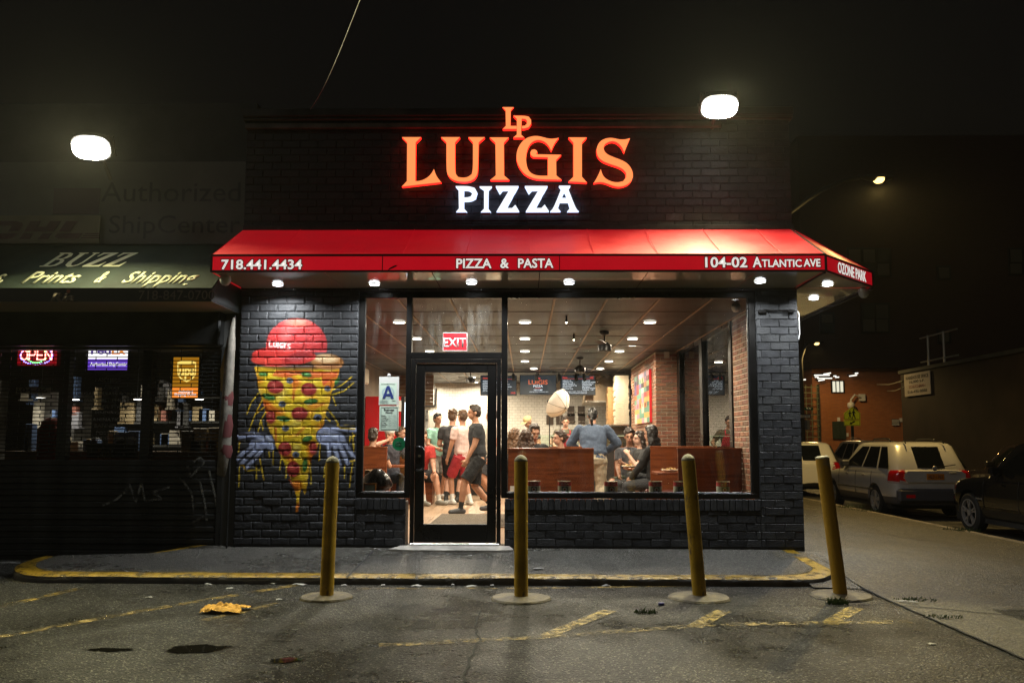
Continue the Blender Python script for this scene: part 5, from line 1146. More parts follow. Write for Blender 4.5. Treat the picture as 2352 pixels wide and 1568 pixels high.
# ceiling fans
M_fan = mat('charcoal_fan', (.035, .033, .032), .35, metal=.3)
def fan(x, y, label, a0):
    o = empty('ceiling_fan', (x, y, ZC), label, 'ceiling fan', 'ceiling fans')
    q = MB(); q.lathe([(.07, 0), (.07, -.03), (.03, -.05), (.018, -.055)], n=20); q.build('canopy', M_fan, o, local=True, smooth=True)
    q = MB(); q.lathe([(.011, -.05), (.011, -.17)], n=10); q.build('rod', M_fan, o, local=True)
    q = MB(); q.lathe([(.02, -.15), (.06, -.165), (.075, -.19), (.10, -.20), (.105, -.215), (.105, -.285), (.09, -.30), (.001, -.302)], n=24); autosmooth(q.build('motor', M_fan, o, local=True))
    for k in range(3):
        t = a0+k*2*math.pi/3; q = MB(); L_ = [(.09, -.02), (.18, -.055), (.58, -.065), (.62, -.02), (.60, .03), (.18, .05), (.09, .02)]
        q.prism(L_, lambda u, v, d: (u*math.cos(t)-v*math.sin(t), u*math.sin(t)+v*math.cos(t), -.205+v*.15+d), 0, .006); q.build('blade', mat('fan_blade_brown', (.06, .04, .03), .45), o, local=True)
    return o
p = gr(1388, 762, ZC); fan(p.x, p.y, 'dark ceiling fan nearer the window', .3); p = gr(1332, 821, ZC); fan(p.x, p.y, 'dark ceiling fan in front of the menu screens', 1.0); p = gr(1081, 850, ZC); fan(p.x, p.y, 'dark ceiling fan seen through the door', .15)
# menu screens
M_scr = emat('menu_screen_glow', (.018, .034, .050), .8); M_bez = mat('screen_bezel', (.012, .012, .013), .3)
M_st = emat('screen_text', (.85, .92, 1), 1.3); M_sr = emat('screen_red', (1, .08, .05), 1.2)
YT = 10.8
def screen(x0, y0, x1, y1, label, lines=None, logo_=False):
    a, b = at(x0, y1, YT), at(x1, y0, YT); o = empty('menu_screen', ((a.x+b.x)/2, YT, a.z), label, 'screen', 'menu screens over the counter')
    q = MB(); q.box(a.x, YT, a.z, b.x, YT+.05, b.z, .004); q.build('case', M_bez, o); q = MB(); q.box(a.x+.015, YT-.003, a.z+.015, b.x-.015, YT-.0005, b.z-.015); q.build('display', M_scr, o)
    q = MB(); q.box((a.x+b.x)/2-.03, YT+.01, b.z, (a.x+b.x)/2+.03, YT+.04, ZC); q.build('hanger', M_bez, o)
    W_, H_ = b.x-a.x, b.z-a.z
    def T(s, u, v, w_, h_, m_): place_text('lettering', s, (a.x+u*W_, YT-.005, b.z-v*H_-h_*H_), w_*W_, h_*H_, m_, o, extrude=.001, bold=.012)
    if logo_:
        T('LP', .44, .14, .12, .12, M_sr); T('LUIGIS', .24, .26, .52, .22, emat('screen_orange', (1, .2, .08), .9)); T('PIZZA', .37, .51, .26, .11, M_st); T('RESTAURANT', .42, .65, .16, .035, M_sr); T('WELCOME!', .38, .72, .24, .07, M_st); T('ORDER HERE FOR PICK UP OR DELIVERY TODAY', .26, .83, .52, .035, M_st)
    for (u, v, w_, h_, s, red) in (lines or []): T(s, u, v, w_, h_, M_sr if red else M_st)
    if lines:
        q = MB(); q.box(a.x+.05*W_, YT-.0055, b.z-.19*H_, b.x-.05*W_, YT-.004, b.z-.18*H_); q.build('rule', M_sr, o)
    return o
sal = [(.07, .10, .14, .07, 'Salads', True)]+[(.07, .25+k*.085, .20+.07*((k*7) % 4), .05, s, False) for k, s in enumerate(('HOUSE SALAD 8.95', 'CAESAR SALAD 9.95', 'PEAR WALNUT SALAD', 'CHICKEN SALAD 12', 'GRILLED SHRIMP 14', 'ANTIPASTO 12', 'add dressing extra'))]+[(.56, .3+k*.12, .2+.05*(k % 3), .05, s, False) for k, s in enumerate(('CAPRESE', 'GREEK SALAD 11', 'TUNA SALAD', 'SPINACH'))]+[(.84, .82, .12, .09, 'LUIGIS', True)]
pas = [(.07, .09, .13, .07, 'Pasta', True), (.84, .07, .10, .09, 'LUIGIS', True)]+[(.07, .26+k*.082, .24+.05*((k*5) % 4), .05, s, False) for k, s in enumerate(('BAKED ZITI 11.95', 'LASAGNA 12.95', 'PENNE VODKA 13', 'SPAGHETTI', 'RAVIOLI 12.50', 'GNOCCHI 13.95'))]+[(.62, .26+k*.075, .22+.05*((k*3) % 4), .045, s, False) for k, s in enumerate(('SALMON 19.95', 'EGGPLANT PARM', 'PENNE PESTO', 'CHICKEN PARM', 'MEATBALLS', 'LINGUINE', 'VEAL 18'))]+[(.2, .80, .55, .05, 'Spaghetti - Linguine - Penne add meat 3.00', False), (.25, .88, .5, .05, 'Gluten free pasta available 4.00', False)]
screen(1103, 862, 1187, 908, 'menu screen with white price lines, leftmost of the screens', sal); screen(1193.7, 860.6, 1278, 906.5, 'screen showing the red restaurant logo, between two menu screens', None, True); screen(1287, 861, 1367.7, 907, 'menu screen with pasta prices under a red heading', pas)
# track lights
tk = empty('track_light', (.9, 9.9, 2.7), 'black track with spot heads in front of the menu screens', 'track light'); q = MB(); q.box(-.4, 9.88, 2.745, 2.3, 9.92, 2.77); q.build('track', M_alu, tk)
for px in (88, 240, 390, 500, 555):
    x = at(*Ztv(px, 640), 9.9).x; q = MB(); q.tube([(x, 9.9, 2.75), (x, 9.9, 2.70)], .01, 6); q.tube([(x, 9.93, 2.71), (x+.01, 9.84, 2.58)], [.035, .045], 12); q.build('spot_head', M_alu, tk)
# serving counter with glass guard, back counter, oven, hood, pizza boxes
M_ctr = mat('dark_counter_front', (.02, .019, .018), .35); M_steel = mat('brushed_steel', (.52, .47, .40), .28, metal=1, rvar=.08, scale=3); M_bronze = mat('hood_steel_warm', (.40, .30, .20), .3, metal=1, rvar=.1, scale=2)
YC = 9.0; ct = empty('serving_counter', (.3, YC, 0), 'dark serving counter with glass food guard across the back', 'counter')
q = MB(); q.box(-1.95, YC, 0, 2.38, YC+.7, .98); q.build('cabinet', M_ctr, ct); q = MB(); q.box(-1.98, YC-.04, .98, 2.38, YC+.72, 1.02, .006); q.build('counter_top', M_steel, ct)
q = MB(); q.box(-.3, YC+.02, 1.02, 2.36, YC+.03, 1.285); q.build('front_guard', glassmat('counter_glass', (.90, .95, .90), .04), ct); q = MB(); q.box(-.3, YC+.0, 1.287, 2.36, YC+.42, 1.30); q.build('guard_shelf', mat('green_edged_glass', (.45, .6, .45), .15), ct)
q = MB(); 
for x in (-.28, .6, 1.5, 2.33): q.box(x-.012, YC+.1, 1.02, x+.012, YC+.13, 1.286)
q.build('guard_post', M_steel, ct)
q = MB(); q.box(-.7, 13.7, 0, 2.2, 14.35, 1.02); q.box(-.75, 13.66, 1.02, 2.25, 14.36, 1.06); thing('back_counter', q, mat('white_laminate', (.6, .56, .5), .4), 'white work counter against the tiled kitchen wall', 'counter')
q = MB(); q.box(1.45, 10.2, 0, 2.38, 11.8, 1.52, .01); ov = thing('pizza_oven', q, mat('oven_dark_steel', (.15, .13, .11), .35, metal=.8), 'dark steel pizza oven behind the counter on the right', 'oven')
q = MB(); q.box(1.5, 10.19, .95, 2.3, 10.2, 1.15); q.build('oven_door', M_bronze, ov); q = MB(); q.tube([(1.6, 10.15, 1.17), (2.2, 10.15, 1.17)], .012, 8); q.build('handle', M_steel, ov)
hd = empty('extractor_hood', (1.7, 11.6, 2.1), 'stainless extractor hood hanging over the oven', 'hood'); q = MB(); x0 = at(*Ztv(560, 690), 11.4).x; x1 = 2.38
q.add([(x0+.1, 11.4, ZC), (x1, 11.4, ZC), (x1, 11.4, 2.18), (x0, 11.4, 2.18), (x0+.1, 12.6, ZC), (x1, 12.6, ZC), (x1, 12.6, 2.1), (x0, 12.6, 2.1)], [(0, 3, 2, 1), (4, 5, 6, 7), (0, 1, 5, 4), (3, 7, 6, 2), (0, 4, 7, 3)]); q.build('canopy', M_bronze, hd); q = MB(); q.box(x0, 11.38, 2.14, x1, 11.4, 2.18); q.build('lip', M_steel, hd)
M_kraft = mat('kraft_cardboard', (.42, .24, .10), .75, var=.2, scale=6); M_wbox = mat('white_cardboard', (.66, .58, .44), .7, var=.1, scale=5)
stackroot = []
def box_stack(x0, x1, ztop, zbot, y0, dy, m_, name, lb):
    n_ = int((ztop-zbot)/.0485); 
    for k in range(n_):
        dx = random.uniform(-.012, .012); z = zbot+k*.0485; q = MB(); q.box(x0+dx, y0, z, x1+dx, y0+dy, z+.045, .003); q.box(x0+dx-.003, y0-.004, z+.030, x1+dx+.003, y0, z+.0455)
        thing('pizza_box', q, m_, '%s pizza box from the top of %s' % (ORDS[n_-1-k], lb), 'box', name)
a, b = at(*Ztv(762, 985), 9.7), at(*Ztv(872, 655), 9.7); box_stack(a.x, min(b.x+.02, 2.37), b.z, 1.56, 9.7, .42, M_wbox, 'white pizza boxes stacked by the brick corner', 'the tall white stack by the brick corner')
a, b = at(*Ztv(712, 985), 10.1), at(*Ztv(770, 725), 10.1); box_stack(a.x, b.x+.12, b.z, 1.56, 10.1, .42, M_kraft, 'brown pizza boxes stacked on the oven', 'the shorter brown stack on the oven')
q = MB(); q.box(1.85, 9.68, 1.53, 2.38, 10.19, 1.56); q.box(1.87, 9.7, 1.02, 1.9, 9.73, 1.53); q.box(2.33, 9.7, 1.02, 2.36, 9.73, 1.53); thing('box_shelf', q, M_steel, 'steel shelf under the white pizza boxes', 'shelf')
# wire rack, menus on tiles, register, drinks cooler, air conditioner
q = MB()
for z in (1.35, 1.7, 1.95):
    for k in range(9): q.tube([(.95+k*.09, 13.2, z), (.95+k*.09, 13.6, z)], .006, 5)
    q.tube([(.95, 13.2, z), (1.68, 13.2, z)], .008, 5)
for x in (.95, 1.68): q.tube([(x, 13.2, .9), (x, 13.2, 2.0)], .012, 6)
thing('wire_rack', q, M_steel, 'wire shelving rack beside the oven', 'rack')
MM = mat('food_photo', (.35, .2, .1), .5, col2=(.05, .03, .02), var=.8, scale=30)
for i, (px, py) in enumerate(((952, 312), (1092, 312), (670, 432), (800, 432), (957, 420), (1098, 420), (1232, 345))):
    c = at(*Zmid(px, py), 14.36); q = MB(); q.box(c.x-.10, 14.36, c.z-.14, c.x+.10, 14.365, c.z+.14); thing('food_photo', q, MM, 'small food photo on the white tiles, %s in the %s row' % (('first from the left', 'second from the left', 'first from the left', 'second from the left', 'third from the left', 'fourth from the left', 'last on the right')[i], 'upper' if i in (0, 1, 6) else 'lower'), 'photo', 'food photos on the kitchen tiles')
q = MB(); c = at(*Zmid(240, 515), 13.8); q.box(c.x-.12, 13.8, 1.06, c.x+.12, 14.05, 1.22, .01); q.box(c.x-.08, 13.78, 1.22, c.x+.08, 13.95, 1.32, .01); thing('card_printer', q, mat('grey_plastic', (.2, .2, .21), .45), 'grey receipt printer on the white back counter', 'printer')
cool = empty('drinks_cooler', (-2.95, 8.2, 0), 'red drinks cooler with lit door edge on the left', 'cooler'); a, b = at(*Zlw(30, 500), 8.0), at(*Zlw(442, 385), 8.0)
q = MB(); q.box(a.x, 8.0, 0, b.x, 8.7, b.z, .01); q.build('cabinet', mat('cooler_red', rgb(196, 24, 34), .35), cool); q = MB(); q.box(b.x, 8.0, .1, b.x+.07, 8.7, b.z, .005); q.build('door_frame', M_ctr, cool); q = MB(); xl = at(*Zlw(492, 600), 8.0).x; q.box(b.x+.072, 8.02, .35, b.x+.095, 8.06, b.z-.12); q.build('light_strip', emat('cooler_strip', (.8, .88, 1), 3), cool)
a_ = at(*Zlw(385, 555), 7.99); b_ = at(*Zlw(443, 430), 7.99); q = MB(); q.box(a_.x, 7.99, a_.z, b_.x, 7.998, b_.z); q.build('label_plate', M_white, cool)
ac = empty('wall_air_conditioner', (XI0+.1, 6.8, 2.3), 'cream split air conditioner on the left wall', 'air conditioner'); a, b = at(*Zlw(58, 215), 7.2), at(*Zlw(200, 0), 7.2)
q = MB(); q.box(XI0, 6.6, 2.30, XI0+.24, 7.5, 2.62, .03); q.build('casing', mat('cream_plastic', (.62, .55, .42), .4), ac)
for k in range(3): q = MB(); q.box(XI0+.06+k*.05, 6.65, 2.285, XI0+.10+k*.05, 7.45, 2.30); q.build('louvre', M_black, ac)
# pictures
fr_ = empty('framed_picture', (-2.4, 14.3, 1.9), 'black framed picture with white mat on the back wall', 'picture'); a, b = at(*Zdoor(500, 352), 14.3), at(*Zdoor(735, 170), 14.3)
q = MB(); q.box(a.x, 14.30, a.z, b.x, 14.37, b.z, .015); q.build('frame', M_bez, fr_); q = MB(); q.box(a.x+.06, 14.29, a.z+.06, b.x-.06, 14.299, b.z-.06); q.build('mount', M_white, fr_); q = MB(); q.box(a.x+.16, 14.284, a.z+.14, b.x-.16, 14.289, b.z-.14); q.build('print', mat('muted_print', (.12, .05, .03), .5, col2=(.05, .12, .05), var=.5, scale=9), fr_)
q = MB(); a, b = at(*Zdoor(480, 745), 13.6), at(*Zdoor(660, 385), 13.6); q.box(a.x, 13.6, a.z-.3, b.x, 13.66, b.z); thing('photo_collage', q, mat('grey_collage', (.10, .10, .10), .5, col2=(.5, .5, .48), var=.7, scale=7, detail=6), 'black and white photo collage panel by the back wall', 'panel')
q = MB(); a, b = at(*Zdoor(662, 900), 13.9), at(*Zdoor(752, 428), 13.9); q.box(a.x, 13.9, 0, b.x, 13.95, b.z, .01); thing('back_door', q, mat('grey_white_door', (.5, .48, .43), .45), 'pale door in the tiled back wall behind the green shirt', 'door')
pt = empty('pop_art_canvas', (CXf-.04, 7.4, 1.3), 'colourful canvas with a red edge on the brick corner', 'painting')
a, b = atx(*Zcol(705, 1285), CXf-.05), atx(*Zcol(870, 665), CXf-.05); ya, yb = b.y, a.y; z0, z1 = at(*Zcol(870, 1285), ya).z, at(*Zcol(870, 665), ya).z
q = MB(); q.box(CXf-.05, ya, z0, CXf-.006, yb, z1); q.build('canvas', mat('canvas_red_edge', rgb(190, 22, 34), .5), pt)
pal = [(170, 60, 60), (90, 140, 120), (200, 160, 90), (45, 38, 36), (190, 130, 150), (215, 190, 170), (100, 80, 125), (185, 110, 60), (150, 165, 110)]
rr = random.Random(11)
M_pc = [mat('pop_colour_%d' % i, rgb(*c), .5) for i, c in enumerate(pal)]
for j in range(2):
    for i in range(6):
        y0 = ya+(yb-ya)*i/6; y1 = ya+(yb-ya)*(i+1)/6; zz0 = z0+(z1-z0)*j/2; h = (z1-z0)/2
        for k in range(5):
            q = MB(); q.box(CXf-.0525, y0+.002, zz0+h*k/5, CXf-.0505, y1-.002, zz0+h*(k+1)/5); q.build('painted_patch', M_pc[rr.randrange(9) if j else rr.choice([4, 5, 5, 1, 2, 7])], pt)
        q = MB(); q.lathe([(.001, -.002), (h*.09, -.002), (h*.09, 0)], (CXf-.0535, (y0+y1)/2, zz0+h*.72), 12, 'x'); q.build('painted_head', M_pc[rr.choice([3, 3, 7, 0])], pt)
q = MB(); c = at(*Zcol(1080, 487), CY0-.02); q.box(c.x-.05, CY0-.015, c.z-.075, c.x+.05, CY0-.004, c.z+.075, .003); thing('thermostat', q, M_white, 'white switch plate high on the brick corner', 'switch')
q = MB(); q.box(CXf-.07, 9.3, 2.2, CXf-.005, 9.4, 2.34, .01); q.tube([(CXf-.04, 9.35, 2.2), (CXf-.06, 9.3, 2.05), (CXf-.03, 9.2, 2.12)], .006, 5); thing('wall_speaker', q, M_bez, 'small black wall device beside the white pizza boxes', 'device')

# booths -----------------------------------------------------------------
def panel(root, x0, x1, y, z1, th=.045, name='back_panel'):
    q = MB(); q.box(x0, y, 0.0, x1, y+th, z1-.02); q.build(name, M_booth, root); q = MB(); q.box(x0-.006, y-.006, z1-.02, x1+.006, y+th+.006, z1, .004); q.build('cap_rail', M_boothe, root)
def bench(root, x0, x1, y0, y1, back=None):
    q = MB(); q.box(x0, y0, .0, x1, y1, .40); q.build('bench_base', M_booth, root); q = MB(); q.box(x0, y0, .40, x1, y1, .46, .02); q.build('seat_pad', mat('dark_red_vinyl', (.08, .015, .012), .35), root)
def table(x0, x1, y0, y1, label, z=.75):
    o = empty('dining_table', ((x0+x1)/2, (y0+y1)/2, 0), label, 'table'); q = MB(); q.box(x0, y0, z-.035, x1, y1, z, .006); q.build('table_top', M_boothe, o)
    q = MB(); q.tube([((x0+x1)/2, (y0+y1)/2, 0), ((x0+x1)/2, (y0+y1)/2, z-.03)], .04, 10); q.box((x0+x1)/2-.22, (y0+y1)/2-.04, 0, (x0+x1)/2+.22, (y0+y1)/2+.04, .03); q.build('pedestal', M_bez, o); return o
b1 = empty('dining_booth', (.36, 2.3, 0), 'long mahogany booth whose back faces the middle of the window', 'booth', 'mahogany dining booths')
panel(b1, -.23, .95, 2.3, 1.075); bench(b1, -.23, .95, 2.35, 2.8); bench(b1, -.23, .95, 3.55, 3.98); panel(b1, -.23, .90, 4.0, 1.085)
table(-.23, .9, 2.88, 3.45, 'mahogany table inside the booth in the middle of the window')
b2 = empty('dining_booth', (2.4, 1.6, 0), 'mahogany booth against the right wall near the brick pier', 'booth', 'mahogany dining booths')
panel(b2, 1.98, 2.80, 1.6, 1.09); bench(b2, 2.02, 2.80, 1.65, 2.05); bench(b2, 1.95, 2.80, 2.85, 3.2); panel(b2, 1.87, 2.80, 3.22, 1.10)
table(1.80, 2.80, 2.15, 2.7, 'mahogany table with a plate of food in the right booth')
b3 = empty('dining_booth', (2.3, 3.3, 0), 'mahogany booth further back on the right with people in it', 'booth', 'mahogany dining booths')
bench(b3, 1.8, 2.80, 3.28, 3.7); bench(b3, 1.55, 2.80, 4.75, 5.2); panel(b3, 1.55, 2.80, 5.22, 1.08); q = MB(); x_ = at(*Zmid(1815, 900), 4.2).x; 
table(1.62, 2.78, 3.95, 4.55, 'mahogany table between the people in the right rear booth')
b4 = empty('dining_booth', (-2.6, 4.4, 0), 'mahogany booth behind the narrow window', 'booth', 'mahogany dining booths')
xr = at(*Zlw(276, 1100), 4.4).x; panel(b4, XI0+.05, xr, 4.4, 1.075); bench(b4, XI0+.05, xr, 4.45, 4.85); bench(b4, XI0+.05, xr+.1, 5.95, 6.4); panel(b4, XI0+.05, xr, 6.42, 1.08); table(XI0+.05, xr+.35, 5.05, 5.65, 'mahogany table in the booth behind the narrow window')
b5 = empty('wall_bench', (-2.2, 6.5, 0), 'wooden bench by the door on which a person in red sits', 'bench'); bench(b5, -2.35, -1.72, 6.3, 6.75)
# half wall in front of the counter on the left, red wood seen beside the cooler
q = MB(); q.box(-2.62, 7.2, 0, -2.42, 7.26, 1.08); thing('wood_divider', q, M_boothe, 'narrow mahogany divider beside the drinks cooler', 'divider')
# plates and bottles
M_plate = mat('cream_plate', (.72, .68, .58), .25); M_food = mat('orange_food', (.55, .2, .04), .6, col2=(.65, .45, .15), var=.5, scale=30, bump=.6)
def plate(x, y, z, label, r=.13):
    o = empty('plate', (x, y, z), label, 'plate'); q = MB(); q.lathe([(r*.5, 0), (r*.6, .004), (r, .03), (r*.98, .034), (r*.55, .012), (.001, .011)], n=24); q.build('dish', M_plate, o, local=True, smooth=True)
    q = MB(); rng = random.Random(int(x*100))
    for k in range(26):
        t = rng.random()*6.28; rr_ = r*.7*rng.random()**.5; h = .02+.03*(1-rr_/r)*rng.random(); q.tube([(rr_*math.cos(t), rr_*math.sin(t), .012+h*.4), (rr_*math.cos(t)+rng.uniform(-.04, .04), rr_*math.sin(t)+rng.uniform(-.04, .04), .02+h)], .007, 5)
    q.build('food', M_food, o, local=True); return o
plate(at(*Zmid(2290, 1040), 2.3).x, 2.3, .752, 'plate heaped with orange food on the right booth table'); plate(at(*Zmid(1740, 985), 4.15).x, 4.15, .752, 'plate on the table in front of the curly haired man')
q = MB(); c = at(*Zmid(1037, 780), 3.3); q.lathe([(.03, 0), (.033, .02), (.033, .18), (.015, .25), (.013, .29)], (c.x, 3.3, .752), 16); o = q.build('soda_bottle', glassmat('bottle_plastic', (.8, .85, .85), .04), None, smooth=True); tag(o, 'clear soda bottle with red cap behind the long booth back', 'bottle'); q = MB(); q.lathe([(.015, .29), (.016, .315), (.001, .316)], (c.x, 3.3, .752), 12); q.build('cap', M_signred, o)
q = MB(); c = at(*Zmid(497, 600), YC+.2); q.lathe([(.028, 0), (.03, .02), (.03, .15), (.012, .2), (.012, .24)], (c.x, YC+.2, 1.30), 14); thing('water_bottle', q, M_white, 'white bottle standing on the counter guard', 'bottle', smooth=True)
plate(at(*Zmid(150, 630), YC+.2).x, YC+.2, 1.302, 'plate of food on the left end of the counter guard', .16)
# door mat
q = MB(); a, b = gr(*Zdoor(790, 1390), 0), gr(*Zdoor(690, 1500), 0); q.prism([(b.x-.05, 2.2), (.35, 2.2), (.35, a.y), (a.x, a.y)], lambda u, v, d: (u, v, d), .001, .012); thing('door_mat', q, mat('brown_mat', (.12, .095, .07), .9, var=.3, scale=30, bump=.8), 'grey brown door mat inside the entrance', 'mat')
# studio umbrella on its stand
um = empty('photo_umbrella', (0, 0, 0)); c = at(*Zmid(665, 500), 8.2); um.location = (c.x, 8.2, 0); tag(um, 'white photo umbrella on a black stand before the counter', 'umbrella')
q = MB(); q.tube([(c.x, 8.2, 0.02), (c.x, 8.2, 2.0)], .012, 8)
for k in range(3): t = k*2.1; q.tube([(c.x, 8.2, .5), (c.x+.42*math.cos(t), 8.2+.42*math.sin(t), .015)], .009, 6)
q.build('stand', M_bez, um); q = MB(); q.box(c.x-.05, 8.12, 1.93, c.x+.06, 8.3, 2.03, .01); q.build('strobe', M_bez, um)
A = at(*Zmid(880, 275), 7.75); ctr = at(*Zmid(790, 215), 8.05); ax = (A-Vector((c.x, 8.25, 1.99))).normalized(); ax = Vector((.62, -.50, -.42)).normalized(); e1 = ax.cross(Vector((0, 0, 1))).normalized(); e2 = ax.cross(e1); V = []; Fs = []; NS = 32; NRg = 7
tip = at(*Zmid(880, 275), 7.85)
for j in range(NRg+1):
    t = j/NRg
    for k in range(NS):
        a_ = 2*math.pi*k/NS; seg_ = (k % 4)/4; rr_ = .33*math.sin(t*1.15)/math.sin(1.15)*(1-.05*math.sin(seg_*math.pi)*t); V.append(tip-ax*(.26*(1-math.cos(t*1.5)))+(e1*math.cos(a_)+e2*math.sin(a_))*rr_)
for j in range(NRg):
    for k in range(NS): Fs.append((j*NS+k, j*NS+(k+1) % NS, (j+1)*NS+(k+1) % NS, (j+1)*NS+k))
q = MB(); q.add(V, Fs); q.build('canopy', mat('white_nylon', (.78, .74, .66), .6), um, smooth=True)
q = MB()
for k in range(8): q.tube([Vector(V[j*NS+k*4])+ax*.003 for j in range(NRg+1)], .003, 4)
q.tube([tip+ax*.06, tip-ax*.45], .005, 6); q.build('ribs', M_bez, um)
# things by the narrow window
q = MB(); c = at(*Zlw(150, 1330), .9)
q.lathe([(.001, 0), (.16, .02), (.19, .10), (.15, .20), (.07, .26), (.05, .28), (.001, .29)], (c.x, 1.0, c.z-.16), 20); o = thing('bin_bag', q, mat('black_plastic', (.012, .012, .013), .22), 'shiny black plastic bag behind the narrow window', 'bag', smooth=True); bump_mesh(o.data, .03, 12)
q = MB(); q.box(c.x-.3, .75, 0, c.x+.3, 1.25, c.z-.16); thing('low_shelf', q, M_booth, 'low wooden shelf under the black bag', 'shelf')
q = MB(); a, b = at(*Zlw(30, 1340), 1.15), at(*Zlw(92, 1222), 1.15); q.box(a.x, 1.1, c.z-.15, b.x, 1.3, b.z); thing('paper_bag', q, M_kraft, 'small brown paper bag beside the black plastic bag', 'bag')
# ------------------------------------------------------------------ people
SKIN = {'light': (.50, .27, .18), 'tan': (.40, .20, .12), 'pale': (.56, .33, .24), 'mid': (.34, .17, .10)}
def skin_mat(k): return mat('skin_'+k, SKIN[k], .5, var=.08, scale=12)
def cloth_mat(name, c, **kw): return mat('cloth_'+name, c, .85, bump=.35, scale=6, bscale=kw.pop('bs', 22), dist=.02, **kw)
def hair_mat(name, c): return mat('hair_'+name, c, .45, var=.5, scale=35, bump=.5, bscale=90)
def ik(a, b, l1, l2, hint):
    a, b, hint = Vector(a), Vector(b), Vector(hint); d = b-a; L = min(d.length, (l1+l2)*.995); dn = d.normalized(); x = (l1*l1-l2*l2+L*L)/(2*L); h = math.sqrt(max(0, l1*l1-x*x))
    p = hint-dn*hint.dot(dn); p = p.normalized() if p.length > 1e-5 else Vector((0, 0, 1)); return a+dn*x+p*h, a+dn*L
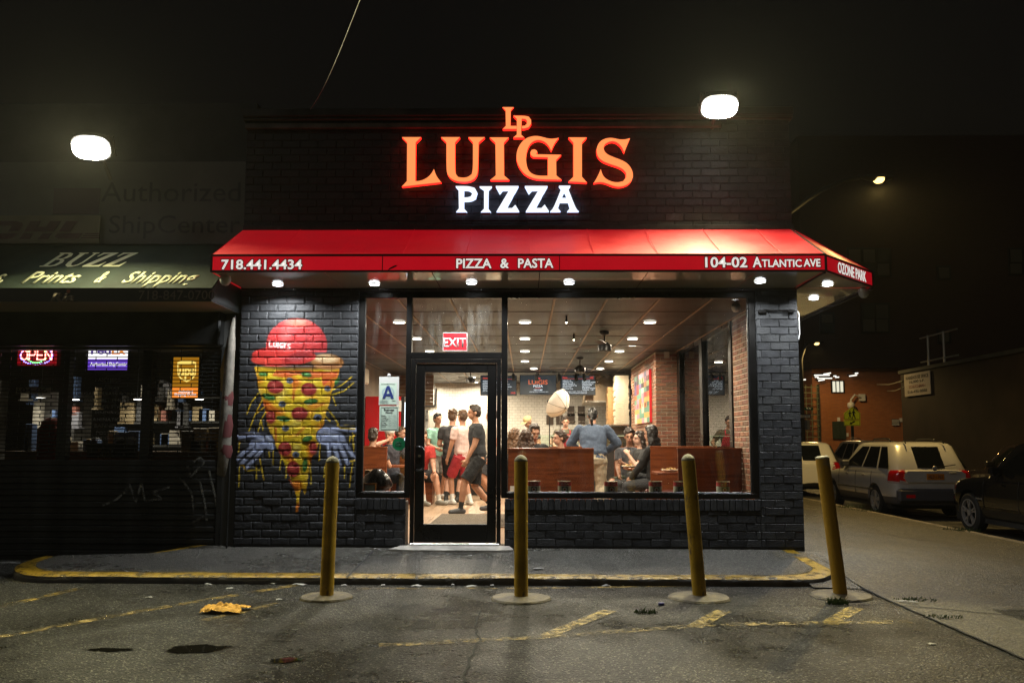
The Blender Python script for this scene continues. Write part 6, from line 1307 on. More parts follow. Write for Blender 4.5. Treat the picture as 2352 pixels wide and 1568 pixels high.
class Body:
    def __init__(s): s.v = []; s.f = []; s.pr = []
    def raw(s, V, F): b = len(s.v); s.v += [tuple(p) for p in V]; s.f += [tuple(b+i for i in f) for f in F]
    def cap(s, a, b, ra, rb, m, flat=False, n=12, reg=True):
        a, b = Vector(a), Vector(b); d = (b-a).normalized(); t = Vector((0, 0, 1)) if abs(d.z) < .9 else Vector((1, 0, 0)); e1 = d.cross(t).normalized(); e2 = d.cross(e1)
        rings = [(a, ra), (b, rb)] if flat else [(a-d*ra*.98, ra*.2), (a-d*ra*.75, ra*.66), (a-d*ra*.38, ra*.92), (a, ra), (b, rb), (b+d*rb*.38, rb*.92), (b+d*rb*.75, rb*.66), (b+d*rb*.98, rb*.2)]
        V = [c+(e1*math.cos(2*math.pi*k/n)+e2*math.sin(2*math.pi*k/n))*r for c, r in rings for k in range(n)]; m_ = len(rings)
        s.raw(V, [(i*n+k, i*n+(k+1) % n, (i+1)*n+(k+1) % n, (i+1)*n+k) for i in range(m_-1) for k in range(n)]+[tuple(range(n-1, -1, -1)), tuple((m_-1)*n+k for k in range(n))])
        if reg: s.pr.append(('c', np.array(a), np.array(b), ra, rb, m, flat))
    def ell(s, c, M3, r, m, reg=True):
        c = Vector(c); n, h = 14, 9; V = []
        for j in range(1, h):
            for k in range(n): th = math.pi*j/h; ph = 2*math.pi*k/n; V.append(c+M3@Vector((r[0]*math.sin(th)*math.cos(ph), r[1]*math.sin(th)*math.sin(ph), r[2]*math.cos(th))))
        F = [(j*n+k, j*n+(k+1) % n, (j+1)*n+(k+1) % n, (j+1)*n+k) for j in range(h-2) for k in range(n)]+[tuple(range(n)), tuple((h-2)*n+k for k in range(n-1, -1, -1))]; s.raw(V, F)
        if reg: s.pr.append(('e', np.array(c), np.array(M3.transposed()), np.array(r), m))
    def loft(s, rings, m):
        """rings: (centre, right axis, forward axis, rx, ry)"""
        n = 18; V = []
        for (c, X, Y, rx, ry) in rings:
            for k in range(n):
                t = 2*math.pi*k/n; cx, sy = math.cos(t), math.sin(t); V.append(Vector(c)+X*(rx*math.copysign(abs(cx)**.85, cx))+Y*(ry*math.copysign(abs(sy)**.85, sy)))
        R_ = len(rings); s.raw(V, [(i*n+k, i*n+(k+1) % n, (i+1)*n+(k+1) % n, (i+1)*n+k) for i in range(R_-1) for k in range(n)]+[tuple(range(n-1, -1, -1)), tuple((R_-1)*n+k for k in range(n))])
        for (r0, r1) in zip(rings[:-1], rings[1:]): s.pr.append(('t', np.array(r0[0]), np.array(r1[0]), np.array(r0[1]), np.array(r0[2]), (r0[3]+r1[3])/2, (r0[4]+r1[4])/2, m))
    def done(s, name, mats, parent, voxel=.009, disp=0.0, dscale=30, one=None):
        me = bpy.data.meshes.new(name); me.from_pydata(s.v, [], s.f); bm = bmesh.new(); bm.from_mesh(me); bmesh.ops.recalc_face_normals(bm, faces=bm.faces); bm.to_mesh(me); bm.free()
        o = bpy.data.objects.new(name, me); r = o.modifiers.new('r', 'REMESH'); r.mode = 'VOXEL'; r.voxel_size = voxel; sm = o.modifiers.new('s', 'SMOOTH'); sm.factor = .5; sm.iterations = 3
        m2 = evaluated(o); bpy.data.objects.remove(o); bpy.data.meshes.remove(me)
        if disp: bump_mesh(m2, disp, dscale, 1.3)
        m2.polygons.foreach_set('use_smooth', [True]*len(m2.polygons)); keys = list(mats)
        for k in keys: m2.materials.append(mats[k])
        if one is None:
            n = len(m2.polygons); C = np.zeros(n*3); m2.polygons.foreach_get('center', C); C = C.reshape(-1, 3); best = np.full(n, 1e9); mi = np.zeros(n, int)
            for p in s.pr:
                if p[0] == 'c':
                    _, a, b, ra, rb, m, flat = p; ab = b-a; L2 = ab@ab+1e-9; t = ((C-a)@ab)/L2; tc = np.clip(t, 0, 1); d = np.abs(np.linalg.norm(C-(a+tc[:, None]*ab), axis=1)-(ra+(rb-ra)*tc))
                    if flat: d = d+np.where((t < -.03) | (t > 1.03), .05, 0)-.004
                elif p[0] == 'e':
                    _, c, Mi, r_, m = p; q = (C-c)@Mi.T/r_; d = np.abs(np.linalg.norm(q, axis=1)-1)*r_.min()
                else:
                    _, a, b, X, Y, rx, ry, m = p; ab = b-a; L2 = ab@ab+1e-9; t = ((C-a)@ab)/L2; tc = np.clip(t, 0, 1); q = C-(a+tc[:, None]*ab); d = np.abs(np.sqrt((q@X/rx)**2+(q@Y/ry)**2)-1)*min(rx, ry)+np.abs(t-tc)*math.sqrt(L2)
                w_ = d < best; best[w_] = d[w_]; mi[w_] = keys.index(m)
            m2.polygons.foreach_set('material_index', mi.tolist())
            cl = [keys.index(k) for k in ('shirt', 'lower') if k in keys]; vid = set()
            for p_, k_ in zip(m2.polygons, mi):
                if k_ in cl: vid.update(p_.vertices)
            nv = len(m2.vertices); co = np.zeros(nv*3); no = np.zeros(nv*3); m2.vertices.foreach_get('co', co); m2.vertices.foreach_get('normal', no); co = co.reshape(-1, 3); no = no.reshape(-1, 3); c0 = co.copy()
            for i in vid:   # folds in the cloth
                c = c0[i]; co[i] += no[i]*(.008*noise.noise((c[0]*9, c[1]*9, c[2]*15))+.004*noise.noise((c[0]*22+c[2]*14, c[1]*22, c[2]*9-c[0]*18)))
            m2.vertices.foreach_set('co', co.ravel())
            m2.update()
        return link(name, m2, None, parent)
def person(label, loc, rz, H=1.75, skin='light', shirt=(.1, .1, .1), lower=(.02, .02, .02), shoes=(.05, .05, .05), hair=(.02, .012, .008), pel=None, lean=0, twist=0, head=(0, 0), hands=None, feet=None, sleeve='short', legs='shorts', hairstyle='short', cap=None, apron=None, socks=None, voxel=.0095, elbow=None, curl=.6, fat=1.0, group=None, stripe=None, knee=None, kneesL=None, shirt_var=0, collar=None):
    k = H/1.75; root = empty('person', loc, label, 'person', group, rz); B = Body(); Vv = Vector
    pz = (pel if pel is not None else .93)*1.0; P = Vv((0, 0, pz)); ln = math.radians(lean); up = Vv((0, -math.sin(ln), math.cos(ln))); fw = Vv((0, -math.cos(ln), -math.sin(ln))); rt = Vv((1, 0, 0))
    if twist: R3 = Matrix.Rotation(math.radians(twist), 3, up); rt = R3@rt; fw2 = R3@fw
    else: fw2 = fw
    f = fat*k; X0 = Vv((1, 0, 0))
    loos = 1.06 if sleeve != 'long' else 1.14
    rings = [(P-up*.07*k, X0, fw, .150*f, .105*f), (P+up*.04*k, X0, fw, .165*f*loos, .118*f*loos), (P+up*.16*k, X0.lerp(rt, .4), fw, .150*f*loos, .110*f*loos), (P+up*.28*k, X0.lerp(rt, .7), fw.lerp(fw2, .7), .160*f*loos, .118*f*loos), (P+up*.38*k, rt, fw2, .175*f, .120*f), (P+up*.455*k, rt, fw2, .172*f, .102*f), (P+up*.50*k, rt, fw2, .12*f, .075*f), (P+up*.525*k, rt, fw2, .066*f, .06*f)]
    B.loft(rings, 'shirt')
    B.cap(P-up*.06*k+X0*.06, P-up*.06*k-X0*.06, .118*f, .118*f, 'lower')
    NB = P+up*.515*k; hy, hp = math.radians(head[0]), math.radians(head[1]); Rh = Matrix.Rotation(hy+math.radians(twist), 3, 'Z')@Matrix.Rotation(hp+ln*.45, 3, 'X'); HC = NB+up*.075*k+(Rh@Vv((0, -.022, .105)))*k
    B.cap(NB-up*.02, HC-(Rh@Vv((0, -.005, .05)))*k, .058*k, .053*k, 'skin')
    E = lambda off, r: B.ell(HC+(Rh@Vv(off))*k, Rh, [a*k for a in r], 'skin')
    E((0, .010, .025), (.076, .096, .094)); E((0, -.022, -.045), (.058, .068, .072)); E((0, -.050, -.082), (.032, .034, .030)); E((0, -.098, -.022), (.013, .020, .026)); E((0, -.082, .020), (.050, .016, .020)); E((.078, .012, -.012), (.012, .020, .030)); E((-.078, .012, -.012), (.012, .020, .030)); E((0, -.088, -.058), (.026, .012, .013))
    hands = hands or {}; feet = feet or {}; elbow = elbow or {}
    for s, nm in ((1, 'L'), (-1, 'R')):
        sh = P+up*.445*k+rt*(s*.180*f); tgt = hands.get(nm, Vv((s*.27, -.06, pz-.12)))
        el, wr = ik(sh, tgt, .285*k, .255*k, elbow.get(nm, (s*.4, .9, -.2))); ua = (el-sh).normalized(); fa = (wr-el).normalized()
        B.cap(sh, el, .058*f, .043*f, 'skin' if sleeve == 'short' else 'shirt'); B.cap(el, wr, .043*f, .028*k, 'skin' if sleeve == 'short' else 'shirt')
        if sleeve == 'short': B.cap(sh-ua*.02, sh+(el-sh)*.62, .072*f, .068*f, 'shirt', flat=True); B.cap(sh-rt*s*.03, sh, .07*f, .07*f, 'shirt')
        else: B.cap(sh, el, .070*f, .062*f, 'shirt'); B.cap(el, wr-fa*.02, .062*f, .046*f, 'shirt')
        # hand
        inn = (rt*-s); pn = (inn-fa*inn.dot(fa)).normalized(); sd = fa.cross(pn)*s; pc = wr+fa*.055*k
        B.cap(wr, pc-sd*.014*k, .026*k, .026*k, 'skin'); B.cap(wr+fa*.01, pc+sd*.016*k, .024*k, .024*k, 'skin')
        for j, (o_, l_) in enumerate(((-.030, .062), (-.010, .072), (.010, .068), (.029, .054))):
            a = pc+sd*o_*k+fa*.018; mid = a+(fa*math.cos(curl*.5)+pn*math.sin(curl*.5))*l_*.55*k; tip = mid+(fa*math.cos(curl*1.4)+pn*math.sin(curl*1.4))*l_*.5*k; B.cap(a, mid, .0100*k, .0092*k, 'skin', n=8); B.cap(mid, tip, .0092*k, .0078*k, 'skin', n=8)
        ta = wr+fa*.028*k-sd*.022*k; tm = ta+(fa*.6-sd*.75+pn*.25).normalized()*.040*k; tt = tm+(fa*.85-sd*.2+pn*.45).normalized()*.034*k; B.cap(ta, tm, .0125*k, .011*k, 'skin', n=8); B.cap(tm, tt, .011*k, .009*k, 'skin', n=8)
        # leg
        hip = P+Vv((s*.088*f, 0, -.06*k)); ft = Vv(feet.get(nm, (s*.10, .0, .085))); kh = (knee or {}).get(nm, (s*.12, -1, .15)); kn, an = ik(hip, ft, .425*k, .425*k, kh); sl = (an-kn).normalized(); tl = (kn-hip)
        lm = 'lower' if legs == 'pants' else 'skin'
        B.cap(hip, kn, .086*f, .056*f, lm); B.cap(kn, kn.lerp(an, .35), .054*f, .057*f, lm); B.cap(kn.lerp(an, .3), an, .057*f, .036*k, lm)
        if legs == 'shorts': B.cap(hip-tl.normalized()*.03, hip+tl*.93, .108*f, .100*f, 'lower', flat=True)
        else: B.cap(hip, kn, .098*f, .074*f, 'lower'); B.cap(kn, an+sl*-.02, .074*f, .062*f, 'lower', flat=False)
        if socks is not None: B.cap(an-sl*.11, an, .043*k, .038*k, 'socks', flat=True)
        fd = feet.get(nm+'d', (s*.25, -1, 0)); fd = Vv((fd[0], fd[1], 0)).normalized(); toe = an+fd*.165*k; gz = an.z-.085
        B.cap(an+Vv((0, 0, -.005)), an+Vv((0, 0, -.05))-fd*.03, .044*k, .040*k, 'shoes'); B.cap(Vv((an.x, an.y, gz+.040))-fd*.045, Vv((toe.x, toe.y, gz+.036)), .042*k, .038*k, 'shoes'); B.cap(an+fd*.03-Vv((0, 0, .03)), Vv((toe.x, toe.y, gz+.04))-fd*.03, .042*k, .036*k, 'shoes')
    def C3(c): return cloth_mat('%d_%d_%d' % tuple(int(v*999) for v in c), c, **({'var': shirt_var} if shirt_var and c == shirt else {}))
    mats = {'skin': skin_mat(skin), 'shirt': C3(shirt), 'lower': C3(lower), 'shoes': mat('shoe_%d' % int(sum(shoes)*999), shoes, .6)}
    if socks is not None: mats['socks'] = C3(socks)
    body = B.done('body', mats, root, voxel)
    # face
    q = MB(); hw = lambda off: tuple(HC+(Rh@Vv(off))*k)
    for s in (-1, 1): q.lathe([(.001, -.005), (.006, -.003), (.0075, 0), (.006, .003), (.001, .005)], hw((s*.031, -.085, -.001)), 10, 'y')
    q.build('eyes', mat('eye_dark', (.03, .02, .018), .2), root, local=True)
    q = MB()
    for s in (-1, 1): q.tube([hw((s*.014, -.100, .024)), hw((s*.032, -.098, .030)), hw((s*.050, -.086, .024))], .0028, 5)
    q.build('eyebrows', hair_mat('%d' % int(sum(hair)*9999), hair), root, local=True)
    q = MB(); q.tube([hw((-.024, -.094, -.060)), hw((0, -.102, -.058)), hw((.024, -.094, -.060))], .0055, 6); q.build('lips', mat('lip_red', (.30, .09, .08), .45), root, local=True)
    # hair
    hm = hair_mat('%d' % int(sum(hair)*9999), hair); Hh = Body(); EE = lambda off, r: Hh.ell(HC+(Rh@Vv(off))*k, Rh, [a*k for a in r], 'h')
    if hairstyle != 'none':
        EE((0, .022, .050), (.083, .098, .086)); EE((0, .050, .0), (.080, .070, .085)); EE((0, -.030, .098), (.064, .050, .032)); EE((.058, .012, .035), (.030, .055, .045)); EE((-.058, .012, .035), (.030, .055, .045))
        if hairstyle == 'curly':
            rng = random.Random(int(H*1000))
            for i in range(46): th, ph = rng.random()*1.35, rng.random()*6.28; EE((.086*math.sin(th)*math.cos(ph), .016+.1*math.sin(th)*math.sin(ph), .052+.088*math.cos(th)), (.022, .022, .022))
        if hairstyle in ('long', 'verylong', 'wavy'):
            Lh = .34 if hairstyle == 'long' else .46; bk = -up*1.0
            for i in range(11):
                t = (i-5)/5; a = HC+(Rh@Vv((t*.078, .055-.05*t*t, .03)))*k; b = HC+(Rh@Vv((t*.098, .085-.055*t*t, -.11)))*k; c = b+(Vv((t*.05, .035, -Lh+.12+.03*math.sin(i*2.1))))*k
                Hh.cap(a, b, .032*k, .034*k, 'h', n=8); Hh.cap(b, c, .034*k, .020*k, 'h', n=8)
                if hairstyle == 'wavy': 
                    for w_ in range(5): p_ = b.lerp(c, w_/5); EE_ = Hh.ell(p_+Vv((.02*math.sin(i+w_*1.9), .015*math.cos(i*1.3+w_), 0)), Matrix.Identity(3), (.042*k, .042*k, .04*k), 'h')
        if hairstyle in ('tied', 'pony'):
            EE((0, .118, .02), (.036, .045, .04)); 
            if hairstyle == 'pony': a = HC+(Rh@Vv((0, .13, .01)))*k; Hh.cap(a, a+Vv((.02, .05, -.13)), .036*k, .030*k, 'h', n=8); Hh.cap(a+Vv((.02, .05, -.13)), a+Vv((.01, .045, -.26)), .030*k, .014*k, 'h', n=8)
        Hh.done('hair', {'h': hm}, root, max(.010, voxel), disp=.011, dscale=30, one=True)
    if cap is not None:
        col, back = cap; q = MB(); R2 = Rh@Matrix.Rotation(math.pi if back else 0, 3, 'Z'); V = []; n = 20
        for (r_, z) in ((.098, .035), (.101, .055), (.098, .085), (.083, .115), (.05, .137), (.01, .145)):
            for i in range(n): a = 2*math.pi*i/n; V.append(tuple(HC+(Rh@Vv((r_*.9*math.cos(a), .010+r_*1.08*math.sin(a), z)))*k))
        q.add(V, [(j*n+i, j*n+(i+1) % n, (j+1)*n+(i+1) % n, (j+1)*n+i) for j in range(5) for i in range(n)]+[tuple(5*n+i for i in range(n))]); V = []
        for (r_, z) in ((.094, .036), (.15, .028), (.168, .022)):
            for i in range(9): a = -math.pi/2+(i-4)*.24*(1 if r_ < .1 else .62); V.append(tuple(HC+(R2@Vv((r_*.98*math.cos(a), .008+r_*1.1*math.sin(a), z)))*k))
        q.add(V, [(j*9+i, j*9+i+1, (j+1)*9+i+1, (j+1)*9+i) for j in range(2) for i in range(8)]); q.build('cap', cloth_mat('cap_%d' % int(sum(col)*999), col), root, local=True, smooth=True)
    if apron is not None:
        q = MB(); V = []; n = 9; lv = ((.10, .155, .125), (.22, .15, .128), (.33, .12, .132), (.42, .085, .128))
        lv = [(-.35, .20, .15), (-.12, .19, .14)]+list(lv)
        for (z, w_, d_) in lv:
            for i in range(n): a = (i/(n-1)-.5)*2; V.append(tuple(P+up*z*k+rt*(a*w_*f*1.1)+fw2*((d_+.016)*f*1.05*math.sqrt(max(.05, 1-(a*.75)**2)))))
        q.add(V, [(j*n+i, j*n+i+1, (j+1)*n+i+1, (j+1)*n+i) for j in range(len(lv)-1) for i in range(n-1)]); q.build('apron', cloth_mat('apron_red', apron), root, local=True, smooth=True)
        q = MB()
        for s in (-1, 1): q.tube([P+up*.42*k+rt*s*.075*f+fw2*.135*f, P+up*.49*k+rt*s*.085*f+fw2*.085*f, P+up*.53*k+rt*s*.05*f-fw2*.02], .012, 6)
        q.build('apron_strap', cloth_mat('apron_red', apron), root, local=True)
    if stripe is not None:
        for s in (-1, 1):
            nm = 'L' if s > 0 else 'R'; hip = P+Vv((s*.088*f, 0, -.06*k)); ft = Vv(feet.get(nm, (s*.10, .0, .085))); kn, an = ik(hip, ft, .425*k, .425*k, (knee or {}).get(nm, (s*.12, -1, .15))); q = MB(); V = []
            for t in (.02, .3, .6, .9):
                for a in (-.5, -.25, 0, .25, .5): r_ = (.112-.008*t)*f; V.append(tuple(hip.lerp(kn, t)+Vv((s*r_*math.cos(a), r_*math.sin(a), 0))))
            q.add(V, [(j*5+i, j*5+i+1, (j+1)*5+i+1, (j+1)*5+i) for j in range(3) for i in range(4)]); q.build('stripe', cloth_mat('stripe_red', stripe), root, local=True, smooth=True)
    return root
PI = math.pi; V3 = Vector
def px_at(px, Y): return at(px, 1000, Y).x
BRN, BLK, DBR = (.075, .038, .018), (.010, .008, .007), (.028, .016, .010)
# by the door
person('man in black t-shirt and black shorts walking past the door', (px_at(1098, 4.45), 4.45, .0), math.radians(-72), 1.78, 'tan', (.022, .023, .026), (.010, .010, .011), (.06, .06, .065), DBR, pel=.93, lean=4, head=(-8, 0), hands={'L': (.20, -.24, .86), 'R': (-.24, -.10, .84)}, feet={'L': (.07, -.30, .085), 'Ld': (0, -1, 0), 'R': (-.09, .26, .115), 'Rd': (0, -1, 0)}, socks=(.02, .02, .02), voxel=.0085, fat=1.06)
person('man in pale pink shirt and red shorts behind the walking man', (px_at(1063, 6.2), 6.2, 0), math.radians(-140), 1.74, 'tan', (.62, .46, .43), (.34, .02, .03), (.5, .5, .48), BRN, hands={'L': (.25, -.15, .80), 'R': (-.25, -.08, .80)}, feet={'L': (.12, -.14, .085), 'R': (-.10, .12, .085)}, socks=(.6, .6, .58), collar=1)
person('person in dark patterned shirt and black shorts with red stripes, seen from behind', (px_at(1039, 6.9), 6.9, 0), math.radians(165), 1.80, 'light', (.035, .034, .036), (.010, .010, .011), (.02, .02, .02), BRN, hands={'L': (.20, -.26, 1.05), 'R': (-.26, -.1, .85)}, feet={'L': (.12, .0, .085), 'R': (-.12, .03, .085)}, hairstyle='curly', stripe=(.55, .02, .03), socks=(.012, .012, .012), fat=1.08, shirt_var=.9)
person('smiling man in mint green t-shirt and grey shorts by the back door', (px_at(1004, 7.8), 7.8, 0), math.radians(35), 1.72, 'tan', (.24, .46, .38), (.17, .15, .13), (.65, .64, .6), BLK, hands={'L': (.10, -.30, 1.08), 'R': (-.16, -.28, 1.02)}, elbow={'L': (.6, .5, -.6), 'R': (-.6, .5, -.6)}, feet={'L': (.11, 0, .085), 'R': (-.11, .03, .085)})
person('seated person in red shirt and dark shorts beside the door', (-2.02, 6.45, 0), math.radians(28), 1.80, 'light', (.42, .03, .025), (.02, .02, .022), (.22, .21, .18), BRN, pel=.58, lean=22, hands={'L': (.14, -.50, .60), 'R': (-.10, -.48, .58)}, feet={'L': (.26, -.46, .085), 'Ld': (.5, -1, 0), 'R': (-.06, -.52, .085), 'Rd': (.2, -1, 0)}, socks=(.6, .6, .56), knee={'L': (.1, -1, .8), 'R': (-.1, -1, .8)}, fat=1.1)
person('tall man in white t-shirt half hidden by the right door stile', (px_at(1131, 7.5), 7.5, 0), math.radians(-70), 1.88, 'light', (.62, .56, .46), (.03, .03, .034), (.05, .05, .05), DBR, hands={'L': (.24, -.12, .85), 'R': (-.24, -.12, .85)}, socks=(.05, .05, .05))
# narrow window booth
person('man with white cap and dark t-shirt sitting with a hand at his face', (px_at(896, 6.0), 6.0, 0), math.radians(12), 1.78, 'light', (.045, .045, .06), (.02, .025, .04), (.3, .3, .3), DBR, pel=.58, lean=4, head=(-25, 4), hands={'R': (-.06, -.16, 1.18), 'L': (.36, -.10, .56)}, elbow={'R': (-.9, -.3, -.5), 'L': (.5, .6, 0)}, feet={'L': (.18, -.5, .085), 'R': (-.18, -.5, .085)}, knee={'L': (.2, -1, .8), 'R': (-.2, -1, .8)}, cap=((.62, .6, .54), True), hairstyle='none', legs='pants', fat=1.08)
person('dark haired person facing away above the booth behind the narrow window', (px_at(853, 4.78), 4.78, 0), math.radians(170), 1.72, 'tan', (.03, .03, .035), (.02, .02, .02), hair=DBR, pel=.56, lean=6, hands={'L': (.2, -.3, .8), 'R': (-.2, -.3, .8)}, feet={'L': (.12, -.42, .085), 'R': (-.12, -.42, .085)}, knee={'L': (0, -1, .8), 'R': (0, -1, .8)}, hairstyle='curly', legs='pants')
person('man in profile behind the green sticker, looking towards the counter', (px_at(911, 7.5), 7.5, 0), math.radians(80), 1.80, 'light', (.12, .08, .06), (.02, .02, .02), hair=BRN, pel=.62, lean=6, hands={'L': (.2, -.3, .85), 'R': (-.2, -.3, .85)}, feet={'L': (.12, -.42, .085), 'R': (-.12, -.42, .085)}, knee={'L': (0, -1, .8), 'R': (0, -1, .8)}, legs='pants')
# middle booth
sitf = {'L': (.12, -.40, .085), 'R': (-.12, -.40, .085)}; sitk = {'L': (.05, -1, .8), 'R': (-.05, -1, .8)}; tabh = {'L': (.18, -.34, .82), 'R': (-.18, -.34, .82)}
person('woman with long brown hair facing away above the long booth back', (px_at(1208, 2.62), 2.62, 0), math.radians(178), 1.66, 'light', (.02, .02, .02), (.02, .02, .02), hair=(.055, .026, .013), pel=.56, hands=tabh, feet=sitf, knee=sitk, hairstyle='long', legs='pants', sleeve='long')
person('woman with light brown hair beside her at the left end of the booth', (px_at(1181, 3.0), 3.0, 0), math.radians(150), 1.70, 'light', (.03, .03, .03), (.02, .02, .02), hair=(.13, .065, .03), pel=.56, hands=tabh, feet=sitf, knee=sitk, hairstyle='long', legs='pants', sleeve='long')
person('dark haired man in black looking down, facing the window in the middle booth', (px_at(1221, 3.72), 3.72, 0), math.radians(18), 1.82, 'tan', (.012, .012, .014), (.02, .02, .02), hair=DBR, pel=.60, lean=7, head=(0, 16), hands=tabh, feet=sitf, knee=sitk, legs='pants')
person('woman in profile with tied brown hair in the middle booth', (px_at(1294, 3.72), 3.72, 0), math.radians(-72), 1.66, 'light', (.035, .04, .03), (.02, .02, .02), hair=(.045, .022, .012), pel=.56, lean=4, hands=tabh, feet=sitf, knee=sitk, hairstyle='tied', legs='pants')
# staff
person('kitchen worker in tan cap and red apron looking down behind the counter', (px_at(1222, 10.25), 10.25, 0), math.radians(-38), 1.80, 'tan', (.02, .02, .022), (.02, .02, .02), hair=DBR, lean=8, head=(-10, 22), hands={'L': (.16, -.32, 1.05), 'R': (-.16, -.32, 1.05)}, elbow={'L': (.6, .6, -.5), 'R': (-.6, .6, -.5)}, cap=((.50, .36, .18), False), hairstyle='none', apron=(.42, .02, .03), legs='pants')
person('kitchen worker in olive shirt and red apron facing the window behind the counter', (px_at(1298, 10.2), 10.2, 0), math.radians(8), 1.78, 'light', (.10, .085, .05), (.02, .02, .02), hair=DBR, lean=6, head=(-8, 10), hands={'L': (.30, -.26, 1.02), 'R': (-.26, -.30, 1.02)}, elbow={'L': (.8, .5, -.5), 'R': (-.8, .5, -.5)}, hairstyle='tied', apron=(.55, .025, .03), legs='pants', fat=1.08)
# standing person in the blue sweater
person('person in blue sweater and khaki trousers standing with back to the window', (px_at(1362, 4.25), 4.25, 0), math.radians(176), 1.72, 'mid', (.060, .085, .135), (.50, .42, .30), hair=BLK, pel=.94, lean=17, head=(0, 10), hands={'L': (.20, -.30, .98), 'R': (-.22, -.28, 1.0)}, elbow={'L': (.8, .1, -.45), 'R': (-.8, .1, -.45)}, feet={'L': (.11, -.05, .085), 'R': (-.11, .08, .085)}, sleeve='long', legs='pants', hairstyle='pony', fat=1.26, voxel=.0085)
# right rear booth
person('young man with curly hair and grey t-shirt seated facing the window', (px_at(1446, 4.72), 4.72, 0), math.radians(-12), 1.74, 'tan', (.075, .075, .085), (.05, .055, .03), (.3, .3, .3), DBR, pel=.56, lean=3, head=(5, 4), hands={'L': (.10, -.30, .80), 'R': (-.14, -.34, .60)}, feet={'L': (.10, -.46, .085), 'R': (-.30, -.46, .085), 'Rd': (-.5, -1, 0)}, knee={'L': (.2, -1, .8), 'R': (-.5, -1, .8)}, hairstyle='curly')
person('woman with dark hair in profile next to the curly haired man', (px_at(1474, 4.35), 4.35, 0), math.radians(-78), 1.66, 'pale', (.03, .03, .03), (.02, .02, .02), hair=DBR, pel=.56, lean=2, hands={'L': (.1, -.26, .95), 'R': (-.12, -.3, .82)}, feet=sitf, knee=sitk, hairstyle='long', legs='pants')
person('woman with long wavy black hair and dark leggings seated with her back to the window', (px_at(1506, 3.45), 3.45, 0), math.radians(-118), 1.74, 'light', (.012, .012, .013), (.022, .023, .026), (.03, .03, .03), BLK, pel=.60, lean=5, head=(-8, 2), hands={'L': (.10, -.36, .62), 'R': (-.05, -.40, .60)}, feet={'L': (.16, -.52, .085), 'R': (.02, -.40, .22), 'Rd': (.4, -1, 0)}, knee={'L': (.1, -1, .8), 'R': (.3, -1, 1.0)}, hairstyle='wavy', legs='pants', sleeve='long', voxel=.0085)
q = MB(); c = V3((px_at(1446, 4.55), 4.53, 1.02)); q.box(c.x-.004, 4.50, .98, c.x+.004, 4.505, 1.03); q.box(c.x-.016, 4.50, 1.008, c.x+.016, 4.505, 1.016); thing('cross_pendant', q, R_alloy if 'alloy_wheel' in MATS else mat('pendant_silver', (.7, .7, .68), .2, metal=1), 'small silver cross pendant on the curly haired man', 'pendant')
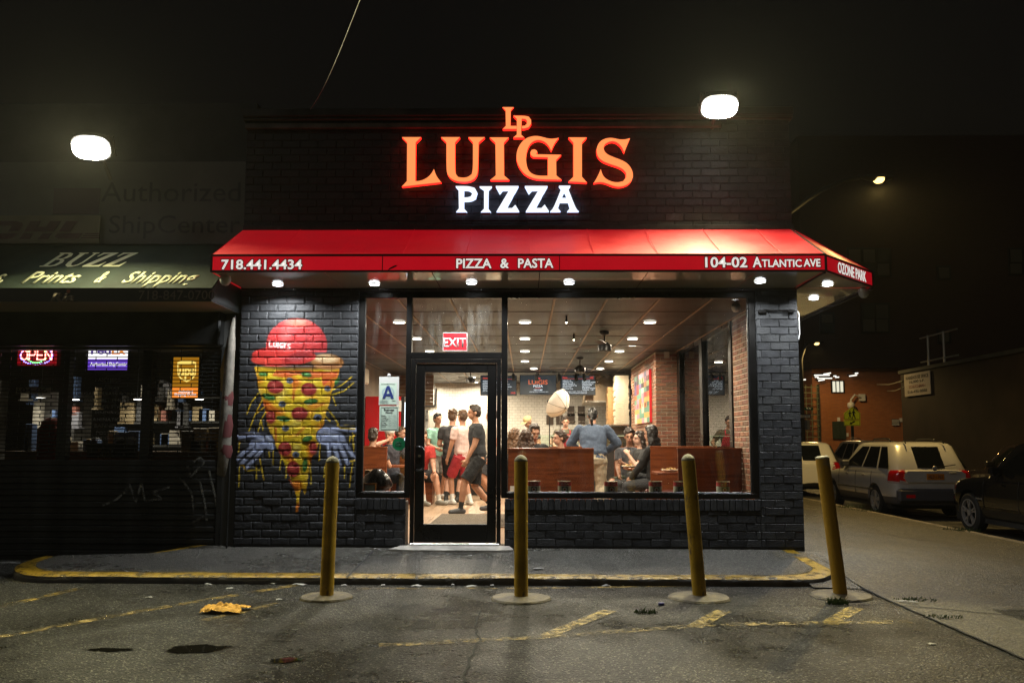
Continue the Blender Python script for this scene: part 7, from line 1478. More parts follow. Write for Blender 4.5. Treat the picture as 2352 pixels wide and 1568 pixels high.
# ------------------------------------------------------------------ parked cars
def lens(src, test, name, material, root, off=.006):
    """a lamp glass that follows the body: the body's own faces where TEST holds, lifted a little"""
    bm = bmesh.new(); bm.from_mesh(src.data); bmesh.ops.delete(bm, geom=[f for f in bm.faces if not test(f.calc_center_median())], context='FACES')
    for v in bm.verts: v.co += v.normal*off
    me = bpy.data.meshes.new(name); bm.to_mesh(me); bm.free(); me.materials.clear(); me.polygons.foreach_set('use_smooth', [True]*len(me.polygons)); me.polygons.foreach_set('material_index', [0]*len(me.polygons))
    return link(name, me, material, root)
def car(name, label, cat, loc, rz, P):
    """P: L, W, H, belt, wheelbase, wheel radius, paint, cladding, glass, rail, rear detail flag"""
    root = empty(name, loc, label, cat, P.get('group'), rz)
    L, W, H, zb, rw, wb = P['L'], P['W']/2, P['H'], P.get('zb', .26), P['rw'], P['wb']; belt = P['belt']; hood = P['hood']
    paint, clad, gls = P['paint'], P['clad'], P['glass']
    yr, yf = -L/2, L/2; ya = P.get('ya', yr+.95)   # rear axle
    rear_ax, front_ax = ya, ya+wb
    St = [(yr, .80, belt-.05, .06), (yr+.03, .88, belt-.02, .02), (yr+.10, .945, belt, 0), (yr+.3, .985, belt, 0), (yr+.9, 1, belt, 0), (yr+L*.4, 1, belt-.01, 0), (yr+L*.58, 1, belt-.02, 0), (yr+L*.70, .995, hood+.03, 0), (yr+L*.80, .985, hood, 0), (yf-.42, .955, hood-.05, 0), (yf-.2, .88, hood-.12, .02), (yf-.06, .76, hood-.24, .05), (yf, .62, hood-.34, .10)]
    lev = lambda zt, up: [(zb+up, .86), (zb+.06+up, .95), (.50, .985), (.515, 1.0), (.66, 1.005), (.66+(zt-.66)*.55, .99), (zt-.07, .965), (zt-.02, .93), (zt, .86), (zt+.012, .55), (zt+.02, .0)]
    V = []; Fs = []; mi = []; n = 0
    for (y, k, zt, up) in St:
        sec = lev(max(zt, .72), up); half = [(W*k*m, z) for z, m in sec]
        full = half+[(-x, z) for x, z in reversed(half[:-1])]; n = len(full)
        for (x, z) in full:
            bow = .05*(1-(x/W)**2) if y in (yr, yf) else 0
            V.append((x, y+(-bow if y == yr else bow), z))
    for i in range(len(St)-1):
        for j in range(n):
            j2 = (j+1) % n; Fs.append((i*n+j, i*n+j2, (i+1)*n+j2, (i+1)*n+j)); zc = (V[i*n+j][2]+V[i*n+j2][2])/2; mi.append(1 if zc < .505 else 0)
    Fs.append(tuple(range(n-1, -1, -1))); mi.append(0); Fs.append(tuple((len(St)-1)*n+k for k in range(n))); mi.append(1)
    me = bpy.data.meshes.new('lower'); me.from_pydata(V, [], Fs); me.polygons.foreach_set('material_index', mi); me.materials.append(paint); me.materials.append(clad)
    bm = bmesh.new(); bm.from_mesh(me); bmesh.ops.recalc_face_normals(bm, faces=bm.faces); bm.to_mesh(me); bm.free()
    tmpo = bpy.data.objects.new('lower', me); sub = tmpo.modifiers.new('s', 'SUBSURF'); sub.levels = 2; sub.render_levels = 2
    cut = MB()
    for yy in (rear_ax, front_ax): cut.lathe([(rw+.055, -W-.3), (rw+.055, W+.3)], (0, yy, rw), 40, 'x')
    cm = cut.mesh('cut'); bm = bmesh.new(); bm.from_mesh(cm); bmesh.ops.recalc_face_normals(bm, faces=bm.faces); bm.to_mesh(cm); bm.free()
    cm.materials.append(MATS['tyre_rubber']); co = bpy.data.objects.new('cut', cm); TMP.collection.objects.link(co)
    bo = tmpo.modifiers.new('b', 'BOOLEAN'); bo.object = co; bo.operation = 'DIFFERENCE'; bo.solver = 'EXACT'
    me2 = evaluated(tmpo); TMP.collection.objects.unlink(co); bpy.data.objects.remove(co); bpy.data.objects.remove(tmpo)
    b_ = link('body', me2, None, root); autosmooth(b_, 50)
    # cabin: stacked rounded rings
    ts = P['cab']   # (z, y rear, y front, half width)
    NR = 96; V = []; Fs = []
    def ring(z, y0, y1, w_, r):
        out = []
        for k in range(NR):
            t = 2*math.pi*k/NR; c, s_ = math.cos(t), math.sin(t); e = .28
            x = w_*math.copysign(abs(c)**e, c); y = (y0+y1)/2+(y1-y0)/2*math.copysign(abs(s_)**e, s_); out.append((x, y, z))
        return out
    for (z, y0, y1, w_) in ts: V += ring(z, y0, y1, w_, .15)
    for i in range(len(ts)-1):
        for k in range(NR): Fs.append((i*NR+k, i*NR+(k+1) % NR, (i+1)*NR+(k+1) % NR, (i+1)*NR+k))
    Fs.append(tuple((len(ts)-1)*NR+k for k in range(NR)))
    q = MB(); q.add(V, Fs); c_ = q.build('cabin', paint, root, local=True); autosmooth(c_, 50)
    def cab(z):
        for (a, b) in zip(ts[:-1], ts[1:]):
            if a[0] <= z <= b[0]: t = (z-a[0])/(b[0]-a[0]); return [a[k]+(b[k]-a[k])*t for k in (1, 2, 3)]
        return list(ts[-1][1:])
    def side_glass(s, pts):   # pts (u along the cabin 0 rear..1 front, z)
        q = MB(); z_s = sorted(set(z for _, z in pts)); V = []
        for (u, z) in pts: y0, y1, w_ = cab(z); V.append((s*(w_+.004), y0+(y1-y0)*u, z))
        q.add(V, [tuple(range(len(V)))]); q.build('side_window', gls, root, local=True)
    z0, z1 = belt+.03, ts[2][0]-.012
    for s in (-1, 1):
        for pts in P['side'](z0, z1): side_glass(s, pts)
    def end_glass(front, z0, z1, m_):
        q = MB(); V = []; nz = 4; nx = 8
        for j in range(nz+1):
            z = z0+(z1-z0)*j/nz; y0, y1, w_ = cab(z)
            for i in range(nx+1):
                x = -w_*m_+2*w_*m_*i/nx; bow = abs(x/w_)**3.57; yy = (y0+y1)/2+(y1-y0)/2*max(0, (1-min(1, abs(x/w_))**(1/.28)))**.28*(1 if front else -1); V.append((x, yy+(.014 if front else -.014), z))
        q.add(V, [(j*(nx+1)+i, j*(nx+1)+i+1, (j+1)*(nx+1)+i+1, (j+1)*(nx+1)+i) for j in range(nz) for i in range(nx)]); q.build('windscreen' if front else 'rear_window', gls, root, local=True, smooth=True)
    end_glass(False, z0+.01, z1-.0, .90); end_glass(True, z0, z1, .90)
    if P.get('rails'):
        y0, y1, w_ = ts[-2][1:]
        for s in (-1, 1):
            q = MB(); x = s*(w_-.06); zr = ts[-1][0]; q.tube([(x, y0+.25, zr-.02), (x, y0+.32, zr+.055), (x, y0+.6, zr+.07), (x, (y0+y1)/2, zr+.072), (x, y1-.35, zr+.06), (x, y1-.2, zr-.02)], .017, 8); q.build('roof_rail', MATS['black_trim'], root, local=True, smooth=True)
    # wheels
    for (yy, s) in ((rear_ax, -1), (rear_ax, 1), (front_ax, -1), (front_ax, 1)):
        wx = s*(W-.115); t_ = empty('wheel', (wx, yy, rw)); t_.parent = root
        q = MB(); q.lathe([(rw*.66, -.10), (rw*.90, -.105), (rw*.985, -.085), (rw, -.05), (rw, .05), (rw*.985, .085), (rw*.90, .105), (rw*.66, .10)], n=36, axis='x'); q.f = q.f[:-2]; q.mi = q.mi[:-2]; o = q.build('tyre', MATS['tyre_rubber'], t_, local=True); autosmooth(o, 35)
        q = MB(); d = s*.085; q.lathe([(rw*.69, d-.02*s), (rw*.69, d+.022*s), (rw*.63, d+.022*s), (rw*.60, d-.03*s)], n=36, axis='x'); q.f = q.f[:-2]; q.mi = q.mi[:-2]; o = q.build('rim', P['rim'], t_, local=True); autosmooth(o, 35)
        q = MB(); q.lathe([(rw*.6, d-.05*s), (.001, d-.05*s)], n=24, axis='x'); q.build('brake_disc', MATS['black_trim'], t_, local=True)
        q = MB(); ns = P.get('spokes', 5)
        for k in range(ns):
            a = 2*math.pi*k/ns+.3; wd = P.get('spw', .05)
            for (sp) in P.get('split', (0,)):
                a2 = a+sp; ca, sa = math.cos(a2), math.sin(a2); cb, sb = math.cos(a), math.sin(a)
                p0 = (.06*cb, .06*sb); p1 = (rw*.645*ca, rw*.645*sa); nx_, ny_ = -(p1[1]-p0[1]), p1[0]-p0[0]; l_ = math.hypot(nx_, ny_); nx_, ny_ = nx_/l_*wd/2, ny_/l_*wd/2
                pl = [(p0[0]-nx_, p0[1]-ny_), (p1[0]-nx_*.9, p1[1]-ny_*.9), (p1[0]+nx_*.9, p1[1]+ny_*.9), (p0[0]+nx_, p0[1]+ny_)]
                q.prism(pl, lambda u, v, dd: (dd, u, v), d-.02*s, d+.012*s)
        q.lathe([(.065, d-.02*s), (.06, d+.018*s), (.02, d+.02*s)], n=18, axis='x'); q.build('spokes', P['rim'], t_, local=True)
    # mirrors, handles, seams
    for s in (-1, 1):
        y0, y1, w_ = cab(belt+.08); q = MB(); q.box(s*(w_+.02), y1-.62, belt+.02, s*(w_+.22), y1-.50, belt+.17, .03); q.build('door_mirror', P.get('mirror', clad), root, local=True)
        for yy in P['handles']: q = MB(); q.box(s*(W*.995), yy-.07, belt-.17, s*(W*.995+.03), yy+.07, belt-.13, .012); q.build('door_handle', P.get('handle_mat', P['rim']), root, local=True)
        for yy in P['seams']:
            q = MB(); q.tube([(s*W*1.001, yy, .46), (s*W*1.003, yy, .66), (s*W*.993, yy, .66+(belt-.66)*.55), (s*W*.968, yy, belt-.06)], .005, 5); q.build('door_seam', MATS['black_trim'], root, local=True)
    q = MB(); q.box(-W+.12, yr+.35, zb-.06, W-.12, yf-.3, zb+.2); q.build('underbody', MATS['tyre_rubber'], root, local=True)
    # rear lamps
    for s in (-1, 1):
        lens(b_, lambda c: s*c.x > .615 and c.y < yr+.30 and .82 < c.z < belt+.03, 'tail_lamp', MATS['tail_red'], root); lens(b_, lambda c: s*c.x > .615 and c.y < yr+.28 and .745 < c.z <= .82, 'tail_lamp_lower', MATS['clear_lamp'], root)
        q = MB(); q.box(s*.52, yr-.075, .43, s*.70, yr+.03, .485); q.build('reflector', MATS['tail_red'], root, local=True)
    for s in (-1, 1):
        q = MB(); q.prism([(.5, .72), (.74, .74), (.80, .84), (.7, .87), (.5, .82)], lambda u, v, d: (s*u, yf-.12-.5*max(0, u-.45)+d, v), -.03, .06); q.build('headlamp', MATS['lamp_glass'], root, local=True)
    return root
mat('tyre_rubber', (.012, .012, .012), .75); mat('black_trim', (.012, .012, .013), .35); mat('tail_red', rgb(150, 8, 14), .12, coat=1, emit=(.5, .0, .0), es=.05); mat('lamp_glass', (.5, .5, .5), .1, metal=.6); mat('clear_lamp', (.5, .42, .38), .15)
P_silver = mat('silver_car_paint', (.66, .64, .61), .30, metal=.25, coat=.8, var=.06, scale=3); P_cladg = mat('grey_cladding', (.075, .075, .085), .38); P_black = mat('black_car_paint', (.008, .008, .009), .10, coat=1.0); P_white = mat('white_car_paint', (.74, .72, .68), .25, coat=.8); P_tan = mat('grey_tan_car_paint', (.34, .30, .28), .28, metal=.4, coat=.8)
G_car = mat('dark_car_glass', (.006, .007, .007), .04, spec=.6); R_alloy = mat('alloy_wheel', (.50, .49, .47), .32, metal=.45)
def suv_side(z0, z1):
    return [[(.055, z0), (.235, z0), (.235, z1), (.085, z1)], [(.265, z0), (.52, z0), (.52, z1), (.265, z1)], [(.545, z0), (.90, z0), (.87, z0+.10), (.74, z1), (.545, z1)]]
def make_suv(L, W, H, belt): return [(belt-.08, -L/2+.06, L/2-1.28, W/2*.965), (belt+.02, -L/2+.085, L/2-1.36, W/2*.945), (H-.10, -L/2+.40, L/2-2.02, W/2*.79), (H-.045, -L/2+.50, L/2-2.16, W/2*.74), (H-.012, -L/2+.66, L/2-2.35, W/2*.62), (H, -L/2+.9, L/2-2.6, W/2*.42)]
tail_s = [(.635, .80), (.87, .80), (.895, .92), (.885, 1.02), (.83, 1.085), (.74, 1.10), (.665, 1.03), (.635, .9)]
base = dict(L=4.5, W=1.84, H=1.68, belt=1.06, hood=.98, rw=.345, wb=2.62, paint=P_silver, clad=P_cladg, glass=G_car, rim=R_alloy, rails=True, side=suv_side, handles=(-.72, .28), seams=(-1.12, -.22, .83), tail=tail_s, cab=make_suv(4.5, 1.84, 1.68, 1.06), spokes=5, spw=.085)
pw = gr(2022, 1183, -.50)
cs = car('silver_suv', 'silver suv with grey cladding parked at the side street kerb', 'car', (pw.x+.80, pw.y+1.30, -.50), 0, dict(base, group='cars parked in the side street'))
# rear details of the silver car
yr = -2.25
q = MB(); q.box(-.19, yr-.068, .855, .19, yr-.058, .985, .006); pl_ = q.build('number_plate', mat('plate_gold', rgb(206, 128, 24), .45), cs, local=True)
link('lettering', text_mesh('HLD-1763', .30, .075, bold=.01, extrude=.001), mat('plate_blue', (.02, .02, .09), .5), cs, (-.15, yr-.0695, .882), (math.pi/2, 0, 0))
q = MB(); q.prism([(-.60, .80), (.60, .80), (.66, .86), (.66, .98), (.58, 1.04), (-.58, 1.04), (-.66, .98), (-.66, .86)], lambda u, v, d: (u, yr-.052-d, v), 0, .004); q.build('plate_recess', P_silver, cs, local=True)
q = MB(); q.lathe([(.001, -.004), (.05, -.004), (.055, .006)], (0, yr-.05, 1.10), 20, 'y'); q.build('badge', R_alloy, cs, local=True)
q = MB(); q.box(.30, yr-.085, .99, .46, yr-.05, 1.02, .01); q.build('tailgate_handle', R_alloy, cs, local=True)
q = MB(); q.tube([(.05, yr+.02, 1.13), (.28, yr+.03, 1.15), (.5, yr+.05, 1.18)], .012, 6); q.build('rear_wiper', MATS['black_trim'], cs, local=True)
q = MB(); q.box(-.82, yr-.09, .36, .82, yr+.08, .66, .05); q.build('rear_bumper', P_cladg, cs, local=True)
for s in (-1, 1): q = MB(); q.box(s*.46, yr-.096, .46, s*.66, yr-.08, .535, .008); q.build('fog_lamp', MATS['tail_red'], cs, local=True)
for s in (-1, 1): q = MB(); q.box(s*.92, -1.25, .585, s*.942, .9, .62, .006); q.build('side_moulding', mat('bright_moulding', (.4, .4, .42), .25, metal=.8), cs, local=True)
for s in (-1, 1):
    q = MB(); q.tube([(s*.42, yr+.37, 1.64), (s*.42, yr+.40, 1.69), (s*.40, yr+.55, 1.69)], .014, 6); q.build('antenna_mount', MATS['black_trim'], cs, local=True)
pb = gr(2240, 1222, -.50)
cb_ = car('black_suv', 'glossy black suv cut off by the right edge of the picture', 'car', (pb.x+.82, pb.y-1.35, -.50), 0, dict(base, L=4.62, H=1.70, rw=.365, wb=2.69, W=1.86, belt=1.07, hood=1.02, paint=P_black, clad=MATS['black_trim'], cab=make_suv(4.62, 1.86, 1.70, 1.07), spokes=5, spw=.032, split=(-.17, .17), rails=False, mirror=P_black, handle_mat=P_black, handles=(-.75, .25), seams=(-.25, .82), rim=mat('dark_alloy', (.34, .33, .32), .3, metal=.45), group='cars parked in the side street', ya=-4.62/2+.98))
link('lettering', text_mesh('Hybrid', .2, .05, extrude=.003), R_alloy, cb_, (-.94, 1.05, .62), (math.pi/2, 0, -math.pi/2))
pwc = gr(1872, 1136, -.50)
cw_ = car('white_suv', 'white suv parked ahead of the silver one, partly behind the shop corner', 'car', (8.95, 19.0, -.50), 0, dict(base, paint=P_white, clad=MATS['black_trim'], rails=False, group='cars parked in the side street'))
cg_ = car('tan_suv', 'greyish suv parked across the side street beyond the silver one', 'car', (12.3, 21.5, -.52), 0, dict(base, paint=P_tan, H=1.76, cab=make_suv(4.5, 1.84, 1.76, 1.08), belt=1.08, group='cars parked in the side street'))
cd_ = car('dark_suv', 'dark car parked across the side street behind the silver one', 'car', (12.6, 11.6, -.52), 0, dict(base, paint=mat('dark_car_paint', (.02, .015, .015), .2, coat=.8), clad=MATS['black_trim'], rails=False, group='cars parked in the side street'))

# ------------------------------------------------------------------ side street buildings
YO = 34.0
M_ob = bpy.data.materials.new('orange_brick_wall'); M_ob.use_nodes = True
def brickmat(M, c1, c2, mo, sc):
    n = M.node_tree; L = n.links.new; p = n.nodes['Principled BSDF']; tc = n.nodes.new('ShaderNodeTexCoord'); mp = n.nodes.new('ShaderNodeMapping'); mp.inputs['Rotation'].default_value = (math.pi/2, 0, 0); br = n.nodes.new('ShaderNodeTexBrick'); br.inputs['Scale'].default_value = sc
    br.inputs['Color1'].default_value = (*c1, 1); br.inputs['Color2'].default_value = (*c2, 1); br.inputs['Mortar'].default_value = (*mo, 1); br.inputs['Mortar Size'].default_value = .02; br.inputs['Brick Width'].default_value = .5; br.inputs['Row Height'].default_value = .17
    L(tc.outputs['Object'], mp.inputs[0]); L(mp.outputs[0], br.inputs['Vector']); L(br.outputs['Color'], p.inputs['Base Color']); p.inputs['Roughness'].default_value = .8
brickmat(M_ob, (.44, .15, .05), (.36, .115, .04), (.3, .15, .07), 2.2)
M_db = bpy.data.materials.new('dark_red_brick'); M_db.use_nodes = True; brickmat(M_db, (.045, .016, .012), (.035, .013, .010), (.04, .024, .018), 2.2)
ob = empty('brick_school', (17.5, YO, -.4), 'brick building lit orange at street level beyond the parked cars', 'building')
xo0 = at(1868, 950, YO).x
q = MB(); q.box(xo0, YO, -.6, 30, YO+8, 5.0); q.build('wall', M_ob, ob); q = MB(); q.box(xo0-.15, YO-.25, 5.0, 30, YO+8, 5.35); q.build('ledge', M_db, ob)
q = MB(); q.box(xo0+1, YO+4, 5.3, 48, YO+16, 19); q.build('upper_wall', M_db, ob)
a, b = at(*Zst(505, 905), YO), at(*Zst(633, 785), YO)
q = MB(); q.box(a.x-.05, YO-.06, a.z-.05, b.x+.05, YO-.02, b.z+.05); q.build('window_frame', M_black, ob)
for k in range(3): w3 = (b.x-a.x)/3; q = MB(); q.box(a.x+k*w3+.03, YO-.075, a.z, a.x+(k+1)*w3-.03, YO-.062, b.z); q.build('lit_pane', emat('lit_window_pane', (1, .95, .72), .85), ob)
Yu = YO+4
z6 = zz(3100, 900, 1.2058)
M_dimp = mat('dim_window_pane', (.05, .055, .045), .12); M_dimc = mat('curtained_pane', (.085, .08, .055), .5)
for (x0, y0, x1, y1) in ((360, 118, 412, 178), (430, 118, 482, 178), (498, 120, 552, 178), (360, 185, 412, 238), (430, 185, 482, 238), (498, 185, 552, 240), (428, 385, 480, 450), (492, 385, 545, 450), (428, 455, 480, 512), (492, 455, 545, 512), (228, 430, 278, 470), (228, 474, 278, 512), (1140, 118, 1190, 178), (1140, 185, 1190, 232), (795, 205, 840, 255), (795, 515, 840, 560)):
    a, b = at(*z6(x0, y1), Yu-.1), at(*z6(x1, y0), Yu-.1); q = MB(); q.box(a.x, Yu-.08, a.z, b.x, Yu-.02, b.z); q.build('window_pane', M_dimc if (x0+y0) % 3 else M_dimp, ob); q = MB(); q.box(a.x-.12, Yu-.05, a.z-.12, b.x+.12, Yu-.005, b.z+.12); q.build('window_frame', M_black, ob)
# small wall fittings
a = at(*Zst(1190, 1285), YO); b = at(*Zst(1265, 1213), YO); v_ = empty('wall_vent', ((a.x+b.x)/2, YO-.03, a.z), 'white louvred vent on the orange brick wall', 'vent'); q = MB(); q.box(a.x, YO-.04, a.z, b.x, YO-.01, b.z); q.build('backing', M_black, v_)
for k in range(5): z_ = a.z+(b.z-a.z)*(k+.05)/5; q = MB(); q.box(a.x, YO-.09, z_, b.x, YO-.045, z_+(b.z-a.z)*.1); q.build('louvre', M_white, v_)
for (x0, y0, x1, y1, lb) in ((1277, 1203, 1307, 1245, 'small white notice beside the wall vent'), (567, 1195, 596, 1237, 'small white notice above the green hatch'), (672, 1372, 692, 1412, 'small white notice near the crossing sign pole')):
    a, b = at(*Zst(x0, y1), YO), at(*Zst(x1, y0), YO); q = MB(); q.box(a.x, YO-.05, a.z, b.x, YO-.01, b.z); thing('wall_notice', q, M_white, lb, 'notice')
a, b = at(*Zst(515, 1440), YO), at(*Zst(655, 1240), YO); q = MB(); q.box(a.x, YO-.08, a.z, b.x, YO-.01, b.z); q.box((a.x+b.x)/2-.03, YO-.11, a.z, (a.x+b.x)/2+.03, YO-.08, b.z); thing('steel_hatch', q, mat('hatch_green', (.03, .045, .03), .5), 'dark green steel doors in the orange brick wall', 'hatch')
c = at(*Zst(765, 985), YO); cc = empty('wall_camera', (c.x, YO-.1, c.z-.3), 'white camera on a curved arm on the orange brick wall', 'camera'); q = MB(); q.box(c.x+.2, YO-.15, c.z-.1, c.x+.5, YO, c.z+.25); q.tube([(c.x+.2, YO-.2, c.z+.1), (c.x-.1, YO-.3, c.z+.2), (c.x-.3, YO-.3, c.z-.05), (c.x-.32, YO-.3, c.z-.2)], .045, 8); q.build('arm', M_cam, cc); q = MB(); q.lathe([(.08, .25), (.16, .2), (.18, .05), (.12, -.08), (.001, -.12)], (c.x-.32, YO-.3, c.z-.42), 16); q.build('dome', M_cam, cc, smooth=True)
M_tube = emat('tube_white', (1, .95, .82), 1.6)  # bright lines of unclear source, built as glowing tubes
tl = 0
for (x0, y0, x1, y1) in ((305, 714, 480, 712), (342, 749, 508, 748), (412, 703, 494, 688), (352, 776, 424, 764), (705, 724, 792, 712), (314, 734, 352, 734), (525, 724, 556, 722), (545, 737, 588, 735), (770, 693, 805, 690), (178, 765, 208, 763)):
    a, b = at(*Zst(x0, y0), YO-.4), at(*Zst(x1, y1), YO-.4); o = empty('glow_tube', ((a.x+b.x)/2, YO-.3, min(a.z, b.z)), 'slim glowing tube under the ledge of the orange building, %s from the left' % ORDS[{305: 1, 342: 3, 412: 5, 352: 4, 705: 8, 314: 2, 525: 6, 545: 7, 770: 9, 178: 0}[x0]], 'lamp', 'glowing tubes under the ledge'); q = MB(); q.tube([a, b], .028, 8); q.build('tube', M_tube, o); q = MB(); q.box(min(a.x, b.x), YO-.35, min(a.z, b.z)+.06, max(a.x, b.x), YO-.02, min(a.z, b.z)+.10); q.build('batten', M_black, o)
# warehouse across the street
XWh = 16.7; wh = empty('warehouse', (18, 12, -.4), 'dark single storey warehouse across the side street', 'building')
ye = atx(2072, 950, XWh).y; zt2 = atx(2072, 858, XWh).z
q = MB(); q.box(XWh, -12, -.6, 30, ye, zt2); q.build('wall', mat('warehouse_wall', (.028, .017, .013), .8, var=.3, scale=1, bump=.3, bscale=6), wh); q = MB(); q.box(XWh-.08, -12, zt2, 30, ye+.05, zt2+.14); q.build('parapet_cap', M_dkwall, wh)
q = MB()
for (px, py0, py1) in ((742/1.2058, 0, 0),): pass
ra, rb = atx(*z6(725, 655), XWh+.6), atx(*z6(805, 640), XWh+.6); rl = empty('roof_railing', (XWh+.6, (ra.y+rb.y)/2, zt2+.1), 'metal roof railing on top of the warehouse', 'railing')
q = MB(); y0, y1 = rb.y-.5, ra.y
for yy in (y0+.3, y1-.3): q.tube([(XWh+.6, yy, zt2), (XWh+.6, yy, zt2+1.55)], .05, 6)
for z_ in (.45, 1.5): q.tube([(XWh+.6, y0-.8, zt2+z_), (XWh+.6, y1+.4, zt2+z_)], .035, 6)
q.build('rail', mat('galvanised', (.45, .44, .38), .45, metal=.6), rl)
Xs = XWh-.06; s0 = atx(*Zst(1342, 830), Xs); s1 = atx(*Zst(1635, 800), Xs); zt3 = (atx(*Zst(1342, 707), Xs).z+atx(*Zst(1630, 660), Xs).z)/2; zb3 = (atx(*Zst(1357, 957), Xs).z+atx(*Zst(1642, 925), Xs).z)/2
ws = empty('warehouse_sign', (Xs, (s0.y+s1.y)/2, zb3), 'white warehouse space sign hung on the dark warehouse wall', 'sign'); q = MB(); q.box(Xs-.03, s1.y, zb3, Xs, s0.y, zt3); q.build('panel', mat('dirty_white_panel', (.45, .40, .36), .6, var=.1, scale=3), ws)
Wy = s0.y-s1.y; Hz = zt3-zb3
for (t_, u, v, w_, h_, m_) in (('WAREHOUSE SPACE', .05, .74, .9, .15, M_black), ('16,000 S.F.', .2, .55, .6, .14, M_black), ('SCHUCHMAN', .18, .34, .64, .14, mat('faded_red', (.3, .12, .1), .6)), ('516-496-8888', .12, .12, .76, .13, M_black)):
    link('lettering', text_mesh(t_, w_*Wy, h_*Hz, bold=.02, extrude=.002), m_, ws, Vector((Xs-.034, s0.y-u*Wy, zb3+v*Hz))-world_loc(ws), (math.pi/2, 0, -math.pi/2))
# street lamps
def street_lamp(base_, head, label, power, col, r=.07):
    o = empty('street_lamp', base_, label, 'street lamp', 'street lamps'); M_p = mat('lamp_post_grey', (.05, .047, .04), .6, metal=.2)
    bx_, by_, bz_ = base_; hx, hy, hz = head; q = MB(); d = Vector((hx-bx_, hy-by_, 0)); l_ = d.length; zt4 = hz-.8-l_*.12
    pts = [(bx_, by_, bz_), (bx_, by_, zt4)]+[(bx_+d.x*t, by_+d.y*t, zt4+(hz-zt4)*math.sin(t*math.pi/2)) for t in (.12, .3, .5, .75, .95)]
    q.tube(pts, [r*1.3, r]+[r*.75]*5, 10); q.build('post', M_p, o, smooth=True)
    q = MB(); dd = d.normalized(); e2 = Vector((-dd.y, dd.x, 0)); hd_ = Vector(head); rows = []
    for (t, wd, zz_) in ((-.1, .06, .03), (.15, .13, .08), (.45, .15, .09), (.68, .10, .05)): rows.append((t, wd, zz_))
    V = []
    for (t, wd, h_) in rows:
        c = hd_+dd*t
        for k in range(10): a = 2*math.pi*k/10; V.append(c+e2*wd*math.cos(a)+Vector((0, 0, h_*math.sin(a))))
    q.add(V, [(i*10+k, i*10+(k+1) % 10, (i+1)*10+(k+1) % 10, (i+1)*10+k) for i in range(3) for k in range(10)]+[tuple(range(10)), tuple(30+k for k in range(10))]); q.build('lamp_head', M_p, o, smooth=True)
    q = MB(); c = hd_+dd*.36; q.lathe([(.001, -.14), (.08, -.12), (.15, -.05), (.16, -.03)], (c.x, c.y, c.z), 16); q.build('lens', emat('sodium_lens_%d' % int(hx*10), col, 3.2), o, smooth=True)
    lamp('bulb', 'SPOT', (c.x, c.y, c.z-.18), power, col, o, size=.12, spot=math.radians(165), blend=.4); return o
h = at(2018, 408, 10.5); street_lamp((6.2, 10.4, -.3), (h.x-.35, h.y, h.z), 'street lamp whose yellow head glows high above the awning corner', 1600, (1, .68, .22))
h2 = at(1858, 786, 30); bx2 = at(1848, 1100, 30).x; street_lamp((bx2, 30, -.5), (h2.x, h2.y, h2.z), 'street lamp with curved arm beside the shop corner', 520, (1, .66, .22), .085)
h3 = (9.4, -6, 8.5); 
# street signs on that post and the school crossing sign
Yp = 29.85
a, b = at(*Zst(195, 1112), Yp), at(*Zst(290, 1077), Yp); o = empty('street_name_sign', ((a.x+b.x)/2, Yp, a.z), 'small green street name sign on the far lamp post', 'sign'); q = MB(); q.box(a.x, Yp-.02, a.z, b.x, Yp, b.z); q.build('plate', mat('sign_green', (.01, .16, .06), .4), o); text_px('lettering', '94 Av', *Zst(215, 1082), *Zst(268, 1106), Yp-.021, M_white, o, extrude=.003, bold=.02)
a, b = at(*Zst(140, 1203), Yp), at(*Zst(263, 1156), Yp); o = empty('one_way_sign', ((a.x+b.x)/2, Yp, a.z), 'black and white one way sign on the far lamp post', 'sign'); q = MB(); q.box(a.x, Yp-.02, a.z, b.x, Yp, b.z); q.build('plate', M_black, o)
flat_px('arrow', [[Zst(*p) for p in ((142, 1182), (160, 1163), (160, 1170), (258, 1168), (258, 1194), (160, 1196), (160, 1202))]], Yp-.024, .004, M_white, o); text_px('lettering', 'ONE WAY', *Zst(158, 1174), *Zst(250, 1191), Yp-.03, M_black, o, extrude=.003, bold=.02)
q = MB(); a = at(*Zst(215, 1335), Yp); b = at(*Zst(228, 1225), Yp); q.box(a.x-.05, Yp-.3, a.z, b.x, Yp+.4, b.z); thing('turned_sign', q, mat('sign_back_grey', (.3, .29, .26), .5, metal=.5), 'grey traffic sign seen edge on at the far lamp post', 'sign')
Yx = 30.0; o = empty('school_crossing_sign', (at(*Zst(740, 1400), Yx).x, Yx, -.42), 'yellow school crossing sign with two walking figures and an arrow', 'sign')
M_sy = mat('sign_yellow', (.62, .55, .015), .4, emit=(.55, .5, .01), es=.10)
F_ = lambda pts: [Zst(*p) for p in pts]
flat_px('shield', [F_([(735, 1073), (829, 1143), (829, 1220), (646, 1220), (646, 1143)])], Yx-.02, .02, M_sy, o); flat_px('arrow_plate', [F_([(646, 1224), (830, 1224), (830, 1288), (646, 1288)])], Yx-.02, .02, M_sy, o)
flat_px('border', [F_([(735, 1078), (825, 1146), (825, 1216), (650, 1216), (650, 1146)]), F_([(735, 1083), (821, 1148), (821, 1212), (654, 1212), (654, 1148)])], Yx-.034, .004, M_black, o); flat_px('border', [F_([(650, 1228), (826, 1228), (826, 1284), (650, 1284)]), F_([(654, 1232), (822, 1232), (822, 1280), (654, 1280)])], Yx-.034, .004, M_black, o)
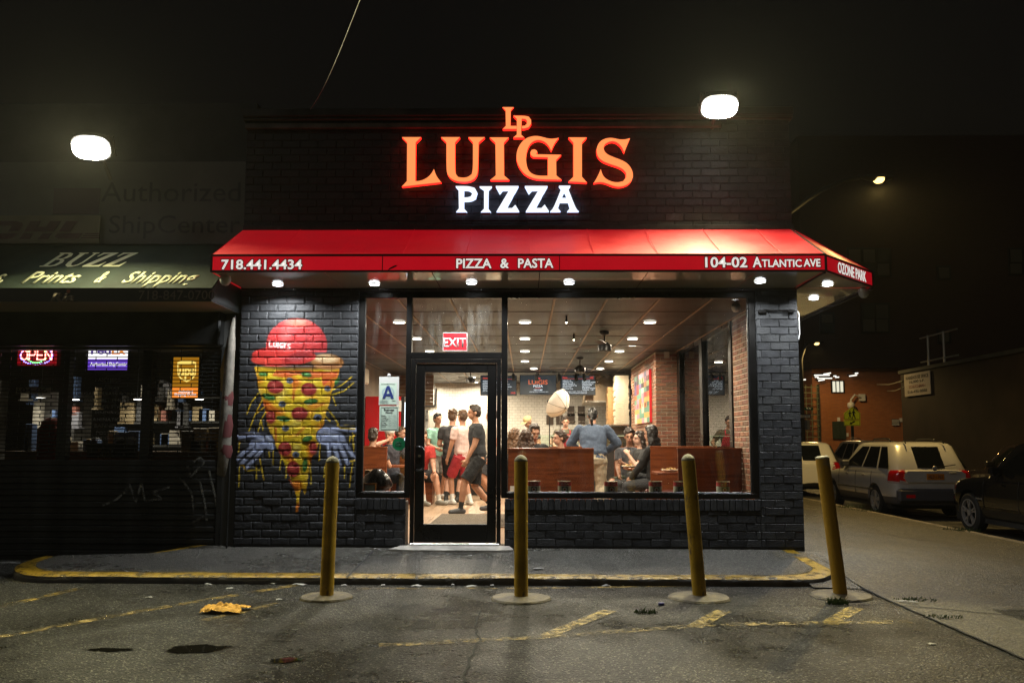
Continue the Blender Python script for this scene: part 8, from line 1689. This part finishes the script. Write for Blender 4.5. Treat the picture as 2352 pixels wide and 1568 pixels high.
def fig(cx, cy, k):
    P_ = lambda pts: [Zst(cx+x*k, cy+y*k) for x, y in pts]
    flat_px('walking_figure', [P_([(9*math.cos(t), -52+9*math.sin(t)) for t in np.linspace(0, 2*math.pi, 12, endpoint=False)])], Yx-.036, .004, M_black, o)
    flat_px('walking_figure', [P_([(-8, -40), (8, -40), (14, -30), (22, -12), (18, -8), (8, -20), (8, -2), (16, 22), (24, 50), (14, 52), (4, 24), (0, 12), (-6, 28), (-12, 52), (-22, 52), (-12, 22), (-10, -2), (-12, -20), (-22, -8), (-26, -14), (-16, -30)])], Yx-.036, .004, M_black, o)
fig(712, 1165, .82); fig(755, 1160, 1.0)
flat_px('arrow', [F_([(708, 1272), (716, 1246), (724, 1254), (762, 1232), (772, 1246), (734, 1266), (742, 1274)])], Yx-.036, .004, M_black, o)
q = MB(); c = at(*Zst(742, 1300), Yx); q.box(c.x-.06, Yx, -.5, c.x+.06, Yx+.06, at(*Zst(742, 1100), Yx).z); q.build('post', mat('sign_post_green', (.03, .035, .03), .5, metal=.3), o)
# mesh screen beside the orange wall
ms = empty('mesh_fence', (at(1858, 1000, 33).x, 33, -.4), 'tall wire mesh fence beside the far lamp post', 'fence'); a, b = at(*Zst(165, 1545), 33), at(*Zst(352, 820), 33)
q = MB(); k = 0; x = a.x
while x <= b.x: q.box(x-.014, 32.99, a.z, x+.02, 33.01, b.z); x += .28
z_ = a.z
while z_ <= b.z: q.box(a.x, 32.985, z_-.02, b.x, 33.0, z_+.02); z_ += .28
o = q.build('wire', mat('fence_wire_green', (.12, .13, .08), .5), ms); o['kind'] = 'stuff'; q = MB(); q.box(a.x-.06, 33.02, -.6, a.x+.06, 33.14, b.z); q.box(b.x-.06, 33.02, -.6, b.x+.06, 33.14, b.z); q.build('post', MATS['sign_post_green'], ms)
# wires along the warehouse
for (p0, p1, lb) in (((1020, 820), (1310, 780), 'thin upper wire strung to the warehouse corner'), ((1140, 892), (1325, 850), 'thin lower wire strung to the warehouse corner')):
    a, b = at(*Zst(*p0), YO-1.2), atx(*Zst(*p1), XWh-.05); q = MB(); q.tube([a, a.lerp(b, .5)-Vector((0, 0, .08)), b], .02, 5); thing('overhead_wire', q, mat('wire_pale', (.3, .28, .22), .5), lb, 'wire')
# ------------------------------------------------------------------ bollards
def bollard_mat():
    M = mat('bollard_yellow_paint', (.33, .20, .010), .45, var=.3, scale=5, bump=.25, bscale=45, rvar=.12)
    n = M.node_tree; L = n.links.new; p = n.nodes['Principled BSDF']; src = p.inputs['Base Color'].links[0].from_socket
    tc = n.nodes.new('ShaderNodeTexCoord'); mp = n.nodes.new('ShaderNodeMapping'); mp.inputs['Scale'].default_value = (9, 9, 4); nz = n.nodes.new('ShaderNodeTexNoise'); nz.inputs['Scale'].default_value = 1.0; nz.inputs['Detail'].default_value = 8; nz.inputs['Roughness'].default_value = .7
    L(tc.outputs['Object'], mp.inputs[0]); L(mp.outputs[0], nz.inputs['Vector']); mr = n.nodes.new('ShaderNodeMapRange'); mr.inputs[1].default_value = .56; mr.inputs[2].default_value = .63; L(nz.outputs['Fac'], mr.inputs[0])
    mx = n.nodes.new('ShaderNodeMix'); mx.data_type = 'RGBA'; L(mr.outputs[0], mx.inputs[0]); L(src, mx.inputs[6]); mx.inputs[7].default_value = (.09, .06, .03, 1); L(mx.outputs[2], p.inputs['Base Color']); return M
M_bol = bollard_mat()
M_bol2 = mat('bollard_peeling_paint', (.36, .20, .012), .42, var=.0, scale=1.7, col2=(.19, .20, .21), bump=.4, bscale=30, detail=8)
_e = M_bol2.node_tree.nodes['Color Ramp'].color_ramp.elements; _e[0].position = .54; _e[1].position = .58
M_pad = mat('painted_concrete_pad', (.055, .040, .014), .65, var=.5, scale=13, bump=.9, bscale=40, col2=(.13, .10, .045), detail=12)
M_capc = mat('bollard_top_concrete', (.34, .31, .22), .7, var=.4, scale=25, bump=.6)
def bollard(px, py, tx, ty, label, pad=.225, flat=False, material=None):
    b = gr(px, py, ZLOT+.012); t = at(tx, ty, b.y); o = empty('bollard', (b.x, b.y, ZLOT), label, 'bollard', 'yellow bollards in front of the shop'); R_ = .058
    d = (t-b); d.normalize(); top = t-d*(.02 if flat else .055); q = MB(); N = 14; q.tube([b.lerp(top, k/N) for k in range(N+1)], R_, 24, cap=True); autosmooth(q.build('post', material or M_bol, o), 40)
    q = MB(); 
    if flat: q.tube([top, top+d*.012, top+d*.02], [R_*1.01, R_*.98, R_*.7], 24)
    else: q.tube([top, top+d*.018, top+d*.036, top+d*.05, top+d*.056], [R_*1.005, R_*.93, R_*.72, R_*.38, R_*.05], 24)
    q.build('cap', M_capc, o, smooth=True)
    V = []; n = 44; rng = random.Random(int(px))
    for (f, z) in ((1.0, -.02), (1.0, .004), (.95, .018), (.6, .026), (.2, .03)):
        for k in range(n):
            a = 2*math.pi*k/n; rr_ = pad*f*(1+.07*noise.noise((math.cos(a)*1.6+px, math.sin(a)*1.6, f*.3)))+.006*noise.noise((a*9, px, f)); V.append((b.x+rr_*math.cos(a), b.y+rr_*math.sin(a), ZLOT+z+.004*noise.noise((rr_*9*math.cos(a), rr_*9*math.sin(a), px))))
    q = MB(); q.add(V, [(j*n+k, j*n+(k+1) % n, (j+1)*n+(k+1) % n, (j+1)*n+k) for j in range(4) for k in range(n)]+[tuple(4*n+k for k in range(n))]); autosmooth(q.build('concrete_pad', M_pad, o), 40); return o
bollard(750, 1369, 764.5, 1047, 'leaning yellow bollard in front of the mural edge, first from the left'); bollard(1197, 1372, 1196.5, 1044, 'upright yellow bollard right of the door, second from the left', .25)
bollard(1607, 1370, 1579.5, 1042, 'yellow bollard leaning left before the large window, third from the left', .26); bollard(1931, 1366, 1888, 1047, 'peeling flat topped yellow bollard leaning most, by the shop corner', .26, True, M_bol2)

# ------------------------------------------------------------------ litter, puddles, weeds
def crumple(name, px, py, w_, d_, h_, material, label, cat, z0, res=14, seed=0, group=None, rz=0.0):
    c = gr(px, py, z0); V = []; Fs = []
    for j in range(res+1):
        for i in range(res+1):
            u, v = i/res*2-1, j/res*2-1; e = 1+.25*noise.noise((u*1.5+seed, v*1.5, seed)); x, y = u*w_/2*e, v*d_/2*e
            f = max(0, 1-(u*u+v*v)*.5); z = h_*(.15+f*(.5+.9*abs(noise.noise((u*2.6+seed, v*2.6, seed*2)))))+h_*.35*noise.noise((u*7, v*7, seed)); V.append((c.x+x*math.cos(rz)-y*math.sin(rz), c.y+x*math.sin(rz)+y*math.cos(rz), z0+.004+max(0, z)))
    for j in range(res):
        for i in range(res): k = j*(res+1)+i; Fs.append((k, k+1, k+res+2, k+res+1))
    q = MB(); q.add(V, Fs); return thing(name, q, material, label, cat, group, smooth=True)
crumple('yellow_rag', 515, 1404, .33, .22, .055, mat('yellow_cloth', (.62, .32, .03), .8, var=.2, scale=20), 'crumpled yellow rag lying on the asphalt', 'rag', ZLOT, 22, 3.1)
crumple('plastic_bag', 408, 1250, .66, .22, .10, mat('thin_white_plastic', (.34, .35, .37), .25, var=.2, scale=8), 'crumpled clear plastic bag in front of the shutter', 'bag', -.02, 22, 8.3, rz=.35)
M_pap = mat('white_paper_scrap', (.45, .44, .40), .7); M_pap2 = mat('grey_paper_scrap', (.26, .26, .24), .7)
for i, (px, py, w_, d_, g_) in enumerate(sorted(((688, 1343, .13, .06, 1), (958, 1346, .09, .04, 0), (1082, 1347, .10, .035, 0), (1392, 1346, .08, .05, 1), (1424, 1344, .09, .03, 0), (1236, 1306, .10, .05, 1), (640, 1378, .05, .03, 0), (528, 1352, .06, .025, 0), (480, 1343, .10, .02, 1), (397, 1338, .07, .02, 0), (342, 1373, .06, .03, 1), (1130, 1345, .03, .02, 0), (1040, 1344, .03, .02, 0), (880, 1345, .04, .02, 0), (945, 1268, .04, .02, 0), (620, 1341, .12, .015, 1), (790, 1345, .05, .02, 0), (2083, 1382, .14, .03, 1), (2170, 1417, .10, .025, 1), (1990, 1340, .04, .03, 0), (2140, 1480, .05, .03, 0)))):
    front_ = py < 1325; crumple('paper_scrap', px, py, w_, d_, .012, (M_pap, M_pap2)[g_], 'small scrap of paper near the kerb, %s from the left' % ORDS[i], 'litter', (slab_z(-1.0) if front_ else ZLOT), 5, i*1.3, 'paper scraps along the kerb', random.uniform(-.6, .6))
for i, (px, py, w_, d_) in enumerate(((8, 1211, .12, .05), (20, 1293, .22, .03), (100, 1298, .3, .02), (205, 1240, .16, .03), (545, 1245, .1, .03))):
    crumple('paper_scrap', px, py, w_, d_, .012, M_pap2, 'thin pale litter strip on the dark ground before the shutter, %s from the left' % ORDS[i], 'litter', -.13, 5, i*2.3+40, 'litter before the shutter', random.uniform(-.3, .3))
c = gr(1519, 1389, ZLOT); q = MB(); q.lathe([(.024, 0), (.025, .016), (.022, .02), (.001, .02)], (c.x, c.y, ZLOT+.002), 18); thing('bottle_cap', q, mat('blue_plastic', (.02, .025, .16), .4), 'small dark blue bottle cap left of the third bollard', 'bottle cap')
M_pud = mat('standing_water', (.010, .009, .007), .03, spec=.7)
_n = M_pud.node_tree; _a = _n.nodes.new('ShaderNodeAttribute'); _a.attribute_name = 'cover'; _tc = _n.nodes.new('ShaderNodeTexCoord'); _z = _n.nodes.new('ShaderNodeTexNoise'); _z.inputs['Scale'].default_value = 14; _z.inputs['Detail'].default_value = 9; _z.inputs['Roughness'].default_value = .75
_m = _n.nodes.new('ShaderNodeMath'); _m.operation = 'ADD'; _r2 = _n.nodes.new('ShaderNodeMapRange'); _r2.inputs[1].default_value = .62; _r2.inputs[2].default_value = .78; _n.links.new(_tc.outputs['Object'], _z.inputs['Vector']); _n.links.new(_a.outputs['Fac'], _m.inputs[0]); _n.links.new(_z.outputs['Fac'], _m.inputs[1]); _n.links.new(_m.outputs[0], _r2.inputs[0]); _n.links.new(_r2.outputs[0], _n.nodes['Principled BSDF'].inputs['Alpha'])
for (px, py, rx, ry, lb) in ((455, 1490, .24, .10, 'dark puddle on the asphalt below the yellow rag'), (655, 1517, .11, .05, 'small dark puddle right of the larger one'), (250, 1492, .16, .035, 'thin dark puddle at the lower left')):
    c = gr(px, py, ZLOT); V = [(c.x, c.y, ZLOT+.006)]
    for k in range(40): a = 2*math.pi*k/40; e = 1+.45*noise.noise((math.cos(a)*1.4+px, math.sin(a)*1.4, 2)); V.append((c.x+rx*e*math.cos(a)+ry*.5*math.sin(a), c.y+ry*e*math.sin(a)*1.3, ZLOT+.006))
    q = MB(); q.add(V, [(0, k+1, (k+1) % 40+1) for k in range(40)]); o = thing('puddle', q, M_pud, lb, 'puddle'); at_ = o.data.color_attributes.new('cover', 'FLOAT_COLOR', 'POINT')
    for k in range(41): at_.data[k].color = (1, 1, 1, 1) if k == 0 else (0, 0, 0, 1)
M_weed = mat('weed_green', (.045, .085, .018), .6, var=.3, scale=30)
def tuft(c, n, r, h, seed):
    q = MB(); rng = random.Random(seed)
    for k in range(n):
        a = rng.random()*6.28; d = r*rng.random(); x, y = c[0]+d*math.cos(a), c[1]+d*math.sin(a)*.5; hh = h*(.4+.8*rng.random()); lx, ly = rng.uniform(-.6, .6)*hh, rng.uniform(-.6, .6)*hh; w_ = .004
        q.add([(x-w_, y, c[2]), (x+w_, y, c[2]), (x+lx*.5+w_*.7, y+ly*.5, c[2]+hh*.6), (x+lx*.5-w_*.7, y+ly*.5, c[2]+hh*.6), (x+lx, y+ly, c[2]+hh)], [(0, 1, 2, 3), (3, 2, 4)])
    return q
for i, (px, py, n_, r_, h_, lb) in enumerate(((1482, 1408, 60, .10, .035, 'low weeds at the edge of the third bollard pad'), (1922, 1388, 110, .10, .06, 'weeds at the foot of the leaning corner bollard'), (1480, 1333, 40, .06, .07, 'small weed growing from the kerb foot'), (2100, 1378, 90, .2, .02, 'short weeds in the crack beside the lot edge'), (2165, 1418, 80, .16, .02, 'short weeds along the lot edge further forward'))):
    c = gr(px, py, ZLOT); tag(tuft((c.x, c.y, ZLOT+.003), n_, r_, h_, i).build('weed_tuft', M_weed), lb, 'weeds')
for i, (px, py, n_, r_, h_, lb) in enumerate(((1985, 1167, 90, .5, .07, 'grass tuft at the kerb beside the silver car'), (2030, 1175, 90, .5, .06, 'grass tuft at the kerb by the silver rear wheel'), (2268, 1222, 90, .35, .08, 'grass tuft at the kerb by the black front wheel'))):
    c = gr(px, py, -.36); tag(tuft((7.45, c.y, walk_z(7.45, c.y)), n_, r_, h_, i+20).build('weed_tuft', M_weed), lb, 'weeds')
# ------------------------------------------------------------------ thin haze added to give the floodlights a halo
hz = MB(); hz.box(-46, -41, -2.5, 76, 96, 20.5); M_hz = bpy.data.materials.new('halo_haze'); M_hz.use_nodes = True; n_ = M_hz.node_tree; n_.nodes.remove(n_.nodes['Principled BSDF'])
pv = n_.nodes.new('ShaderNodeVolumePrincipled'); pv.inputs['Color'].default_value = (.95, .95, .90, 1); pv.inputs['Density'].default_value = .00022; pv.inputs['Anisotropy'].default_value = .7
n_.links.new(pv.outputs[0], n_.nodes['Material Output'].inputs['Volume']); tag(hz.build('haze', M_hz), kind='stuff')
scene.cycles.volume_bounces = 0; scene.cycles.volume_step_rate = 5
bpy.data.scenes.remove(TMP)
